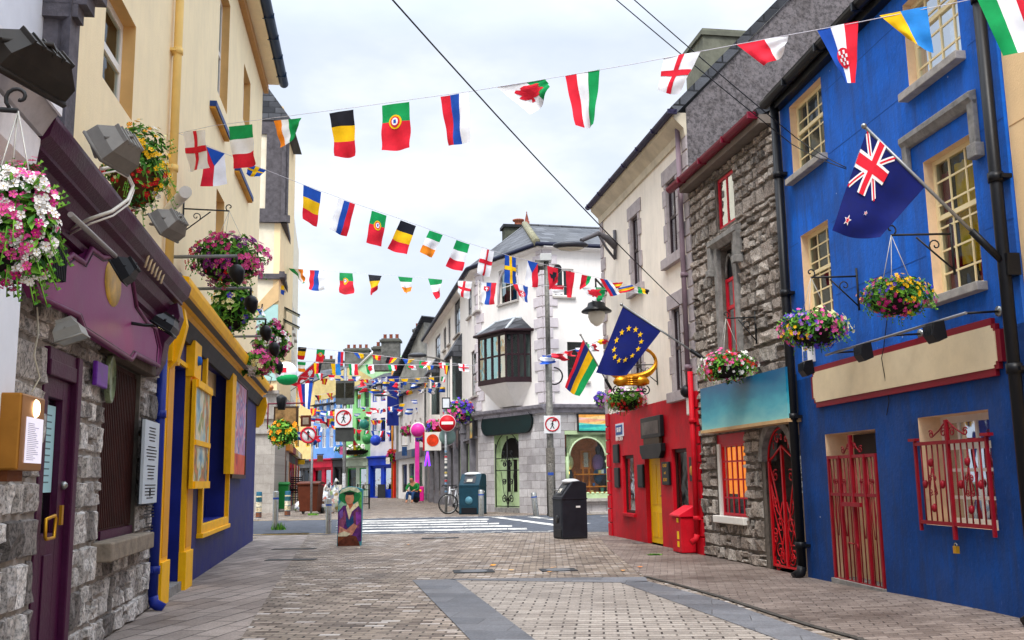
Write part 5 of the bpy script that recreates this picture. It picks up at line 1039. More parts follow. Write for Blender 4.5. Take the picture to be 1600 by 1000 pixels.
slab_roof('roof',cz,[LC.P(sN-5,.45,ZU+.15),LC.P(.3,.45,ZU+.15),LC.P(.3,-5,ZU+3),LC.P(sN-5,-5,ZU+3)],slate)
q=MB(); q.box(LC.T(),sN-5,.25,.0,.12,ZU-.25,ZU-.05,mat('#b98a55',.7,.1)); q.box(LC.T(),sN-5,.2,.0,.4,ZU-.02,ZU+.04,cm); q.build('soffit',cz); gutter(LC,cz,sN-5,.4,ZU+.1,.5,mat('#1c3350',.45,.1),.12)
pipe(LC,cz,LC.px(266,120)[0],3.6,ZU-.1,mat('#efc878',.6,.06),.06,.09,shoe=False)
# dark stone octagonal pilaster + white neighbour
q=MB(); a=LC.px(60,150)[0]; b=LC.px(112,150,.25)[0]; q.prism(lambda x,y,z_:LC.P(x,z_,y),[(a,0),(a+.02,.12),(a+.2,.25),(b-.15,.25),(b,.1),(b+.02,0)],3.5,ZU,mat('#68646a',.9,.35,5,bump=.8,bs=30)); zq=LC.px(130,40,.3)[1]
for dz,e in ((0,.05),(.12,.12),(.26,.2)): q.box(LC.T(),a-.05,b+e,0,.25+e,zq+dz,zq+dz+.13,mat('#68646a',.9,.35,5,bump=.8,bs=30))
q.build('stone_pilaster',cz)
wn_=thing('white_building','white rendered upper wall at the top left corner','building',LC.P(sN-4,0,0)); w=MB(); w.box(LC.T(-.3),a-8,a-.0,0,.3,ZP+.3,ZU,mat('#e3e8f2',.7,.05,bump=.2)); w.box(LC.T(),a,sN,-.2,0,ZP,ZU,cm); w.build('wall',wn_)
# =============== L3 BUILDING past the side road ===============
z3=L3F.px(400,165)[1]; l3=thing('cream_corner_building','cream building with dark stone bay trim and grey stone base past the side road','building',L30+Vector((-1,1,0)))
dkst=mat('#5c585c',.9,.3,4,bump=.5); zc1=L3F.px(437,338)[1]; zc2=L3F.px(437,470)[1]; zc0=L3F.px(440,190)[1]; zg=L3F.px(428,612)[1]
w=MB(); w.box(L3F.T(),0,9,-6,0,zg,zc0+.8,mat('#f5dbac',.75,.06,1.5,bump=.3)); w.box(L3.T(),.02,26,-6,0,zg,zc0-.6,mat('#e6dcc4',.75,.1,2)); w.build('wall',l3)
g=MB(); bb_=brick_mat('base_ashlar','#a9a39c','#c0bab2','#8a847d',.7,.45,.01,vert=L3F,bump=.4,dirt=.4,gap=1); g.box(L3F.T(),0.0,9,-5.9,.02,-.1,zg,bb_); g.box(L3F.T(),-.0,.95,.02,.2,0,zg,bb_); g.box(L3F.T(),-.05,1.0,.02,.28,0,.75,bb_); 
for z_ in (zg-.12,L3F.px(428,655)[1],L3F.px(428,668)[1]-.3): g.box(L3F.T(),-.12,9,.0,.32,z_,z_+.16,greyst2)
g.box(L3F.T(),.35,.55,.2,.25,zg-1.0,zg-.3,greyst2); g.build('stone_base',l3)
g=MB(); T=L3F.T()
g.box(T,-.3,.75,.01,.14,zc1,zc0,dkst); g.box(T,.75,2.2,.01,.14,zc0-.7,zc0,dkst); g.box(T,.75,2.2,.01,.14,zc1,zc1+.35,dkst); g.box(T,-.45,2.3,.01,.25,zc1-.35,zc1,dkst); g.box(T,-.35,2.2,.01,.2,zc2+1.3-.25,zc2+1.3,dkst)
g.box(L3.T(),-.3,8,.0,.3,zc1-.35,zc1,dkst); g.box(L3.T(),-.3,8,.0,.25,zc2+1.1,zc2+1.4,dkst); g.box(L3.T(),-.3,3,.0,.2,zc1,zc0,dkst); g.build('stone_bay',l3)
g=MB(); g.box(T,.02,2.5,.01,.09,L3F.px(430,595)[1],zc2-.2,mat('#a9cfca',.7,.08)); g.prism(T,[(-.0,zc2-.0),(-.0,zc2+1.0),(2.4,zc2-1.9),(2.4,zc2-2.3),(1.3,zc2-1.0)],.02,.12,mat('#d2b283',.7,.08)); g.build('teal_panel',l3)
rfz=zc0+.8; g=MB(); g.prism(lambda x,y,z_:L3F.P(x,y,z_),[(-.45,zc0),(4,zc0),(4,zc0+2.6),(.9,zc0+1.9)],-5,.2,slate); g.build('roof',l3)
# windows on the street side, seen edge on, with projecting sills / open lights
wl=[]
for i,s_ in enumerate((2,5,8,11,14,17,20)):
    for z_ in (5.2,8.2,11.0): 
        if z_+1.6<zc0-.8: window(L3,l3,(s_,s_+1,z_,z_+1.7),.01,white,dglass,2,2,.08,.04,sill=greyst2,sillp=.18)
g=MB(); 
for y_,px_ in ((478,441),(497,440)):
    s0,z_=L3.px(px_,y_,.05); g.box(lambda x,y,zz:L3.P(s0+x,.0+y,z_+zz-y*.5),0,.06,0,.95,-.02,.05,blackm); g.box(lambda x,y,zz:L3.P(s0+x,.0+y,z_+zz-y*.5),0,.9,.02,.9,0,.02,dglass)
g.build('open_skylight',l3)
# shop fronts along L3 ground floor
for i,(cc,c2) in enumerate((('#7a3a1c','#d88a3a'),('#3a2a2c','#8a2030'),('#2c4a3a','#c9b06a'),('#5a1a2a','#e0d8c8'),('#6a5a3a','#c9a26a'))):
    s0=4.2+i*4.6; g=MB(); g.box(L3.T(),s0,s0+4.6,.0,.3,0,3.2,mat(cc,.6,.2,3)); g.box(L3.T(),s0+.3,s0+2.6,.3,.33,.7,2.5,dglass); g.box(L3.T(),s0+3,s0+4.2,.3,.33,0,2.5,mat(c2,.6,.2)); g.box(L3.T(),s0,s0+4.6,0,.5,3.0,3.4,mat(c2,.6,.2,4)); g.build('shopfront',l3,bevel=.01)
# ---------------- flags ----------------
ORD='first second third fourth fifth sixth seventh eighth ninth tenth eleventh twelfth thirteenth fourteenth fifteenth sixteenth seventeenth eighteenth'.split()
FC={'k':mat('#1b1d2a',.8,.12,12),'y':mat('#f5c211',.8,.08,12),'r':mat('#dd2238',.8,.1,12),'b':mat('#1c4fb0',.8,.1,12),'g':mat('#0f9a55',.8,.1,12),'w':mat('#eef0f6',.8,.05,12),'o':mat('#f28a1e',.8,.08,12),'n':mat('#081866',.75,.15,8),'s':mat('#2a86d8',.8,.1,12),'u':mat('#16307e',.8,.1,12)}
NM={'k':'black','y':'yellow','r':'red','b':'blue','g':'green','w':'white','o':'orange','n':'navy','s':'sky blue','u':'deep blue'}
def circ(cx,cy,rx,ry,k=18): return [(cx+rx*math.cos(2*pi*i/k),cy+ry*math.sin(2*pi*i/k)) for i in range(k)]
def star(cx,cy,rx,ry,rot=0,n=5,inn=.4): return [(cx+rx*(1 if i%2==0 else inn)*math.sin(pi*i/n+rot),cy-ry*(1 if i%2==0 else inn)*math.cos(pi*i/n+rot)) for i in range(2*n)]
def rect(a,b,c,d): return [(a,c),(b,c),(b,d),(a,d)]
DRAGON=[(.1,.3),(.2,.2),(.32,.28),(.36,.16),(.5,.1),(.62,.3),(.72,.16),(.85,.12),(.9,.24),(.8,.3),(.86,.42),(.78,.46),(.72,.4),(.66,.5),(.76,.6),(.9,.56),(.95,.7),(.82,.66),(.7,.74),(.74,.9),(.6,.84),(.56,.7),(.44,.72),(.4,.88),(.26,.84),(.34,.72),(.3,.6),(.16,.66),(.06,.56),(.2,.5),(.26,.42),(.14,.4)]
def scale_(poly,cx,cy,w,h): return [(cx+(x-.5)*w,cy+(y-.5)*h) for x,y in poly]
def emb(kind):
    o=[]
    if kind=='eng': o=[(rect(.42,.58,0,1),'r'),(rect(0,1,.42,.56),'r')]
    if kind=='swe': o=[(rect(.38,.62,0,1),'y'),(rect(0,1,.38,.52),'y')]
    if kind=='por': o=[(circ(.5,.4,.24,.15),'y'),(circ(.5,.4,.18,.115),'r'),(circ(.5,.4,.12,.085),'w'),(rect(.45,.55,.36,.44),'b')]
    if kind=='cze': o=[([(0,0),(1,0),(.5,.45)],'b')]
    if kind=='dra': o=[(scale_(DRAGON,.5,.45,.8,.75),'r')]
    if kind=='cro':
        o=[(circ(.5,.58,.27,.17),'r')]
        for i in range(4):
            for j in range(4):
                if (i+j)%2==0: o.append((rect(.33+.09*i,.41+.09*i,.46+.06*j,.515+.06*j),'w'))
    if kind=='slo': o=[(scale_([(0,0),(1,0),(1,.6),(.5,1),(0,.6)],.38,.32,.4,.26),'r'),(rect(.35,.41,.22,.42),'w'),(rect(.28,.48,.27,.31),'w')]
    if kind=='eagle': o=[(scale_([(.5,0),(.6,.3),(1,.1),(.85,.6),(.65,.65),(.6,1),(.4,1),(.35,.65),(.15,.6),(0,.1),(.4,.3)],.5,.5,.7,.5),'k')]
    if kind=='tur': o=[(circ(.5,.35,.22,.16),'w'),(circ(.55,.37,.17,.125),'r'),(star(.55,.62,.12,.09),'w')]
    if kind=='swi': o=[(rect(.4,.6,.2,.8),'w'),(rect(.2,.8,.4,.6),'w')]
    return o
def cloth(quad,fn,seed,amp,curl=.0):
    """returns P(u,v): facade plane mapping of pixel quad with folds"""
    TL,TR,BR,BL=[fn(*q) for q in quad]
    nrm=(TR-TL).cross(BL-TL); nrm=nrm.normalized() if nrm.length>1e-9 else Vector((0,1,0)); W=(TR-TL).length; r=random.Random(seed); p1,p2,p3=[r.uniform(0,6.3) for _ in range(3)]; k1=r.uniform(3,6)
    def P(u,v):
        b=(TL*(1-u)+TR*u)*(1-v)+(BL*(1-u)+BR*u)*v
        e=amp*W*(v*.9+.1)*(math.sin(k1*u+p1+v*1.3)*.6+math.sin(8*u-3*v+p2)*.3+.25*math.sin(11*v+p3+3*u)); return b+nrm*e+Vector((0,0,-.04*W*math.sin(pi*u)*(1 if v>.5 else 0)*v))
    return P,nrm
def make_flag(name,label,cat,group,P,nrm,W,orient,cols,widths=None,emblem=(),nu=10,nv=12,off=.004,extra=None):
    n=len(cols); ws=widths or [1/n]*n; t=sum(ws); ed=[0]
    for w_ in ws: ed.append(ed[-1]+w_/t)
    o=thing(name,label,cat,P(.5,0),group); mb=MB()
    for i,c in enumerate(cols):
        a,b=ed[i],ed[i+1]; k=max(2,round((nu if orient=='v' else nv)*(b-a)))
        if orient=='v': rows=[[P(a+(b-a)*j/k,v/nv) for j in range(k+1)] for v in range(nv+1)]
        else: rows=[[P(u/nu,a+(b-a)*j/k) for u in range(nu+1)] for j in range(k+1)]
        mb.grid(rows,FC[c],True)
    mb.build('cloth',o)
    if emblem:
        mb=MB(); lv=0
        for poly,c in emblem:
            lv+=1; bm=bmesh.new(); vs=[bm.verts.new((x,y,0)) for x,y in poly]
            try: bm.faces.new(vs)
            except Exception: bm.free(); continue
            bmesh.ops.triangulate(bm,faces=bm.faces[:]); 
            if len(poly)<=5 and (max(x for x,y in poly)-min(x for x,y in poly)>.3 or max(y for x,y in poly)-min(y for x,y in poly)>.3): bmesh.ops.subdivide_edges(bm,edges=bm.edges[:],cuts=6,use_grid_fill=True); bmesh.ops.triangulate(bm,faces=bm.faces[:])
            else: bmesh.ops.subdivide_edges(bm,edges=bm.edges[:],cuts=1,use_grid_fill=True)
            d=off+.0012*lv
            for f_ in bm.faces:
                pts=[P(min(.999,max(.001,v.co.x)),min(.999,max(.001,v.co.y))) for v in f_.verts]
                for sg in (1,-1): mb.face([p+nrm*d*sg for p in pts],FC[c])
            bm.free()
        mb.build('emblem',o)
    return o
def bunting(desc,lab,A,B,pts,flags,amp=.12,grp=None,r=.004,near=1,ends='string'):
    f=Fac(A.xy,B.xy)
    def fn(x,y): s,z_=f.px(x,y); return f.P(s,0,z_)
    q=MB(); P3=[fn(*p) for p in pts]; P3[0]=A; P3[-1]=B; q.tube(P3,r,mat('#c9c6d0',.7,0),5); tag(q.build('bunting_string'),lab,'string')
    for i,(quad,ori,cols,ws,em,nm) in enumerate(flags):
        P,nr=cloth(quad,fn,i*7+len(desc),amp); W=(P(1,0)-P(0,0)).length
        make_flag('bunting_flag','%s flag, %s from left on the %s'%(nm,ORD[i],desc),'flag','bunting flags on the '+desc,P,nr,W,ori,cols,ws,emb(em) if em else (),nu=10 if near else 6,nv=12 if near else 6,off=.003 if near else .012)
def Q4(*a): return [(a[0],a[1]),(a[2],a[3]),(a[4],a[5]),(a[6],a[7])]
aL=LC.px(277,208); A1=LC.P(aL[0],.02,aL[1]); aR=BL.px(1740,-48); B1=BL.P(aR[0],.05,aR[1])
bunting('highest bunting line','highest white bunting string, from cream wall to blue house',A1,B1,[(277,208),(330,197),(445,182),(560,167),(740,142),(850,124),(990,100),(1160,68),(1340,35),(1490,5),(1740,-48)],[
(Q4(287,206,321,203,327,262,293,267),'h',['w'],None,'eng','white with red cross'),
(Q4(358,198,394,194,397,255,367,264),'h',['g','w','r'],None,None,'green-white-red'),
(Q4(428,189,471,184,463,208,441,232),'v',['o','w','g'],[.28,.24,.48],None,'folded orange-white-green'),
(Q4(514,177,552,171,554,243,526,245),'h',['k','y','r'],None,None,'black-yellow-red'),
(Q4(597,165,639,159,639,230,600,236),'h',['g','r'],[.4,.6],'por','crested green-red'),
(Q4(688,151,733,144,734,221,699,227),'v',['r','b','w'],None,None,'red-blue-white'),
(Q4(776,136,852,124,862,137,829,179),'v',['w','g'],[.62,.38],'dra','red dragon'),
(Q4(883,118,937,108,929,195,902,197),'v',['r','w','g'],None,None,'red-white-green'),
(Q4(1037,90,1095,80,1060,146,1029,142),'v',['w'],None,'eng','curled white with red cross'),
(Q4(1150,69,1232,55,1224,76,1196,105),'v',['r','w'],[.55,.45],None,'red and white'),
(Q4(1276,46,1341,33,1336,129,1320,128),'v',['b','w','r'],None,'cro','chequered shield'),
(Q4(1374,24,1448,10,1458,82,1416,58),'v',['y','s'],[.45,.55],None,'yellow and blue'),
(Q4(1524,-8,1610,-24,1640,70,1566,85),'v',['g','w','r'],None,None,'green-white-red')],r=.0035)
bR=WH.px(1018,456); B2=WH.P(bR[0],.02,bR[1])
bunting('second bunting line','second white bunting string, from cream wall down to white house',A1,B2,[(277,208),(352,240),(417,266),(470,287),(555,318),(640,347),(720,376),(800,401),(850,413),(960,440),(1018,456)],[
(Q4(322,229,351,240,354,288,313,291),'v',['r','w'],None,'cze','blue triangle, red and white'),
(Q4(389,256,416,266,405,276,384,272),'h',['b'],None,'swe','crumpled blue with yellow cross'),
(Q4(474,289,502,300,496,354,472,342),'h',['b','y','r'],None,None,'blue-yellow-red'),
(Q4(529,310,555,319,543,369,513,359),'v',['w','b','r'],None,None,'white-blue-red'),
(Q4(581,329,604,337,597,385,572,379),'h',['g','r'],[.4,.6],'por','crested green-red'),
(Q4(626,344,650,353,634,398,606,388),'h',['k','y','r'],None,None,'black-yellow-red'),
(Q4(671,360,692,367,676,402,655,394),'h',['g','w','o'],None,None,'green-white-orange'),
(Q4(713,375,734,382,721,424,696,416),'h',['g','w','r'],None,None,'green-white-red'),
(Q4(753,387,772,393,766,432,744,427),'h',['w'],None,'eng','white with red cross'),
(Q4(789,398,806,403,807,444,789,441),'h',['b'],None,'swe','blue with yellow cross'),
(Q4(824,407,840,411,840,449,821,447),'v',['w','r'],None,'cze','blue triangle, white and red'),
(Q4(855,415,872,420,872,440,858,453),'h',['r'],None,'eagle','red with black emblem'),
(Q4(884,423,898,426,893,465,887,464),'h',['r'],None,None,'plain red'),
(Q4(909,429,924,432,920,442,906,453),'v',['r','g'],[.6,.4],None,'folded red and green'),
(Q4(937,435,954,438,968,459,954,463),'v',['r','b','w'],None,None,'red-blue-white'),
(Q4(955,442,973,441,970,448,960,450),'h',['r','y','r'],None,None,'red-yellow-red'),
(Q4(966,450,988,445,992,452,968,458),'h',['b','y','r'],None,None,'twisted blue-yellow-red'),
(Q4(990,446,1014,453,1012,460,993,456),'v',['w','g','y','k'],None,None,'white-green-yellow-black')])
aL=L3.px(446,419,.05); A3=L3.P(aL[0],.05,aL[1]); bR=WH.px(1008,460); B3=WH.P(bR[0],.02,bR[1])
bunting('third bunting line','third white bunting string crossing the sky above the corner building',A3,B3,[(446,419),(520,424),(600,429),(700,437),(780,442),(850,446),(945,452),(1008,460)],[
(Q4(450,419,474,421,478,436,472,441),'v',['g','w','o'],[.4,.25,.35],None,'folded green-white-orange'),
(Q4(484,422,507,423,506,452,484,450),'v',['r','b','w'],None,None,'red-blue-white'),
(Q4(530,426,551,427,551,458,529,457),'h',['g','r'],[.4,.6],'por','crested green-red'),
(Q4(575,429,597,431,587,453,579,461),'h',['k','y','r'],None,None,'folded black-yellow-red'),
(Q4(622,432,645,434,642,455,630,456),'h',['g','w','o'],None,None,'green-white-orange'),
(Q4(669,435,691,437,687,456,682,468),'h',['g','w','r'],None,None,'folded green-white-red'),
(Q4(715,439,738,440,731,467,715,457),'h',['w'],None,'eng','white with red cross'),
(Q4(752,441,776,442,773,475,751,473),'v',['w','b','r'],None,'slo','crested white-blue-red'),
(Q4(801,443,825,447,824,473,811,462),'v',['r','w','b'],None,'cro','chequered red-white-blue'),
(Q4(860,446,881,446,879,459,864,458),'h',['r','w'],None,None,'red over white'),
(Q4(908,449,947,449,939,469,923,466),'v',['w','g'],[.6,.4],'dra','red dragon')],amp=.05)
def an(f,x,y,n=.1): s,z_=f.px(x,y,n); return f.P(s,n,z_)
bunting('fourth bunting line','bunting string above the far rooftops, upper of two',an(L3,446,543),an(CL,728,570),[(446,543),(520,547),(590,555),(650,563),(728,570)],[
(Q4(466,542,479,543,476,562,465,561),'h',['k','y','r'],None,None,'black-yellow-red'),(Q4(495,545,508,546,505,567,494,565),'h',['g','r'],[.4,.6],'por','crested green-red'),
(Q4(524,549,537,550,535,571,524,569),'v',['w','b','r'],None,None,'white-blue-red'),(Q4(552,551,568,553,568,560,560,559),'v',['b','y'],None,None,'blue and yellow'),
(Q4(581,555,596,555,593,563,585,561),'v',['r','y','r'],None,None,'red-yellow-red'),(Q4(605,558,621,559,614,567,602,567),'v',['k','r','y'],None,None,'black-red-yellow'),
(Q4(629,561,648,561,641,566,633,568),'v',['b','y'],None,None,'folded blue and yellow'),(Q4(656,563,674,564,666,575,655,574),'v',['g','w'],None,'dra','red dragon'),
(Q4(685,567,702,567,699,577,688,575),'v',['r','w','g'],None,None,'red-white-green')],near=0,r=.01)
bunting('fifth bunting line','bunting string above the far rooftops, lower of two',an(L3,443,563),an(CL,745,571),[(443,563),(560,569),(620,570),(745,571)],[
(Q4(465,565,478,566,477,581,465,580),'h',['g','w','o'],None,None,'green-white-orange'),(Q4(490,567,503,568,500,582,492,584),'v',['y','r','k'],None,None,'yellow-red-black'),
(Q4(517,568,531,569,532,586,519,585),'v',['y','s'],None,None,'yellow and blue'),(Q4(544,568,559,569,559,586,546,586),'v',['g','w','r'],None,None,'green-white-red'),
(Q4(571,569,584,569,585,583,574,584),'v',['g','w'],[.3,.7],'dra','red dragon'),(Q4(606,570,620,570,621,578,609,579),'v',['g','w','r'],None,None,'folded green-white-red'),
(Q4(634,570,649,570,650,578,637,576),'v',['g','w'],None,'dra','folded red dragon'),(Q4(666,571,678,571,677,577,669,577),'v',['y','b'],None,None,'crumpled yellow and blue'),
(Q4(693,570,703,571,699,586,695,584),'v',['r','y','k'],None,None,'red-yellow-black'),(Q4(716,568,733,570,732,580,718,579),'v',['w'],None,'eng','white with red cross')],near=0,r=.01)
rf=random.Random(12)
DS=[('v','rwb','red-white-blue'),('h','wbr','white-blue-red'),('h','rw','red and white'),('h','bwb','blue-white-blue'),('v','ryr','red-yellow-red'),('h','r','plain red'),('v','bw','blue and white'),('v','gwr','green-white-red'),('h','yb','yellow and blue'),('v','kry','black-red-yellow')]
def autob(desc,lab,A,B,x0,y0,x1,y1,n,w_=12,h_=8,sag=2):
    fl=[]; pts=[(x0,y0)]
    for i in range(n):
        t=(i+.5)/n; cx=x0+(x1-x0)*t; cy=y0+(y1-y0)*t+sag*4*t*(1-t); d=rf.choice(DS); ww=w_*rf.uniform(.7,1.1); hh=h_*rf.uniform(.6,1.3); sk=rf.uniform(-.3,.3)*ww; pts.append((cx,cy))
        fl.append((Q4(cx-ww/2,cy,cx+ww/2,cy+.4,cx+ww*rf.uniform(.1,.45)+sk,cy+hh,cx-ww*rf.uniform(.1,.45)+sk,cy+hh*rf.uniform(.6,1)),d[0],list(d[1]),None,None,d[2]))
    pts.append((x1,y1)); bunting(desc,lab,A,B,pts,fl,near=0,r=.01)
autob('short line left of dark boxes','short bunting string of small flags left of the dark cabinet boxes',an(L3,470,577),an(FR,566,588,.3),470,577,566,588,5,13,12,3)
autob('line at the slate roof','short bunting string near the sloping slate roof left',an(L3,470,618),an(FR,524,611,.3),470,618,524,611,3,12,13,3)
autob('upper mint house line','bunting string across the mint green house, upper',an(FR,556,592,.3),an(CL,712,596),556,592,712,596,8,13,9,4)
autob('middle mint house line','bunting string across the mint green and white houses, middle',an(FR,558,605,.3),an(CL,702,603),558,605,702,603,8,13,7,6)
autob('low banner line','bunting string across the dark blue banner, low',an(FR,560,634,.3),an(CL,662,636),560,634,662,636,7,12,8,4)
autob('lowest far line','lowest bunting string above the far shopfronts',an(FR,558,655,.3),an(FR,617,654,.3),558,655,617,654,6,9,6,2)
autob('pale blue house line','tangled bunting string over the pale blue house',an(FR,486,636,.3),an(FR,526,640,.3),486,636,526,640,5,10,9,4)
autob('lower pale blue house line','lower bunting string over the pale blue house',an(FR,488,664,.3),an(FR,524,660,.3),488,664,524,660,4,8,7,4)
autob('lantern line','short drooping bunting string beside the thick lamp post',an(CR,846,556),an(WH,950,526),846,556,950,526,6,16,8,5)
autob('teal panel line','bunting string slanting along the teal panel on the left',an(L3F,405,486,.3),an(L3,441,440,.1),405,486,441,440,5,15,16,3)
autob('upper dense line','dense bunting string under the two upper far strings',an(L3,455,588),an(CL,705,587),455,588,705,587,12,11,8,5)
autob('pedestrian sign line','dense bunting string crossing behind the square walking sign',an(L3,462,650),an(FL,655,622),462,650,655,622,11,10,8,10)
autob('mint balcony line','short bunting string above the mint house flower box',an(FR,545,668,.3),an(FR,612,672,.3),545,668,612,672,6,9,8,3)
autob('tangled left line','tangled string of many small flags above the red sign ring',an(L3,470,648),an(FR,528,652,.3),470,648,528,652,6,13,13,4)
autob('left drooping line','short drooping string beside the brown hanging sign',an(L3,466,672),an(FR,500,680,.3),466,672,500,680,4,10,14,4)
# ---------------- flags on poles ----------------
def poleflag(lab,plab,f,base,tip,n0,n1,quad,ori,cols,ws,em,nu=20,nv=20,amp=.06,r=.018,seed=1,off=.004,bm_=None,flat=False):
    s,z_=f.px(*base,n0); B=f.P(s,n0,z_); s,z_=f.px(*tip,n1); T_=f.P(s,n1,z_); pl=Fac(B.xy,T_.xy) if not flat else Fac(T_.xy,(T_.x+1,T_.y+.1))
    p=thing('flag_pole',plab,'flagpole',B); q=MB(); q.tube([B,T_],r,mat('#8d8f90',.35,.15,metal=.6),8); q.blob(T_,r*1.6,r*1.6,r*1.6,steel,8,6); q.build('pole',p)
    q=MB(); d=(T_-B).normalized(); q.cyl(B-d*.05,B+d*.38,r*2.0,blackm,8); q.box(f.T(),s*0+f.px(*base,n0)[0]-.08,f.px(*base,n0)[0]+.08,0,n0,B.z-.14,B.z+.06,blackm); q.build('socket',p)
    def fn(x,y): s_,z2=pl.px(x,y); return pl.P(s_,0,z2)
    P,nr=cloth(quad,fn,seed,amp); make_flag('pole_flag',lab,'flag',None,P,nr,1,ori,cols,ws,em,nu,nv,off); return P
st12=[(star(.5+.31*math.sin(2*pi*i/12),.47-.27*math.cos(2*pi*i/12),.062,.058,-.5),'y') for i in range(12)]
poleflag('large navy flag with a ring of twelve gold stars','flagpole angled from the stone house edge holding the starred navy flag',WH,(1108,566),(971,476),.12,1.5,Q4(973,479,1033,517,979,586,931,582),'h',['n'],None,st12,seed=3,amp=.05)
def jack(u1,v1):
    o=[]; D=[((0,0),(1,1)),((1,0),(0,1))]
    def band(a,b,w): 
        dx,dy=b[0]-a[0],b[1]-a[1]; L=math.hypot(dx,dy); nx,ny=-dy/L*w,dx/L*w
        P_=[(a[0]+nx,a[1]+ny),(b[0]+nx,b[1]+ny),(b[0]-nx,b[1]-ny),(a[0]-nx,a[1]-ny)]
        return [(min(1,max(0,x))*u1,min(1,max(0,y))*v1) for x,y in P_]
    for a,b in D: o.append((band(a,b,.11),'w'))
    for a,b in D: o.append((band(a,b,.04),'r'))
    o+= [(rect(0,u1,.34*v1,.66*v1),'w'),(rect(.36*u1,.64*u1,0,v1),'w'),(rect(0,u1,.4*v1,.6*v1),'r'),(rect(.42*u1,.58*u1,0,v1),'r')]; return o
nz=jack(.5,.56)+[(star(.2,.86,.07,.06),'w'),(star(.2,.86,.045,.04),'r'),(star(.45,.72,.035,.03),'w'),(star(.45,.72,.02,.018),'r')]
poleflag('large navy flag with crossed red and white canton before the blue house','long flagpole angled out from the black downpipe of the blue house',BL,(1566,408),(1350,197),.12,1.25,Q4(1355,203,1446,291,1376,370,1298,362),'h',['n'],None,nz,28,28,.07,.017,seed=9,off=.005)
poleflag('red, blue, yellow and green striped flag beside the starred navy flag','short flagpole at the white house corner with the four-striped flag',WH,(957,612),(907,523),.1,1.0,Q4(911,530,934,570,904,619,882,605),'v',['r','u','y','g'],[.14,.26,.3,.3],(),12,12,.06,.018,seed=5)
poleflag('red pennant flag with white sun and blue edge on the left side','flagpole slanting up above the left shops with the red pennant',L3,(449,603),(494,564),.1,1.6,Q4(452,601,493,566,491,591,478,608),'h',['r','b'],[.85,.15],[(star(.75,.4,.14,.22,0,8,.6),'w'),(circ(.3,.5,.1,.18),'w')],10,8,.06,.03,seed=6,off=.02,flat=True)
poleflag('bunched blue, white and red cloth flag hanging above the left shops','short flagpole holding the bunched cloth flag above the left shops',L3,(452,612),(482,592),.1,1.5,Q4(464,601,489,598,484,640,470,632),'v',['r','u','w','b'],None,(),10,10,.1,.03,seed=8,flat=True)
poleflag('red and gold pennant hanging before the green arched shop','short pole above the green arched shop',FR,(560,702),(552,682),.1,1.2,Q4(551,686,556,690,566,704,553,706),'h',['r','y'],None,(),6,6,.1,.03,seed=8)
# overhead cables
def cable(lab,pts,r=.012):
    q=MB(); P=[]
    for i in range(len(pts)-1):
        for k in range(8):
            t=k/8; p=pts[i]*(1-t)+pts[i+1]*t; p=p+Vector((0,0,-.0)); P.append(p)
    P.append(pts[-1]); n=len(P)
    P=[p+Vector((0,0,-.10*4*(i/(n-1))*(1-i/(n-1)))) for i,p in enumerate(P)]; q.tube(P,r,blackm,5); tag(q.build('overhead_cable'),lab,'cable')
e=an(WH,1062,476,.05); cable('single black overhead cable from top centre down to the white house',[atY(560,-60,8),e],.009)
e=an(BL,1322,264,.1); cable('left of two black overhead cables ending behind the big flag',[atY(905,-50,10.5),an(ST,1236,214,.35),e],.007); cable('right of two black overhead cables ending behind the big flag',[atY(935,-50,10.3),an(ST,1243,204,.35),e+Vector((0,0,.02))],.007)
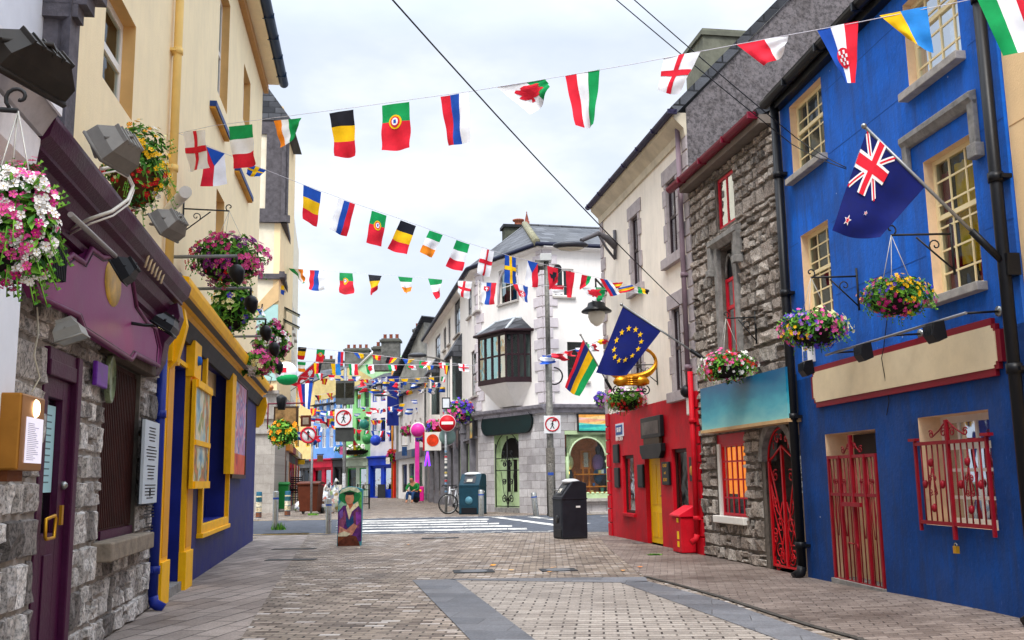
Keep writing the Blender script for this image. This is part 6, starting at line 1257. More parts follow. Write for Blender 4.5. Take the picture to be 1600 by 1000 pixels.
# ---------------- hanging baskets ----------------
LEAF=[mat('#3f7a26',.6,.3,20,name='leaf_a'),mat('#6fa534',.6,.25,20,name='leaf_b'),mat('#24521c',.6,.3,20,name='leaf_c')]
FL={'w':'#f4f2ee','p':'#ee5aa6','m':'#c01478','r':'#d01024','y':'#f8c010','v':'#5a3cc8','o':'#f59a12','l':'#c88adc','c':'#f4eeb0','u':'#7a1a78'}
NMF={'w':'white','p':'pink','m':'magenta','r':'red','y':'yellow','v':'violet','o':'orange','l':'lilac','c':'cream','u':'purple'}
def basket(c,rx,rz,cols,label,seed,nleaf=700,nfl=160,fs=.03,ls=.05,bowl=True,bracket=None,name='hanging_basket',grp='hanging flower baskets along the street',ry=None,patch=True,bowlm=None):
    rr=random.Random(seed); c=Vector(c); ry=ry or rx*.85; p=thing(name,label,'flower basket',c+Vector((0,0,-rz)),grp)
    lb=[MB() for _ in LEAF]
    def pt(lo=.55,hi=1.05,up=None):
        while 1:
            d=Vector((rr.uniform(-1,1),rr.uniform(-1,1),rr.uniform(-1,1)))
            if .05<d.length<1: break
        d.normalize(); lump=1+.28*noise.noise(d*2.2+Vector((seed,0,0))); q=rr.uniform(lo,hi)*lump
        return c+Vector((d.x*rx*q,d.y*ry*q,d.z*rz*q)),d
    mb=MB()
    for i in range(nleaf):
        P,d=pt(.45,1.02); n=(d+Vector((rr.uniform(-.8,.8),rr.uniform(-.8,.8),rr.uniform(-.3,.9)))).normalized(); u=n.orthogonal().normalized(); a=rr.uniform(0,6.3); w=n.cross(u); u,w=u*math.cos(a)+w*math.sin(a),w*math.cos(a)-u*math.sin(a); s=ls*rr.uniform(.5,1.3)
        m_=LEAF[rr.choice((0,0,1,1,2))]; mb.face([P-u*s,P-w*s*.42+n*s*.1,P+u*s*1.1-n*s*.15,P+w*s*.42+n*s*.1],m_)
    for i in range(nleaf//30): # trailing sprigs
        P,d=pt(.9,1.0); L=rz*rr.uniform(.2,.5); pts=[P+Vector((d.x*L*t*.6,d.y*L*t*.6,(.25*L*t if d.z>.2 else -L*t*1.1))) for t in (0,.33,.66,1)]; mb.tube(pts,.003,LEAF[1],3)
        for q_ in pts[1:]: mb.face([q_,q_+Vector((ls*.5,0,ls*.2)),q_+Vector((0,ls*.2,ls*.6))],LEAF[rr.choice((0,1))])
    mb.build('foliage',p,kind='stuff')
    fb={}; seeds=[(k,Vector((rr.uniform(-1,1),rr.uniform(-1,1),rr.uniform(-.6,1))).normalized()) for k in cols for _ in range(2)]
    for i in range(nfl):
        for _ in range(6):
            P,d=pt(.88,1.1)
            if noise.noise(d*3.1+Vector((seed*2,5,1)))>-.12+rr.uniform(-.15,.15): break
        k=min(seeds,key=lambda s_:(s_[1]-d).length+rr.uniform(0,.75))[0]
        m_=mat(FL[k],.6,.12,25); b=fb.setdefault(k,MB()); n=(d+Vector((rr.uniform(-.4,.4),rr.uniform(-.9,.1),rr.uniform(-.3,.4)))).normalized(); u=n.orthogonal().normalized(); w=n.cross(u); s=fs*rr.uniform(.65,1.25); a0=rr.uniform(0,6)
        for j in range(5):
            a=a0+j*2*pi/5; e1=u*math.cos(a-.5)+w*math.sin(a-.5); e2=u*math.cos(a)+w*math.sin(a); e3=u*math.cos(a+.5)+w*math.sin(a+.5); b.face([P,P+e1*s*.8+n*s*.25,P+e2*s+n*s*.15,P+e3*s*.8+n*s*.25],m_)
        if s*1532/max(3,P.y)>2.2: b.face([P+n*s*.12+(u*math.cos(t)+w*math.sin(t))*s*.16 for t in (0,1.6,3.1,4.7)],mat('#d8b020' if k!='y' else '#a06a10',.6,0))
    for k,b in fb.items(): b.build('blossoms',p,kind='stuff',label=NMF[k]+' blossoms')
    if bowl:
        b=MB(); b.lathe(c+Vector((0,0,-rz*.35)),[(rx*.72,rz*.25),(rx*.7,0),(rx*.55,-rz*.35),(rx*.3,-rz*.55),(0,-rz*.6)],bowlm or mat('#1c1714',.9,.3,20,bump=.5),14); b.build('basket',p)
    if bracket:
        f,zt=bracket; b=MB(); sA=(c.xy-f.A).dot(f.d); nn=(c.xy-f.A).dot(f.n); top=c.z+zt; hook=Vector((c.x,c.y,top))
        b.tube([f.P(sA,.02,top+.02),hook+Vector((0,0,.0))],.012,iron,5); b.tube([f.P(sA,.02,top-.35),f.P(sA,nn*.6,top-.02)],.010,iron,5); b.tube([f.P(sA,.02,top-.4),f.P(sA,.02,top+.12)],.014,iron,5)
        nx=Vector((f.n.x,f.n.y,0)); b.tube(spiral(hook+Vector((0,0,.06)),nx,Vector((0,0,1)),.01,.06,-pi/2,pi*1.3,12),.009,iron,5); b.tube(spiral(f.P(sA,nn*.3,top-.1),nx,Vector((0,0,-1)),.01,.07,0,pi*2.2,12),.008,iron,5)
        b.build('bracket',p); b=MB()
        for a in (0,2.1,4.2): b.tube([hook,c+Vector((math.cos(a)*rx*.65,math.sin(a)*ry*.65,0))],.004,mat('#b9b7b0',.5,0,metal=.5),4)
        b.build('chains',p)
    return p
def bk(f,n,x,y,w,h,cols,label,seed,br=None,**k):
    s,z_=f.px(x,y,n); c=f.P(s,n,z_); sc_=c.y/math.cos(0)/F; return basket(c,w/2*sc_,h/2*sc_,cols,label,seed,bracket=(f,br) if br else None,**k)
bk(LB,.75,16,350,140,196,'wwwwwppmw','huge basket of white and pink petunias at the left edge',1,br=.5,nleaf=3400,nfl=1100,fs=.021,ls=.032)
bk(LC,.55,212,262,105,140,'yycwro','basket of yellow and white flowers above the purple cornice',2,nleaf=1800,nfl=330,fs=.026,ls=.04,bowlm=mat('#5a3a22',.9,.3))
bk(LC,.7,356,404,116,78,'mmurpu','magenta and purple basket on a scrolled bracket above the yellow cornice',3,br=.75,nleaf=1500,nfl=330,fs=.045,ls=.06)
bk(LC,.55,364,478,66,86,'ycv','leafy green basket with few yellow flowers below the magenta one',4,nleaf=1500,nfl=60,fs=.045,ls=.07)
bk(LC,.8,424,535,52,60,'mwup','magenta and white basket at the far end of the yellow cornice',5,nleaf=900,nfl=160,fs=.07,ls=.1)
bk(LC,.6,400,568,60,34,'wcpm','low pale flower basket just above the end of the yellow cornice',55,nleaf=900,nfl=160,fs=.06,ls=.09)
bk(L3,.7,442,676,44,36,'yo','green and gold basket under the brown hanging sign',6,nleaf=900,nfl=70,fs=.09,ls=.16)
bk(BL,.65,1400,463,104,62,'yyyopmv','yellow and pink basket hanging in the middle of the blue house',7,br=.62,nleaf=2200,nfl=380,fs=.02,ls=.035)
bk(BL,.6,1272,513,104,60,'vvylcp','violet and yellow basket hanging at the left of the blue house',8,br=.62,nleaf=2200,nfl=420,fs=.024,ls=.035)
bk(ST,.5,1138,572,84,46,'rwwrmp','red and white basket sitting over the teal signboard',9,br=.75,nleaf=1500,nfl=330,fs=.028,ls=.04)
bk(WH,.7,978,624,62,36,'pwwlr','pink and white basket under the starred navy flag',10,br=.7,nleaf=1200,nfl=240,fs=.035,ls=.05)
bk(WH,1.0,938,624,16,22,'vl','small violet basket left of the white house corner',11,nleaf=300,nfl=80,fs=.04,ls=.05)
bk(CL,.7,719,642,44,34,'rvvvp','violet and red basket beside the no-entry sign',12,nleaf=700,nfl=200,fs=.09,ls=.12)
bk(CL,.6,680,666,24,20,'rrvp','red and violet basket left of the no-entry sign',13,nleaf=400,nfl=120,fs=.11,ls=.15)
bk(CL,.6,663,680,26,20,'vvul','purple basket just right of the pink round sign',14,nleaf=400,nfl=120,fs=.11,ls=.15)
bk(FL_ if 0 else CL,.9,636,673,20,15,'mum','dark magenta basket left of the pink round sign',15,nleaf=350,nfl=90,fs=.12,ls=.15)
bk(FR,.5,612,712,14,20,'mrm','small magenta basket above the red pillar',16,nleaf=300,nfl=80,fs=.12,ls=.15)
s,z_=FR.px(556,703,.4); basket(FR.P(s,.4,z_),1.9,.45,'wwwy','flower box of white blossoms over the green arched shop',17,nleaf=700,nfl=160,fs=.11,ls=.16,name='flower_box',grp=None,ry=.5)
# cross bracket bars with floodlights by the cream wall
def flood(c,ax,label,w=.3,h=.22,d=.2,m=None,arm=None,lit=False,grp=None,upv=(0,0,1)):
    """boxy floodlight; ax = direction the lamp faces"""
    c=Vector(c); ax=Vector(ax).normalized(); r=ax.cross(Vector(upv)).normalized(); u=r.cross(ax); m=m or blackm
    p=thing('floodlight',label,'floodlight',c,grp); b=MB()
    def T(x,y,z_): return c+r*x+ax*y+u*z_
    pr=[(-w/2,-h/2),(w/2,-h/2),(w/2,h/2),(-w/2,h/2)]
    f0=[T(x,d*.5,z_) for x,z_ in pr]; f1=[T(x*.98,0,z_*.95) for x,z_ in pr]; f2=[T(x*.55,-d*.5,z_*.5) for x,z_ in pr]
    b.grid([f0,f1,f2],m,False,True); b.face(f2,m); b.face(f0,m); 
    for q_ in (f0,): b.tube(q_,.012*w/.3,m,5,True)
    for i in range(5): b.box(T,-w*.3+w*.15*i-.006,-w*.3+w*.15*i+.006,-d*.55,-d*.2,-h*.3,h*.3,m)
    b.build('housing',p); b=MB(); b.face([T(x*.9,d*.51,z_*.88) for x,z_ in pr],mat('#ffe9a8',.3,0,emit=1.6,name='lit_lens') if lit else mat('#aab4b8',.15,.1)); b.build('lens',p)
    if arm: b=MB(); b.tube([c+r*w*.5]+[Vector(a) for a in arm],.014*w/.3,m,6); b.tube([c-r*w*.5,c-ax*d*.6,c+r*w*.5],.01*w/.3,m,5); b.build('arm',p)
    return p
wd_=Vector((LB.d.x,LB.d.y,0)); ln=Vector((LB.n.x,LB.n.y,0)); gm=mat('#77746f',.5,.15,6)
def at(f,n,x,y): s,z_=f.px(x,y,n); return f.P(s,n,z_)
c=at(LB,.55,55,95); flood(c,-ln*.8+Vector((0,.3,-.7)),'big black floodlight at the top left corner',.5,.2,.2,mat('#2a2622',.5,.3,8),[c-ln*.3,at(LB,.2,5,110)])
c=at(LB,.6,185,228); flood(c,-ln*.9+wd_*.3+Vector((0,0,-.6)),'large grey floodlight over the purple cornice before yellow flowers',.34,.24,.2,gm,[at(LB,.3,140,215),at(LB,.2,150,245)])
c=at(LB,.6,268,348); flood(c,-ln*.9+wd_*.3+Vector((0,0,-.6)),'smaller grey floodlight at the far end of the purple cornice',.32,.22,.18,gm,[at(LB,.3,235,350)])
c=at(LB,.5,198,420); flood(c,-ln*.9+Vector((0,0,-.55)),'black floodlight right of the gold crest',.2,.18,.14,blackm,[at(LB,.35,175,400),at(LB,.1,110,335)])
c=at(LB,.5,262,505); flood(c,-ln*.5+Vector((0,0,-.8)),'lit black floodlight at the end of the purple sign',.34,.2,.14,blackm,[at(LB,.25,225,508),at(LB,.16,205,505)],lit=True)
c=at(LB,.3,108,516); flood(c,ln*.3+Vector((0,0,-.8)),'small silver floodlight above the purple door',.2,.18,.14,mat('#9a9890',.4,.2),[at(LB,.1,95,500)])
q=MB(); T=LB.T(); s,z_=LB.px(94,410,.3); q.box(T,s-.22,s+.18,.05,.28,z_-.1,z_+.12,blackm)
for i in range(10): q.box(T,s-.21+i*.04,s-.2+i*.04,.28,.3,z_-.1,z_+.12,darkm)
tag(q.build('heater_box'),'black ribbed heater box between the petunias and purple sign','heater')
q=MB(); P=[at(LB,.1,105,360),at(LB,.3,140,342),at(LB,.4,175,330),at(LB,.45,200,312),at(LB,.45,208,290),at(LB,.42,198,270),at(LB,.4,180,260),at(LB,.35,158,264)]; q.tube(P,.014,mat('#c9c4b8',.5,.1),6); q.tube([p+Vector((0,.02,-.03)) for p in P],.008,mat('#dad6cc',.5,.1),6); tag(q.build('looped_cable'),'looped grey cable curling over the purple cornice','cable')
q=MB(); q.tube([at(LB,.08,58,480),at(LB,.07,60,520),at(LB,.07,53,555),at(LB,.07,62,590),at(LB,.07,50,612)],.006,mat('#ded8c4',.6),5); tag(q.build('wall_cable'),'thin cream cable hanging on the stone beside the menu case','cable')
q=MB(); q.cyl(at(LB,.5,110,335),at(LB,.5,180,400),.018,mat('#8a8784',.4,.2),8); tag(q.build('conduit_pipe'),'thin grey conduit running under the purple cornice','pipe')
q=MB(); 
for i in range(6): q.tube([at(LB,.25,225+i*5,385+i*4),at(LB,.33,232+i*5,400+i*5),at(LB,.3,226+i*5,418+i*5)],.012,cream,5)
tag(q.build('cable_bundle'),'bundle of cream cables where purple and yellow cornices meet','cable')
q=MB(); q.cyl(at(LC,.1,262,330),at(LC,.8,290,300),.07,mat('#d9d6d2',.4,.1),12); tag(q.build('wall_camera'),'white tube security camera on the cream wall','camera')
for i,(x0,x1,y,lab) in enumerate(((298,370,399,'grey bar with black spotlight below the magenta basket'),(338,392,449,'grey bar with black spotlight beside the leafy basket'),(390,415,497,'short grey bar with spotlight at the far end'),(378,428,524,'grey bar with black spotlight over the cornice end'),(398,434,553,'last grey bar with spotlight near the round lantern'))):
    a=at(LC,.15,x0,y); b_=at(LC,.95,x1,y+1); p=thing('sign_light',lab,'spotlight',a); q=MB(); q.tube([Vector((a.x,b_.y,b_.z)),b_],.03,mat('#7d8082',.5,.15),4); q.build('bar',p); c=b_+Vector((.0,0,-.28)); q=MB(); q.tube([b_,b_+Vector((0,0,-.15))],.02,blackm,5); q.lathe(c+Vector((0,0,.06)),[(.02,.1),(.08,.07),(.12,-.02),(.08,-.14),(.0,-.22)],blackm,10,axis=(-.2,-.3,1)); q.build('spotlight',p)
# fascia light rail on the blue house
p=thing('sign_light_rail','thin light rail with three black spotlights above the cream fascia','light rail',an(BL,1400,530,.5)); q=MB(); a=an(BL,1290,555,.35); b_=an(BL,1510,492,.35); b_.z=a.z; q.tube([a,b_],.014,mat('#8d8d90',.4,.1,metal=.5),6)
for x,y in ((1302,552),(1392,526),(1508,492)):
    s,_z=BL.px(x,y,.35); q.tube([BL.P(s,.0,a.z+.02),BL.P(s,.35,a.z)],.012,blackm,5); q.lathe(BL.P(s,.01,a.z+.02),[(0,.02),(.05,.02),(.05,0)],steel,10,axis=(BL.n.x,BL.n.y,0))
q.build('rail',p)
for x,y in ((1262,562),(1352,541),(1464,510)):
    s,_z=BL.px(x,y,.4); c=BL.P(s,.42,a.z-.13); q=MB(); 
    def TT(u,v,w_,s=s): return BL.P(s+u,.42+v,a.z-.05+w_)
    q.prism(lambda x_,y_,z_:TT(y_,x_,z_),[(-.05,.04),(.05,.02),(.08,-.1),(.03,-.17),(-.07,-.13)],-.085,.085,blackm)
    for k in range(6): q.box(TT,-.08+k*.03,-.073+k*.03,.07,.085,-.1,.0,darkm)
    q.build('spotlight',p,bevel=.01)
p=thing('alarm_box','small blue and white alarm box at the left of the blue house','alarm box',an(BL,1258,552,.1)); q=MB(); s,z_=BL.px(1258,552,.1); q.box(BL.T(),s-.1,s+.1,0,.1,z_-.12,z_+.12,white); q.box(BL.T(),s-.07,s+.07,.1,.105,z_-.1,z_+.03,mat('#2f5fb0',.4,0)); q.build('box',p,bevel=.015)
q=MB(); zs=[BL.px(1384,y_,.03) for y_ in (460,500,560,620,680)]; q.tube([BL.P(zs[0][0],.02,zs[0][1]),BL.P(zs[1][0]-.01,.02,zs[1][1]),BL.P(zs[1][0],.08,2.8),BL.P(zs[2][0],.08,zs[2][1]),BL.P(zs[2][0]+.02,.02,2.2),BL.P(zs[2][0]+.1,.02,2.05)],.005,blackm,5); tag(q.build('wall_cable'),'thin black cable running down across the cream fascia','cable')
p=thing('wall_speaker','small white and black alarm unit high on the red wall','alarm box',an(WH,1075,628,.1)); s,z_=WH.px(1075,630,.1); q=MB(); q.box(WH.T(),s-.12,s+.12,0,.1,z_-.22,z_+.1,white); q.build('box',p,bevel=.02); q=MB(); q.blob(WH.P(s,.12,z_+.22),.12,.1,.12,blackm,8,6); q.build('lamp_head',p)
# street lamp bracket on white house
p=thing('street_lamp','grey cobra head street lamp on a curved arm from the white house','street lamp',an(WH,962,380,.05)); b_=an(WH,961,405,.05); t_=an(WH,961,385,.05); e=an(WH,905,376,1.6); e.y=b_.y-1.2; e=atY(908,376,b_.y-.6)
q=MB(); q.tube([b_,t_,t_+Vector((0,0,.4))],.04,mat('#5b5a60',.5,.1),8); m1=t_.lerp(e,.5)+Vector((0,0,.25)); q.tube([t_+Vector((0,0,.0)),t_.lerp(m1,.5)+Vector((0,0,.05)),m1,e],[.09,.08,.06,.05],mat('#5b5a60',.5,.1),8); q.tube([b_,b_.lerp(m1,.5)+Vector((0,0,-.05)),m1],.03,mat('#5b5a60',.5,.1),8); q.build('arm',p)
q=MB(); d=(e-m1).normalized(); hc=e+d*.35; q.blob(hc,.42,.2,.1,mat('#34363e',.35,.1),14,8); q.build('head',p); q=MB(); q.blob(hc+Vector((0,0,-.05)),.32,.15,.09,mat('#c9c7ba',.2,.1),14,8); q.build('lens',p)
# lantern
c=atY(932,484,an(WH,950,480,.1).y-.5); p=thing('hanging_lantern','black bell shaped lantern hanging at the white house corner','lantern',c); q=MB(); q.lathe(c,[(.03,.55),(.03,.42),(.16,.4),(.16,.34),(.1,.3),(.1,.2),(.2,.16),(.22,.08),(.36,-.02),(.36,-.06),(.2,-.06),(0,-.06)],blackm,14); q.build('shade',p)
q=MB(); q.lathe(c,[(.2,-.06),(.21,-.16),(.15,-.3),(.06,-.38),(0,-.4)],mat('#d8d6cc',.15,.1),12); q.build('bulb_glass',p); q=MB(); q.tube([c+Vector((0,0,.5)),c+Vector((0,0,.75)),an(WH,948,455,.05)],.025,blackm,6); q.build('arm',p)
# gold ring sign (claddagh-like crown hidden by the flag)
c=an(WH,985,565,.75); p=thing('gold_ring_sign','golden ring with clasped hands hanging behind the starred navy flag','sign',c+Vector((0,0,-.6))); q=MB(); gd=mat('#d08a22',.3,.2,6,metal=.75); ex=Vector((1,.1,0)).normalized(); R1=.52
q.tube([c+ex*math.cos(t)*R1*1.0+Vector((0,0,math.sin(t)*R1*.62)) for t in [2*pi*i/28 for i in range(28)]],[.035+.045*max(0,-math.sin(2*pi*i/28)) for i in range(28)],gd,8,True); q.build('ring',p)
q=MB(); 
for sd in (-1,1):
    q.blob(c+ex*sd*.2+Vector((0,-.04,-.40)),.17,.09,.1,gd,10,6,.2,3)
    for k in range(4): q.tube([c+ex*sd*(.14)+Vector((0,-.08,-.33-.045*k)),c-ex*sd*.06+Vector((0,-.11,-.33-.045*k))],.024,gd,5)
q.build('clasped_hands',p); q=MB(); q.tube([c+Vector((0,0,.42)),an(WH,985,540,.05)+Vector((0,0,.35))],.02,iron,5)
for sd in (-1,1): q.tube(spiral(c+ex*sd*.28+Vector((0,0,-.58)),ex*sd,Vector((0,0,1)),.02,.1,0,2.4*pi,16),.014,iron,5)
q.tube([c-ex*.3+Vector((0,0,-.6)),c+ex*.3+Vector((0,0,-.6))],.014,iron,5); q.build('bracket',p)
# round football lantern and small signs on the left far
c=at(L3,.9,447,583); p=thing('round_lantern','round red white and green ball lantern above the left shops','lantern',c); q=MB(); q.blob(c,.42,.42,.42,FC['w'],16,12); q.build('ball',p); q=MB(); q.blob(c+Vector((.05,-.03,-.2)),.4,.4,.25,FC['g'],16,8); q.box(WT((c.x,c.y,c.z)),-.4,.1,-.42,-.2,-.02,.16,FC['r']); q.build('coloured_bands',p)
c=at(L3,.8,447,650); p=thing('hanging_sign','brown blank pub sign hanging on a maroon bracket at left','sign',c); q=MB(); T=WT((c.x,c.y,c.z),-.1); q.box(T,-.5,.5,-.04,.04,-.42,.38,mat('#3b2a1c',.5,.2)); q.box(T,-.42,.42,-.05,-.04,-.34,.3,mat('#8a6a42',.5,.5,3)); q.build('panel',p); q=MB(); q.tube([T(-.75,0,.5),T(.75,0,.5)],.03,mat('#6a1a30',.5,.1),5); q.tube([T(-.75,0,.5),T(-.75,0,-.5)],.03,mat('#6a1a30',.5,.1),5); q.build('bracket',p)
c=at(L3,.7,440,628); p=thing('square_lantern','square black street lantern above the brown hanging sign','lantern',c); q=MB(); q.lathe(c,[(.0,.3),(.2,.2),(.24,.15),(.16,-.3),(.0,-.3)],blackm,4); q.build('body',p)
c=at(L3F,.5,421,606); p=thing('copper_lantern','small copper wall lantern on the grey stone base ledge','lantern',c); q=MB(); q.blob(c,.2,.2,.16,mat('#c98a5a',.3,.1,metal=.6),10,8); q.tube([c+Vector((0,0,.1)),c+Vector((.1,0,.5)),c+Vector((-.1,.2,.6))],.02,iron,5); q.build('body',p)
c=at(L3,.9,478,656); p=thing('small_hanging_sign','small brown hanging sign right of the larger brown one','sign',c); q=MB(); T=WT((c.x,c.y,c.z),-.1); q.box(T,-.35,.35,-.04,.04,-.45,.3,mat('#7a4232',.5,.2)); q.box(T,-.2,.2,-.05,-.04,-.3,.15,mat('#d9c7b0',.5,.2)); q.build('panel',p)
for (x,y,cc,lab,r_) in ((569,663,'#2a7a6a','teal ball lantern above the green shop flowers',.42),(574,686,'#3a8a4a','green ball lantern by the mint house',.45),(587,688,'#2a4ac0','blue ball lantern above the blue shopfront',.45),(457,735,'#e8b020','round yellow sign over the stone yellow-window shop',.5)):
    s,z_=FR.px(x,y,1.0); c=FR.P(s,1.0,z_); q=MB(); q.blob(c,r_,r_,r_,mat(cc,.3,.2,3),14,10); tag(q.build('ball_lantern'),lab,'lantern')
# ---------------- street furniture ----------------
def bollard(x,yb,yt,label,m=None,painted=False,tilt=0,r=.05):
    b=gr(x,yb); h=atY(x,yt,b.y).z; p=thing('bollard',label,'bollard',b,'bollards at the crossing'); q=MB(); ax=Vector((tilt,0,1)).normalized(); k=b.y/26; r=.075*k
    q.lathe(b,[(r*1.0,0),(r,h*.97),(r*.85,h*.99),(0,h)],m or steel,16,axis=ax); q.build('post',p)
    q=MB(); q.lathe(b+ax*h*.78,[(r*1.03,0),(r*1.03,h*.05)],mat('#2a4a9a',.5,0) if not painted else mat('#e8d8b0',.6,.2),16,axis=ax); q.build('band',p)
    if painted:
        q=MB()
        for i,cc in enumerate(('#7a4a32','#e6d2ac','#e8dcc0','#2f5f6a')): q.lathe(b+ax*h*(.02+.2*i),[(r*1.02,0),(r*1.02,h*.18)],mat(cc,.5,.5,9),14,axis=ax)
        q.build('painting',p)
    return p
bollard(430,828,767,'steel bollard in front of the green bin with weeds at its base'); bollard(513,834,778,'steel bollard left of the painted cabinet')
bollard(404,809,768,'painted blue and cream bollard before the grey stone base',mat('#1f5f78',.5,.3),True); bollard(449,806,767,'painted blue and cream bollard before the stacked black chairs',mat('#1f5f78',.5,.3),True)
bollard(752,806,765,'steel bollard right of the teal bin'); bollard(838,807,769,'leaning steel bollard left of the thick post',tilt=-.1)
bollard(862,808,724,'tall grey ringed post beside the charcoal bin',mat('#6a6660',.6,.4,20))
for (x,y,lab,sd) in ((435,828,'clump of green moss beside the nearest left bollard',1),(489,805,'small green weed at the foot of the brown bin sign pole',2),(1008+15,868,'thin yellow green weed at the foot of the red wall',3)):
    c=gr(x,y); q=MB(); rr=random.Random(sd)
    for i in range(160): a=rr.uniform(0,6.3); r_=rr.uniform(0,.22 if sd<3 else .12); h_=rr.uniform(.02,.26 if sd==1 else (.12 if sd==2 else .04)); P=c+Vector((math.cos(a)*r_,math.sin(a)*r_*(.8 if sd<3 else .2),0)); q.face([P,P+Vector((.03,0,0)),P+Vector((rr.uniform(-.06,.06),rr.uniform(-.05,.05),h_))],LEAF[rr.choice((0,1))])
    tag(q.build('weed_clump',kind=None),lab,'weed')
# big bins
def bigbin(px_,py_,yt,rz,m,label,w,d,front):
    b=gr(px_,py_); H_=atY(px_,yt,b.y).z; p=thing('litter_bin',label,'litter bin',b); T0=WT((b.x,b.y,0),rz)
    q=MB(); pr=[(0,.03),(d,.03),(d,H_*.93),(d-.18,H_*.97),(.28,H_*.96),(0,H_*.70)]
    q.prism(lambda x,y,z_:T0(y-w/2,x,z_),pr,0,w,m); q.build('body',p,bevel=.015)
    q=MB(); q.box(T0,-w/2-.008,w/2+.008,.02,d-.02,.0,.05,darkm); q.box(T0,-w/2-.01,w/2+.01,-.02,d+.01,H_*.66,H_*.68,m); q.box(T0,-w*.38,w*.38,-.012,0,.05,H_*.16,blackm); q.box(T0,-w*.42,w*.42,-.008,0,H_*.2,H_*.64,m); q.build('panels',p,bevel=.006)
    q=MB(); sl=lambda u,t,e:T0(u,.28*t-.012*e,H_*(.70+.26*t)+.01*e)
    q.face([sl(-w*.28,.15,1),sl(w*.28,.15,1),sl(w*.28,.8,1),sl(-w*.28,.8,1)],mat('#3a3d44',.4,.1)); q.face([sl(-w*.14,.25,2),sl(w*.14,.25,2),sl(w*.14,.5,2),sl(-w*.14,.5,2)],mat('#c9c4b8',.5,.2)); q.tube([T0(-w*.2,.02,H_*.80),T0(-w*.2,-.03,H_*.82),T0(w*.2,-.03,H_*.82),T0(w*.2,.02,H_*.80)],.012,steel,6); q.build('hopper',p)
    q=MB(); q.blob(T0(0,d*.55,H_*.96),w*.40,d*.34,.05*H_,mat('#cfd2d6',.2,.1),14,8); q.build('dome_lid',p)
    q=MB(); q.box(T0,w/2,w/2+.006,d*.55,d*.72,H_*.52,H_*.55,mat('#dfe0e0',.4,0)); q.lathe(T0(0,-.01,H_*.33),[(0,.01),(w*.18,.01),(w*.18,0)],mat('#4f7f90' if front else '#222428',.4,.1),14,axis=(T0(0,-1,0)-T0(0,0,0))); q.build('badge',p); return p
bigbin(872,842,749,math.radians(-68),mat('#22242c',.45,.15,5),'charcoal solar litter bin with sloping hopper near the crossing',.54,.64,False)
bigbin(733,804,738,math.radians(-22),mat('#123746',.45,.15,5),'dark teal solar litter bin beside the parked bicycle',.9,.75,True)
# painted cabinet
b=gr(545,853); k=b.y/F; p=thing('painted_cabinet','utility cabinet cut-out painted as a seated figure in green hat and purple coat','painted cabinet',b); W=36*k; Hc=atY(545,761,b.y).z
T=WT((b.x,b.y,0),.06)
def SX(x): return (x-545)*k*1.0
def SZ(y): return Hc*(853-y)/(853-761)
ol=[(527,853),(563,853),(564,800),(565,765),(560,763),(552,761),(543,760),(534,763),(529,767),(528,800)]
q=MB(); q.prism(T,[(SX(x),SZ(y)) for x,y in ol],0,.28,mat('#2b8a9a',.5,.2,4)); q.build('cabinet',p)
arts=[([(528,790),(540,772),(541,790),(532,806)],'#8ec0a0'),([(560,770),(564,768),(564,800),(558,796)],'#5aa84a'),([(529,775),(535,766),(545,764),(558,766),(563,775),(559,783),(553,786),(538,787),(531,782)],'#1f7a42'),
([(529,772),(533,765),(543,761),(556,762),(562,768),(558,770),(546,766),(536,769)],'#cfd6b4'),([(541,785),(550,785),(552,792),(549,800),(543,799)],'#c06a4a'),([(528,800),(536,790),(543,790),(547,797),(556,786),(564,797),(564,846),(528,846)],'#5a2a6e'),
([(530,812),(538,797),(541,812),(536,826),(529,828)],'#8a4a6a'),([(552,800),(558,796),(563,810),(560,826),(552,824)],'#7a3f5e'),([(540,792),(545,812),(549,800),(560,790),(558,784),(551,789),(546,797),(543,788)],'#ecdfb4'),([(540,807),(545,813),(551,805),(553,822),(547,832),(541,822)],'#1d4a78'),
([(531,822),(541,828),(552,818),(558,822),(550,836),(536,838),(529,834)],'#c98a72'),([(528,834),(538,830),(548,834),(530,847)],'#d8d0b0'),([(528,838),(547,838),(560,846),(562,853),(528,853)],'#7a4228'),([(545,836),(556,838),(562,853),(528,853),(530,846)],'#5f2f1f'),
([(555,800),(563,800),(563,815),(556,822)],'#8a3fa0'),([(530,800),(535,796),(536,806),(531,812)],'#7a58a8')]
q=MB()
for i,(pl_,cc) in enumerate(arts): q.prism(T,[(SX(x),SZ(y)) for x,y in pl_],-.004-.0006*i,-.0002*i-.001,mat(cc,.55,.35,12))
q.prism(T,[(SX(545.5)+math.cos(t)*6.6*k,SZ(779)+math.sin(t)*8.8*k) for t in [2*pi*i/20 for i in range(20)]],-.016,-.001,mat('#c98a68',.5,.2,9)); q.prism(T,[(SX(545)+math.cos(t)*8.5*k,SZ(771)+math.sin(t)*2.6*k) for t in [2*pi*i/20 for i in range(20)]],-.018,-.001,mat('#1c2a20',.5,.2,9)); q.build('painting',p)
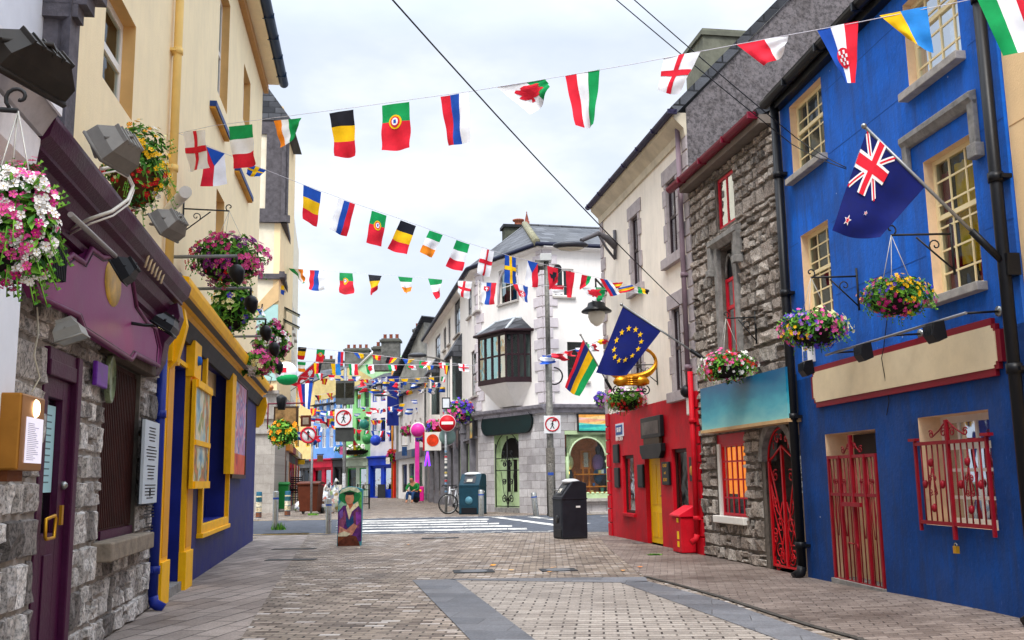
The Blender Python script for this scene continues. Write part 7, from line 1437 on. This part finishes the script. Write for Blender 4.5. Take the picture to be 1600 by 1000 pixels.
# wheelie bins
def wheelie(px_,py_,yt,m,label,w,rz,op=None):
    b=gr(px_,py_); H_=atY(px_,yt,b.y).z; p=thing('wheelie_bin',label,'wheelie bin',b,'wheelie bins'); T=WT((b.x,b.y,0),rz); d=w*1.05; q=MB()
    bt=[(-w*.4,-d*.4),(w*.4,-d*.4),(w*.4,d*.4),(-w*.4,d*.4)]; tp=[(x*1.22,y*1.22) for x,y in bt]
    q.grid([[T(x,y,.12) for x,y in bt],[T(x,y,H_*.88) for x,y in tp]],m,False,True); q.face([T(x,y,.12) for x,y in bt],m); q.face([T(x,y,H_*.88) for x,y in tp],m); q.build('body',p,bevel=.02)
    q=MB(); q.prism(lambda x,y,z_:T(y,x,z_),[(-d*.53,H_*.88),(d*.53,H_*.9),(d*.56,H_*.95),(0,H_),(-d*.56,H_*.94)],-w*.53,w*.53,m); q.build('lid',p,bevel=.02); q=MB()
    for s_ in (-1,1): q.cyl(T(s_*w*.42,d*.38,.14),T(s_*w*.50,d*.38,.14),.14,blackm,12)
    q.build('wheels',p)
    return p
wheelie(441,799,753,mat('#1c7a34',.45,.12,5),'green wheelie bin against the grey stone base',.62,.1); wheelie(485,803,752,mat('#5a2a18',.5,.15,5),'big brown wheelie bin before the rubbish pile',.95,-.08)
# stacked black chairs
b=gr(462,795); p=thing('chair_stack','stack of black slatted chairs between green and brown bins','chair',b); q=MB(); T=WT((b.x,b.y,0),.15)
for i in range(6):
    z_=.45+i*.13; q.box(T,-.3,.3,-.3,.3,z_,z_+.03,blackm)
for x in (-.3,.3):
    for y in (-.3,.3): q.cyl(T(x,y,0),T(x,y,1.1 if y<0 else 1.75),.025,blackm,6)
q.build('frames',p); q=MB()
for i in range(9): q.box(T,-.3,.3,.27,.3,.8+i*.1,.86+i*.1,blackm)
q.build('slats',p)
# rubbish bags
tr=newmat('mixed_rubbish'); m_,t,bb=tr; n=t.add('ShaderNodeTexVoronoi'); n.inputs['Scale'].default_value=7; t.link(t.pos(),n.inputs['Vector']); sp=t.add('ShaderNodeSeparateColor'); t.link(n.outputs['Color'],sp.inputs[0]); t.link(t.ramp(sp.outputs[0],[(0,hx('#d8d8dc')),(.25,hx('#b9c0c8')),(.35,hx('#3a4a6a')),(.45,hx('#c4b8a8')),(.6,hx('#e4e0da')),(.7,hx('#b05a4a')),(.78,hx('#6a8a4a')),(.9,hx('#efeae4')),(1,hx('#34363a'))]),bb.inputs['Base Color']); t.link(t.bump(t.noise(t.pos(),14,5,.6),.8,.05),bb.inputs['Normal']); bb.inputs['Roughness'].default_value=.35
for i,(x,y,w_,h_,lab) in enumerate(((505,800,26,34,'clear rubbish bag of cans and paper right of the brown bin'),(521,802,20,44,'tall pale rubbish bag behind the painted cabinet'),(512,790,26,30,'upper rubbish bag on the pile'),(468,800,16,16,'small rubbish bag left of the brown bin'),(503,802,18,16,'small low rubbish bag at the brown bin wheel'))):
    b=gr(x,y); k=b.y/F; q=MB(); q.blob(b+Vector((0,0,h_*k*.48)),w_*k*.5,w_*k*.42,h_*k*.5,m_,16,12,.35,2.2,i*3.1); 
    if i!=3: q.tube([b+Vector((0,0,h_*k*.9)),b+Vector((.08,0,h_*k*1.1)),b+Vector((.16,0,h_*k*1.15))],[.12,.05,.12],m_,7)
    tag(q.build('rubbish_bag'),lab,'rubbish bag','rubbish bags piled by the brown bin')
# sign poles
def signpole(x,yb,yt,label,r=.045,m=None):
    b=gr(x,yb); top=atY(x,yt,b.y); p=thing('sign_post',label,'sign post',b); q=MB(); q.cyl(b,Vector((b.x,b.y,top.z)),r,m or mat('#8f9294',.45,.25,12,metal=.4),10); q.build('pole',p); return p,b
def man(mb,T,cx,cz,s,n):
    for poly in ([(-.06,.0),(.1,.02),(.13,.35),(-.02,.36)],[(-.02,.02),(.08,.04),(.3,-.38),(.2,-.42)],[(-.04,.04),(.04,0),(-.16,-.42),(-.26,-.4)],[(.1,.34),(.13,.3),(.27,.05),(.2,.02)],[(-.02,.34),(.02,.28),(-.18,.12),(-.2,.18)]): mb.prism(T,[(cx+a*s,cz+b_*s) for a,b_ in poly],n-.004,n,blk)
    mb.prism(T,[(cx+.07*s+math.cos(t)*.09*s,cz+.47*s+math.sin(t)*.09*s) for t in [2*pi*i/10 for i in range(10)]],n-.004,n,blk)
def pedsign(x,yc,w_,Y,label):
    c=atY(x,yc,Y); k=Y/F; h=w_*k/2; p=thing('traffic_sign',label,'traffic sign',c); T=WT((c.x,Y,c.z)); q=MB(); q.box(T,-h,h,-.03,0,-h*1.08,h*1.02,mat('#d6d8da',.4,.05)); q.build('panel',p,bevel=.01)
    q=MB(); R0=h*.8; rr=[T(math.cos(t)*R0,-.035,math.sin(t)*R0) for t in [2*pi*i/28 for i in range(28)]]; q.tube(rr,h*.085,mat('#b01022',.5,.05),6,True); q.build('red_ring',p); q=MB(); man(q,T,-.03*h,-.15*h,h*.95,-.034)
    q.prism(T,[(h*(.0+a),h*(.38+b_)) for a,b_ in ((0,0),(.5,0),(.52,.12),(.42,.16),(.35,.26),(.12,.26),(.05,.14),(0,.12))],-.038,-.034,mat('#a81828',.5,0))
    for a in (.12,.4): q.prism(T,[(h*a+math.cos(t)*h*.06,h*.38+math.sin(t)*h*.06) for t in [2*pi*i/10 for i in range(10)]],-.042,-.036,mat('#a81828',.5,0))
    q.prism(T,[(h*(-.2+a),h*(.36+b_)) for a,b_ in ((0,0),(.1,0),(.1,.12),(0,.12))],-.038,-.034,mat('#a81828',.5,0)); q.build('symbols',p); return p
p,b=signpole(537,800,575,'grey post behind the painted cabinet carrying boxes and a square sign',.08); q=MB(); T=WT((b.x,b.y,0)); zz=lambda y:atY(537,y,b.y).z; k=b.y/F
q.box(T,-14*k,14*k,-.1,.1,zz(690),zz(668),mat('#3a3c3a',.6,.3)); q.build('lower_box',p); q=MB(); q.box(T,-14*k,14*k,-.12,.12,zz(632),zz(595),mat('#4a4d4c',.5,.3,3)); q.box(T,-14*k,-1*k,-.13,-.12,zz(622),zz(599),dglass); q.box(T,1*k,14*k,-.13,-.12,zz(622),zz(599),dglass); q.build('upper_box',p)
q=MB(); q.lathe(Vector((b.x,b.y,zz(770))),[(.085,0),(.085,30*k)],mat('#c8c8ca',.5,.4,15),12); q.build('white_sticker',p)
pedsign(537,653,28,b.y-.15,'square white sign with red circle, walking figure and car on the left post')
p,b=signpole(486,804,668,'thin leaning grey post in front of the brown bin',.05); k=b.y/F; c=atY(482,680,b.y-.1); ts=thing('traffic_sign','round no-straight-ahead sign with red ring and slash on the thin post','traffic sign',c); q=MB(); q.lathe(c,[(0,.02),(12.5*k,.02),(12.5*k,0)],mat('#d6d8da',.4,.05),24,axis=(0,-1,0)); q.build('panel',ts)
q=MB(); R0=11.5*k; q.tube([c+Vector((math.cos(t)*R0,-.03,math.sin(t)*R0)) for t in [2*pi*i/28 for i in range(28)]],1.5*k,mat('#b8142a',.5,0),6,True); q.cyl(c+Vector((-R0*.7,-.05,R0*.7)),c+Vector((R0*.7,-.05,-R0*.7)),1.1*k,mat('#b8142a',.5,0),6); q.build('red_ring',ts)
q=MB(); T=WT((c.x,c.y,c.z)); q.prism(T,[(-.9*k,-7*k),(.9*k,-7*k),(.9*k,3*k),(3*k,3*k),(0,8*k),(-3*k,3*k),(-.9*k,3*k)],-.09,-.07,blk); q.build('arrow',ts)
p,b=signpole(697,803,640,'grey sticker covered post holding the no-entry sign',.055); k=b.y/F; c=atY(699,661,b.y-.12); ts=thing('traffic_sign','round red no-entry sign with white bar','traffic sign',c); q=MB(); q.lathe(c,[(0,.02),(13.2*k,.02),(13.2*k,0)],mat('#d8c8c8',.4,.05),28,axis=(0,-1,0)); q.build('rim',ts); q=MB(); q.lathe(c,[(0,.03),(12.3*k,.03),(12.3*k,0)],mat('#c40f22',.45,.05),28,axis=(0,-1,0)); q.build('face',ts); q=MB(); T=WT((c.x,c.y,c.z)); q.box(T,-9*k,9*k,-.045,-.03,-2.2*k,2.2*k,white); q.build('bar',ts)
c2=atY(699,682,b.y+.1); q=MB(); q.lathe(c2,[(0,.0),(13*k,.0),(13*k,-.02)],mat('#6f8580',.5,.1),28,axis=(0,-1,0)); tag(q.build('traffic_sign'),'grey green back of a round sign under the no-entry sign','traffic sign')
c2=atY(697,630,b.y-.1); ts=thing('small_box_sign','small square pale sign on top of the no-entry post','sign',c2); q=MB(); T=WT((c2.x,c2.y,c2.z)); q.box(T,-6.5*k,6.5*k,0,.06,-9*k,9*k,darkm); q.box(T,-5*k,5*k,-.01,0,-7*k,7*k,mat('#d0d4d8',.3,.1,3)); q.build('panel',ts)
q=MB(); rr=random.Random(3)
for i in range(16): z_=atY(697,735,b.y).z+i*.11-.9; q.lathe(Vector((b.x,b.y,z_)),[(.06,0),(.06,.07)],mat(rr.choice(['#d8d4cc','#6a8aa8','#b83a44','#e8e4dc','#444a50','#c9b060']),.5,.3,20),10)
q.build('stickers',p)
# thick camera post
b=gr(862,806); top=atY(859,405,b.y); p=thing('camera_post','thick grey lamp post topped by traffic cameras near the corner shop','post',b); q=MB(); gp=mat('#77756f',.55,.35,9,metal=.3); zj=atY(861,560,b.y).z
q.cyl(b,b+Vector((0,0,atY(861,700,b.y).z)),.17,mat('#5a554e',.7,.5,14),14); q.cyl(b,Vector((b.x,b.y,zj)),.13,gp,14); q.cyl(Vector((b.x,b.y,zj)),Vector((b.x,b.y,top.z-.1)),.095,gp,12); q.lathe(Vector((b.x,b.y,zj)),[(.15,-.1),(.15,.05),(.1,.12)],gp,14); q.build('pole',p)
q=MB(); T=WT((b.x,b.y,top.z)); q.box(lambda x,y,z_:T(x-z_*.0,y,z_+.35*x*-0),-.25,.2,-.25,.3,-.1,.18,mat('#b9bab8',.4,.1)); q.box(T,-.45,-.1,-.2,.2,-.32,-.05,gp); q.cyl(T(-.5,0,-.38),T(.5,0,-.38),.05,gp,8); q.build('camera_housing',p,bevel=.02); q=MB()
for x in (-.42,.42): q.cyl(T(x,-.25,-.42),T(x,.1,-.42),.16,blackm,12)
q.tube(spiral(T(.2,0,-4.6),Vector((1,0,0)),Vector((0,0,1)),.3,.34,-pi*.9,pi*.5,14),.03,blackm,6); q.build('speakers',p)
pedsign(863,663,26,b.y-.25,'square white sign with red circle, walking figure and car on the thick post')
# bicycle
b=gr(702,803); p=thing('bicycle','white bicycle with black tyres leaning on the no-entry post','bicycle',b); k=b.y/F; R0=15.3*k*1.0; th=math.radians(62); dx,dy=math.cos(th),math.sin(th); 
def BT(x,y,z_): return Vector((b.x+.0+x*dx-y*dy*.0-y*.95,b.y+x*dy,z_))
def BTf(x,y,z_): return Vector((b.x-.02+y,b.y-.25,z_))
fr_=math.radians(14)
def ringp(c,ang,r,k_=24): e=Vector((math.cos(ang),math.sin(ang),0)); return [c+e*math.cos(t)*r+Vector((0,0,math.sin(t)*r)) for t in [2*pi*i/k_ for i in range(k_)]]
cf=Vector((b.x-.02,b.y-.35,R0)); cr=Vector((b.x+.38,b.y+.72,R0)); wm=mat('#e4e6ea',.3,.05)
for c,ang,nm in ((cf,fr_,'front_wheel'),(cr,math.radians(60),'rear_wheel')):
    w_=thing('tmp','x x x x','x',c); bpy.data.objects.remove(w_)
    q=MB(); q.tube(ringp(c,ang,R0-.02),.024,blackm,6,True); wh_=q.build(nm,p); q=MB(); q.tube(ringp(c,ang,R0-.06),.014,steel,5,True)
    e=Vector((math.cos(ang),math.sin(ang),0))
    for i in range(14): t=2*pi*i/14; q.cyl(c,c+e*math.cos(t)*(R0-.06)+Vector((0,0,math.sin(t)*(R0-.06))),.003,steel,3)
    q.blob(c,.035,.035,.035,steel,8,6); q.build('rim',wh_)
hd_=cf+Vector((.06,.12,.62)); bbk=(cf+cr)/2+Vector((0,0,-.06)); st_=cr.lerp(cf,.3)+Vector((0,0,.58)); q=MB()
for a,c_ in ((hd_,bbk),(hd_+Vector((0,0,-.05)),st_),(st_,bbk),(bbk,cr),(cr,st_)): q.cyl(a,c_,.022,wm,8)
q.cyl(cf,hd_+Vector((0,0,.08)),.02,wm,8); q.build('frame',p); q=MB(); q.tube([hd_+Vector((-.28,.06,.14)),hd_+Vector((-.1,-.02,.12)),hd_+Vector((0,0,.12)),hd_+Vector((.1,.02,.12)),hd_+Vector((.28,.12,.14))],.016,blackm,6); q.tube([hd_+Vector((-.28,.06,.14)),hd_+Vector((-.32,-.02,.1))],.022,blackm,6); q.build('handlebar',p)
q=MB(); q.blob(st_+Vector((0,0,.1)),.08,.14,.04,blackm,10,6); q.cyl(st_,st_+Vector((0,0,.1)),.015,steel,6); q.build('saddle',p); q=MB(); q.lathe(bbk,[(0,.02),(.1,.02),(.1,0)],darkm,14,axis=(.9,-.4,0)); q.cyl(bbk,bbk+Vector((.05,-.1,-.15)),.012,darkm,6); q.box(WT(tuple(bbk+Vector((.05,-.1,-.17)))),-.06,.06,-.03,.03,-.01,.01,blackm); q.build('crankset',p)
# seated person
def skin(name,V,Ed,m,parent,lv=2):
    me=bpy.data.meshes.new(name); o=Vector(parent['_w']); me.from_pydata([Vector(v[:3])-o for v in V],Ed,[]); ob=bpy.data.objects.new(name,me); COL.objects.link(ob); ob.parent=parent; md=ob.modifiers.new('s','SKIN')
    for i,v in enumerate(V): me.skin_vertices[0].data[i].radius=(v[3],v[3] if len(v)<5 else v[4]); 
    me.skin_vertices[0].data[0].use_root=True; md.use_smooth_shade=True; ss=ob.modifiers.new('b','SUBSURF'); ss.levels=lv; ss.render_levels=lv; me.materials.append(m); return ob
b=gr(645,786); p=thing('person','person in a green jacket sitting hunched at the pink column','person',b); S=1.3
def pv(x,y,z_,r,r2=None): return (b.x+x*S,b.y+y*S,z_*S,r*S)+((r2*S,) if r2 else ())
sk=mat('#c98f72',.6,.1); V=[pv(.12,.05,.42,.15),pv(.10,0,.62,.15,.13),pv(.04,-.06,.84,.18,.14),pv(.0,-.12,.98,.06),pv(-.05,-.2,1.1,.1),pv(-.06,-.22,1.2,.09),
 pv(.0,-.12,.42,.09),pv(-.22,-.35,.5,.075),pv(-.25,-.4,.1,.045),pv(-.27,-.52,.05,.04), pv(.2,-.12,.42,.09),pv(.05,-.42,.5,.075),pv(.02,-.45,.1,.045),pv(0,-.56,.05,.04),
 pv(-.18,-.08,.88,.06),pv(-.3,-.2,.66,.05),pv(-.2,-.4,.6,.035),pv(-.14,-.47,.58,.03), pv(.24,-.1,.88,.06),pv(.3,-.25,.66,.05),pv(.1,-.42,.6,.035),pv(.04,-.48,.58,.03)]
Ed=[(0,1),(1,2),(2,3),(3,4),(4,5),(0,6),(6,7),(7,8),(8,9),(0,10),(10,11),(11,12),(12,13),(2,14),(14,15),(15,16),(16,17),(2,18),(18,19),(19,20),(20,21)]
bo=skin('body',V,Ed,sk,p)
skin('jacket',[pv(.12,.05,.45,.17),pv(.10,0,.62,.18,.16),pv(.04,-.06,.84,.21,.17),pv(-.18,-.08,.88,.08),pv(-.3,-.2,.66,.07),pv(-.2,-.38,.6,.05),pv(.24,-.1,.88,.08),pv(.3,-.25,.66,.07),pv(.12,-.4,.6,.05)],[(0,1),(1,2),(2,3),(3,4),(4,5),(2,6),(6,7),(7,8)],mat('#157a35',.7,.2,8),p)
skin('trousers',[pv(.12,.05,.42,.16),pv(.0,-.12,.42,.1),pv(-.22,-.35,.5,.09),pv(-.25,-.4,.14,.06),pv(.2,-.12,.42,.1),pv(.05,-.42,.5,.09),pv(.02,-.45,.14,.06)],[(0,1),(1,2),(2,3),(0,4),(4,5),(5,6)],mat('#2a4a7a',.8,.2,8),p)
q=MB(); q.blob(Vector(pv(-.055,-.2,1.16,0)[:3])+Vector((.02,.03,.04)),.12,.12,.11,mat('#1f6a34',.8,.2,9),12,8,.1); q.build('hood',p)
q=MB(); q.blob(Vector(pv(.15,.1,.2,0)[:3]),.24,.24,.24,mat('#3a3a40',.8,.2),10,8,.1); tag(q.build('stool'),'dark low seat under the person in green','seat')
b=gr(657,785); p=thing('suitcase','bright pink suitcase with yellow sticker beside the seated person','suitcase',b); q=MB(); T=WT((b.x,b.y,0)); q.box(T,-.22,.22,-.15,.15,.08,1.0,mat('#e02a90',.4,.08)); q.build('shell',p,bevel=.04); q=MB(); q.lathe(T(0,-.15,.72),[(0,.01),(.09,.01),(.09,0)],FC['y'],12,axis=(0,-1,0)); q.build('sticker',p); q=MB(); q.tube([T(-.12,.1,1.0),T(-.12,.1,1.15),T(.12,.1,1.15),T(.12,.1,1.0)],.015,darkm,5); q.build('handle',p); q=MB(); 
for x in (-.17,.17): q.cyl(T(x-.02,-.1,.05),T(x+.02,-.1,.05),.05,blackm,8)
q.build('wheels',p)
b=gr(633,784); q=MB(); q.tube([b+Vector((-.1,0,0)),b+Vector((.15,0,.9))],.03,white,6); q.tube([b+Vector((.3,0,0)),b+Vector((.15,0,.9))],.03,white,6); q.tube([b+Vector((.1,.5,0)),b+Vector((.15,0,.9))],.03,white,6); tag(q.build('easel_stand'),'white folding stand left of the seated person','stand')
b=gr(566,795); q=MB(); T=WT((b.x,b.y,0)); 
for x in (-.25,.35): q.cyl(T(x,0,0),T(x,0,1.25),.04,blackm,6)
for z_ in (.25,.6,.95,1.2): q.cyl(T(-.25,0,z_),T(.35,0,z_),.02,blackm,6)
for i in range(6): q.cyl(T(-.2+i*.1,0,.25),T(-.2+i*.1,0,1.2),.008,blackm,4)
tag(q.build('metal_barrier'),'black mesh barrier behind the painted cabinet','barrier')
q=MB(); c=atY(622,729,60); 
for sd in (-1,1): q.tube([atY(668,706,50),atY(664 if sd<0 else 671,728,50)],.05,mat('#7a2cff',.4,0,emit=1.5,name='violet_neon'),5)
tag(q.build('violet_neon_sign'),'violet neon lines in the doorway beyond the square sign','neon sign')
for (x,y,lab) in ((738,734,'upper of two small round lamps glowing in the corner shop window'),(738,748,'lower of two small round lamps glowing in the corner shop window')):
    s,z_=CL.px(x,y,.1); q=MB(); q.blob(CL.P(s,.1,z_),.09,.09,.09,mat('#ffd0c0',.4,0,emit=5,name='round_lamp_glow'),8,6); tag(q.build('round_lamp'),lab,'lamp')
# street lamp heads far
for (x0,y0,x1,y1,Y,lab) in ((712,570,652,555,50,'grey cobra street lamp over the far bunting on the white building'),(620,623,594,617,74,'small grey street lamp before the dark blue banner')):
    a=atY(x0,y0,Y); c=atY(x1,y1,Y); p=thing('street_lamp',lab,'street lamp',a); q=MB(); q.tube([a,a.lerp(c,.5)+Vector((0,0,.1)),c],.05,gm,6); q.build('arm',p); q=MB(); q.blob(c,.5,.3,.13,mat('#4a4c52',.4,.1),12,6); q.build('head',p)

# hanging signs and boards in the far street
for i,(x,y,w_,h_,cc,lab) in enumerate(((452,700,9,10,'#e8e4da','small white hanging sign under the green and gold basket'),(462,712,10,9,'#a8622a','small copper coloured hanging sign over the far left shops'),(470,722,12,7,'#e0b020','long yellow fascia board over the stone yellow-window shop'),(500,716,9,10,'#8a6a4a','tan board leaning at the pale blue house'),(536,704,10,12,'#e06aa0','pink pennant banner below the dark boxes'),(632,705,8,14,'#2a4a78','dark blue tilted board sign on the low white house'),(606,720,6,10,'#d8d4c8','small pale board beside the red pillar'))):
    c=atY(x,y,70); k=70/F; p=thing('hanging_sign',lab,'sign',c); q=MB(); q.box(WT((c.x,c.y,c.z),.1),-w_*k/2,w_*k/2,0,.08,-h_*k/2,h_*k/2,mat(cc,.5,.3,4)); q.build('panel',p); q=MB(); q.cyl(c+Vector((-w_*k*.6,.04,h_*k*.6)),c+Vector((w_*k*.6,.04,h_*k*.6)),.03,iron,5); q.build('bracket',p)
for i,(x,y,cc,lab) in enumerate(((596,778,'#2a2c30','black pavement board outside the blue shopfront'),(528,778,'#d8d0c0','pale pavement board behind the rubbish bags'))):
    b=gr(x,y); q=MB(); T=WT((b.x,b.y,0),.2); q.prism(lambda a_,b_,z_:T(b_,a_,z_),[(-.3,0),(-.26,0),(0,1.05),(-.05,1.1)],-.3,.3,mat(cc,.6,.2,5)); q.prism(lambda a_,b_,z_:T(b_,a_,z_),[(.3,0),(.26,0),(0,1.05),(.05,1.1)],-.3,.3,mat(cc,.6,.2,5)); tag(q.build('pavement_board'),lab,'sandwich board')
# ---------------- camera, sky, light ----------------
cam=bpy.data.cameras.new('camera'); co=bpy.data.objects.new('camera',cam); COL.objects.link(co); sc.camera=co
cam.sensor_width=36; cam.lens=F/1600*36; cam.clip_end=2000; cam.clip_start=.05; co.location=(0,0,H); co.rotation_euler=(Matrix.Rotation(pi/2+TH,3,'X')@Matrix.Rotation(ROL,3,'Z')).to_euler()
w=bpy.data.worlds.new('World'); sc.world=w; w.use_nodes=True; t=NT(w); bg=t.n['Background']
sk=t.add('ShaderNodeTexSky'); sk.sky_type='NISHITA'; sk.sun_disc=False; sk.sun_elevation=math.radians(52); sk.sun_rotation=math.radians(195); sk.air_density=1; sk.dust_density=2
tc=t.add('ShaderNodeTexCoord'); mp=t.add('ShaderNodeMapping'); mp.inputs['Scale'].default_value=(1,1,2.2); t.link(tc.outputs['Generated'],mp.inputs['Vector'])
n=t.noise(mp.outputs['Vector'],2.2,6,.55); cl=t.ramp(n,[(.36,(3.7,4.2,5.1)),(.5,(4.4,4.8,5.5)),(.62,(5.7,5.9,6.3))])
sx=t.add('ShaderNodeSeparateXYZ'); t.link(tc.outputs['Generated'],sx.inputs[0]); zr=t.ramp(sx.outputs[2],[(0,(.96,.96,.96)),(.42,(.96,.96,.96)),(.75,(2.6,2.6,2.55)),(1,(3.8,3.8,3.7))]); cl=t.mix(1.0,cl,zr,'MULTIPLY')
mx=t.mix(.9,sk.outputs['Color'],cl); t.link(mx,bg.inputs['Color']); bg.inputs['Strength'].default_value=.1
s=bpy.data.lights.new('sun','SUN'); s.energy=1.5; s.angle=math.radians(18); s.color=(1,.95,.88); so=bpy.data.objects.new('sun',s); COL.objects.link(so)
so.rotation_euler=(math.radians(38),0,math.radians(-165+180+0)); so.location=(0,0,30)
so.rotation_euler=Vector((.12,.65,-1.0)).to_track_quat('-Z','Y').to_euler()
sc.view_settings.view_transform='Standard'; sc.view_settings.look='None'; sc.view_settings.exposure=1.06; sc.view_settings.gamma=1; sc.view_settings.use_curve_mapping=False
sc.cycles.max_bounces=6; sc.cycles.transparent_max_bounces=12
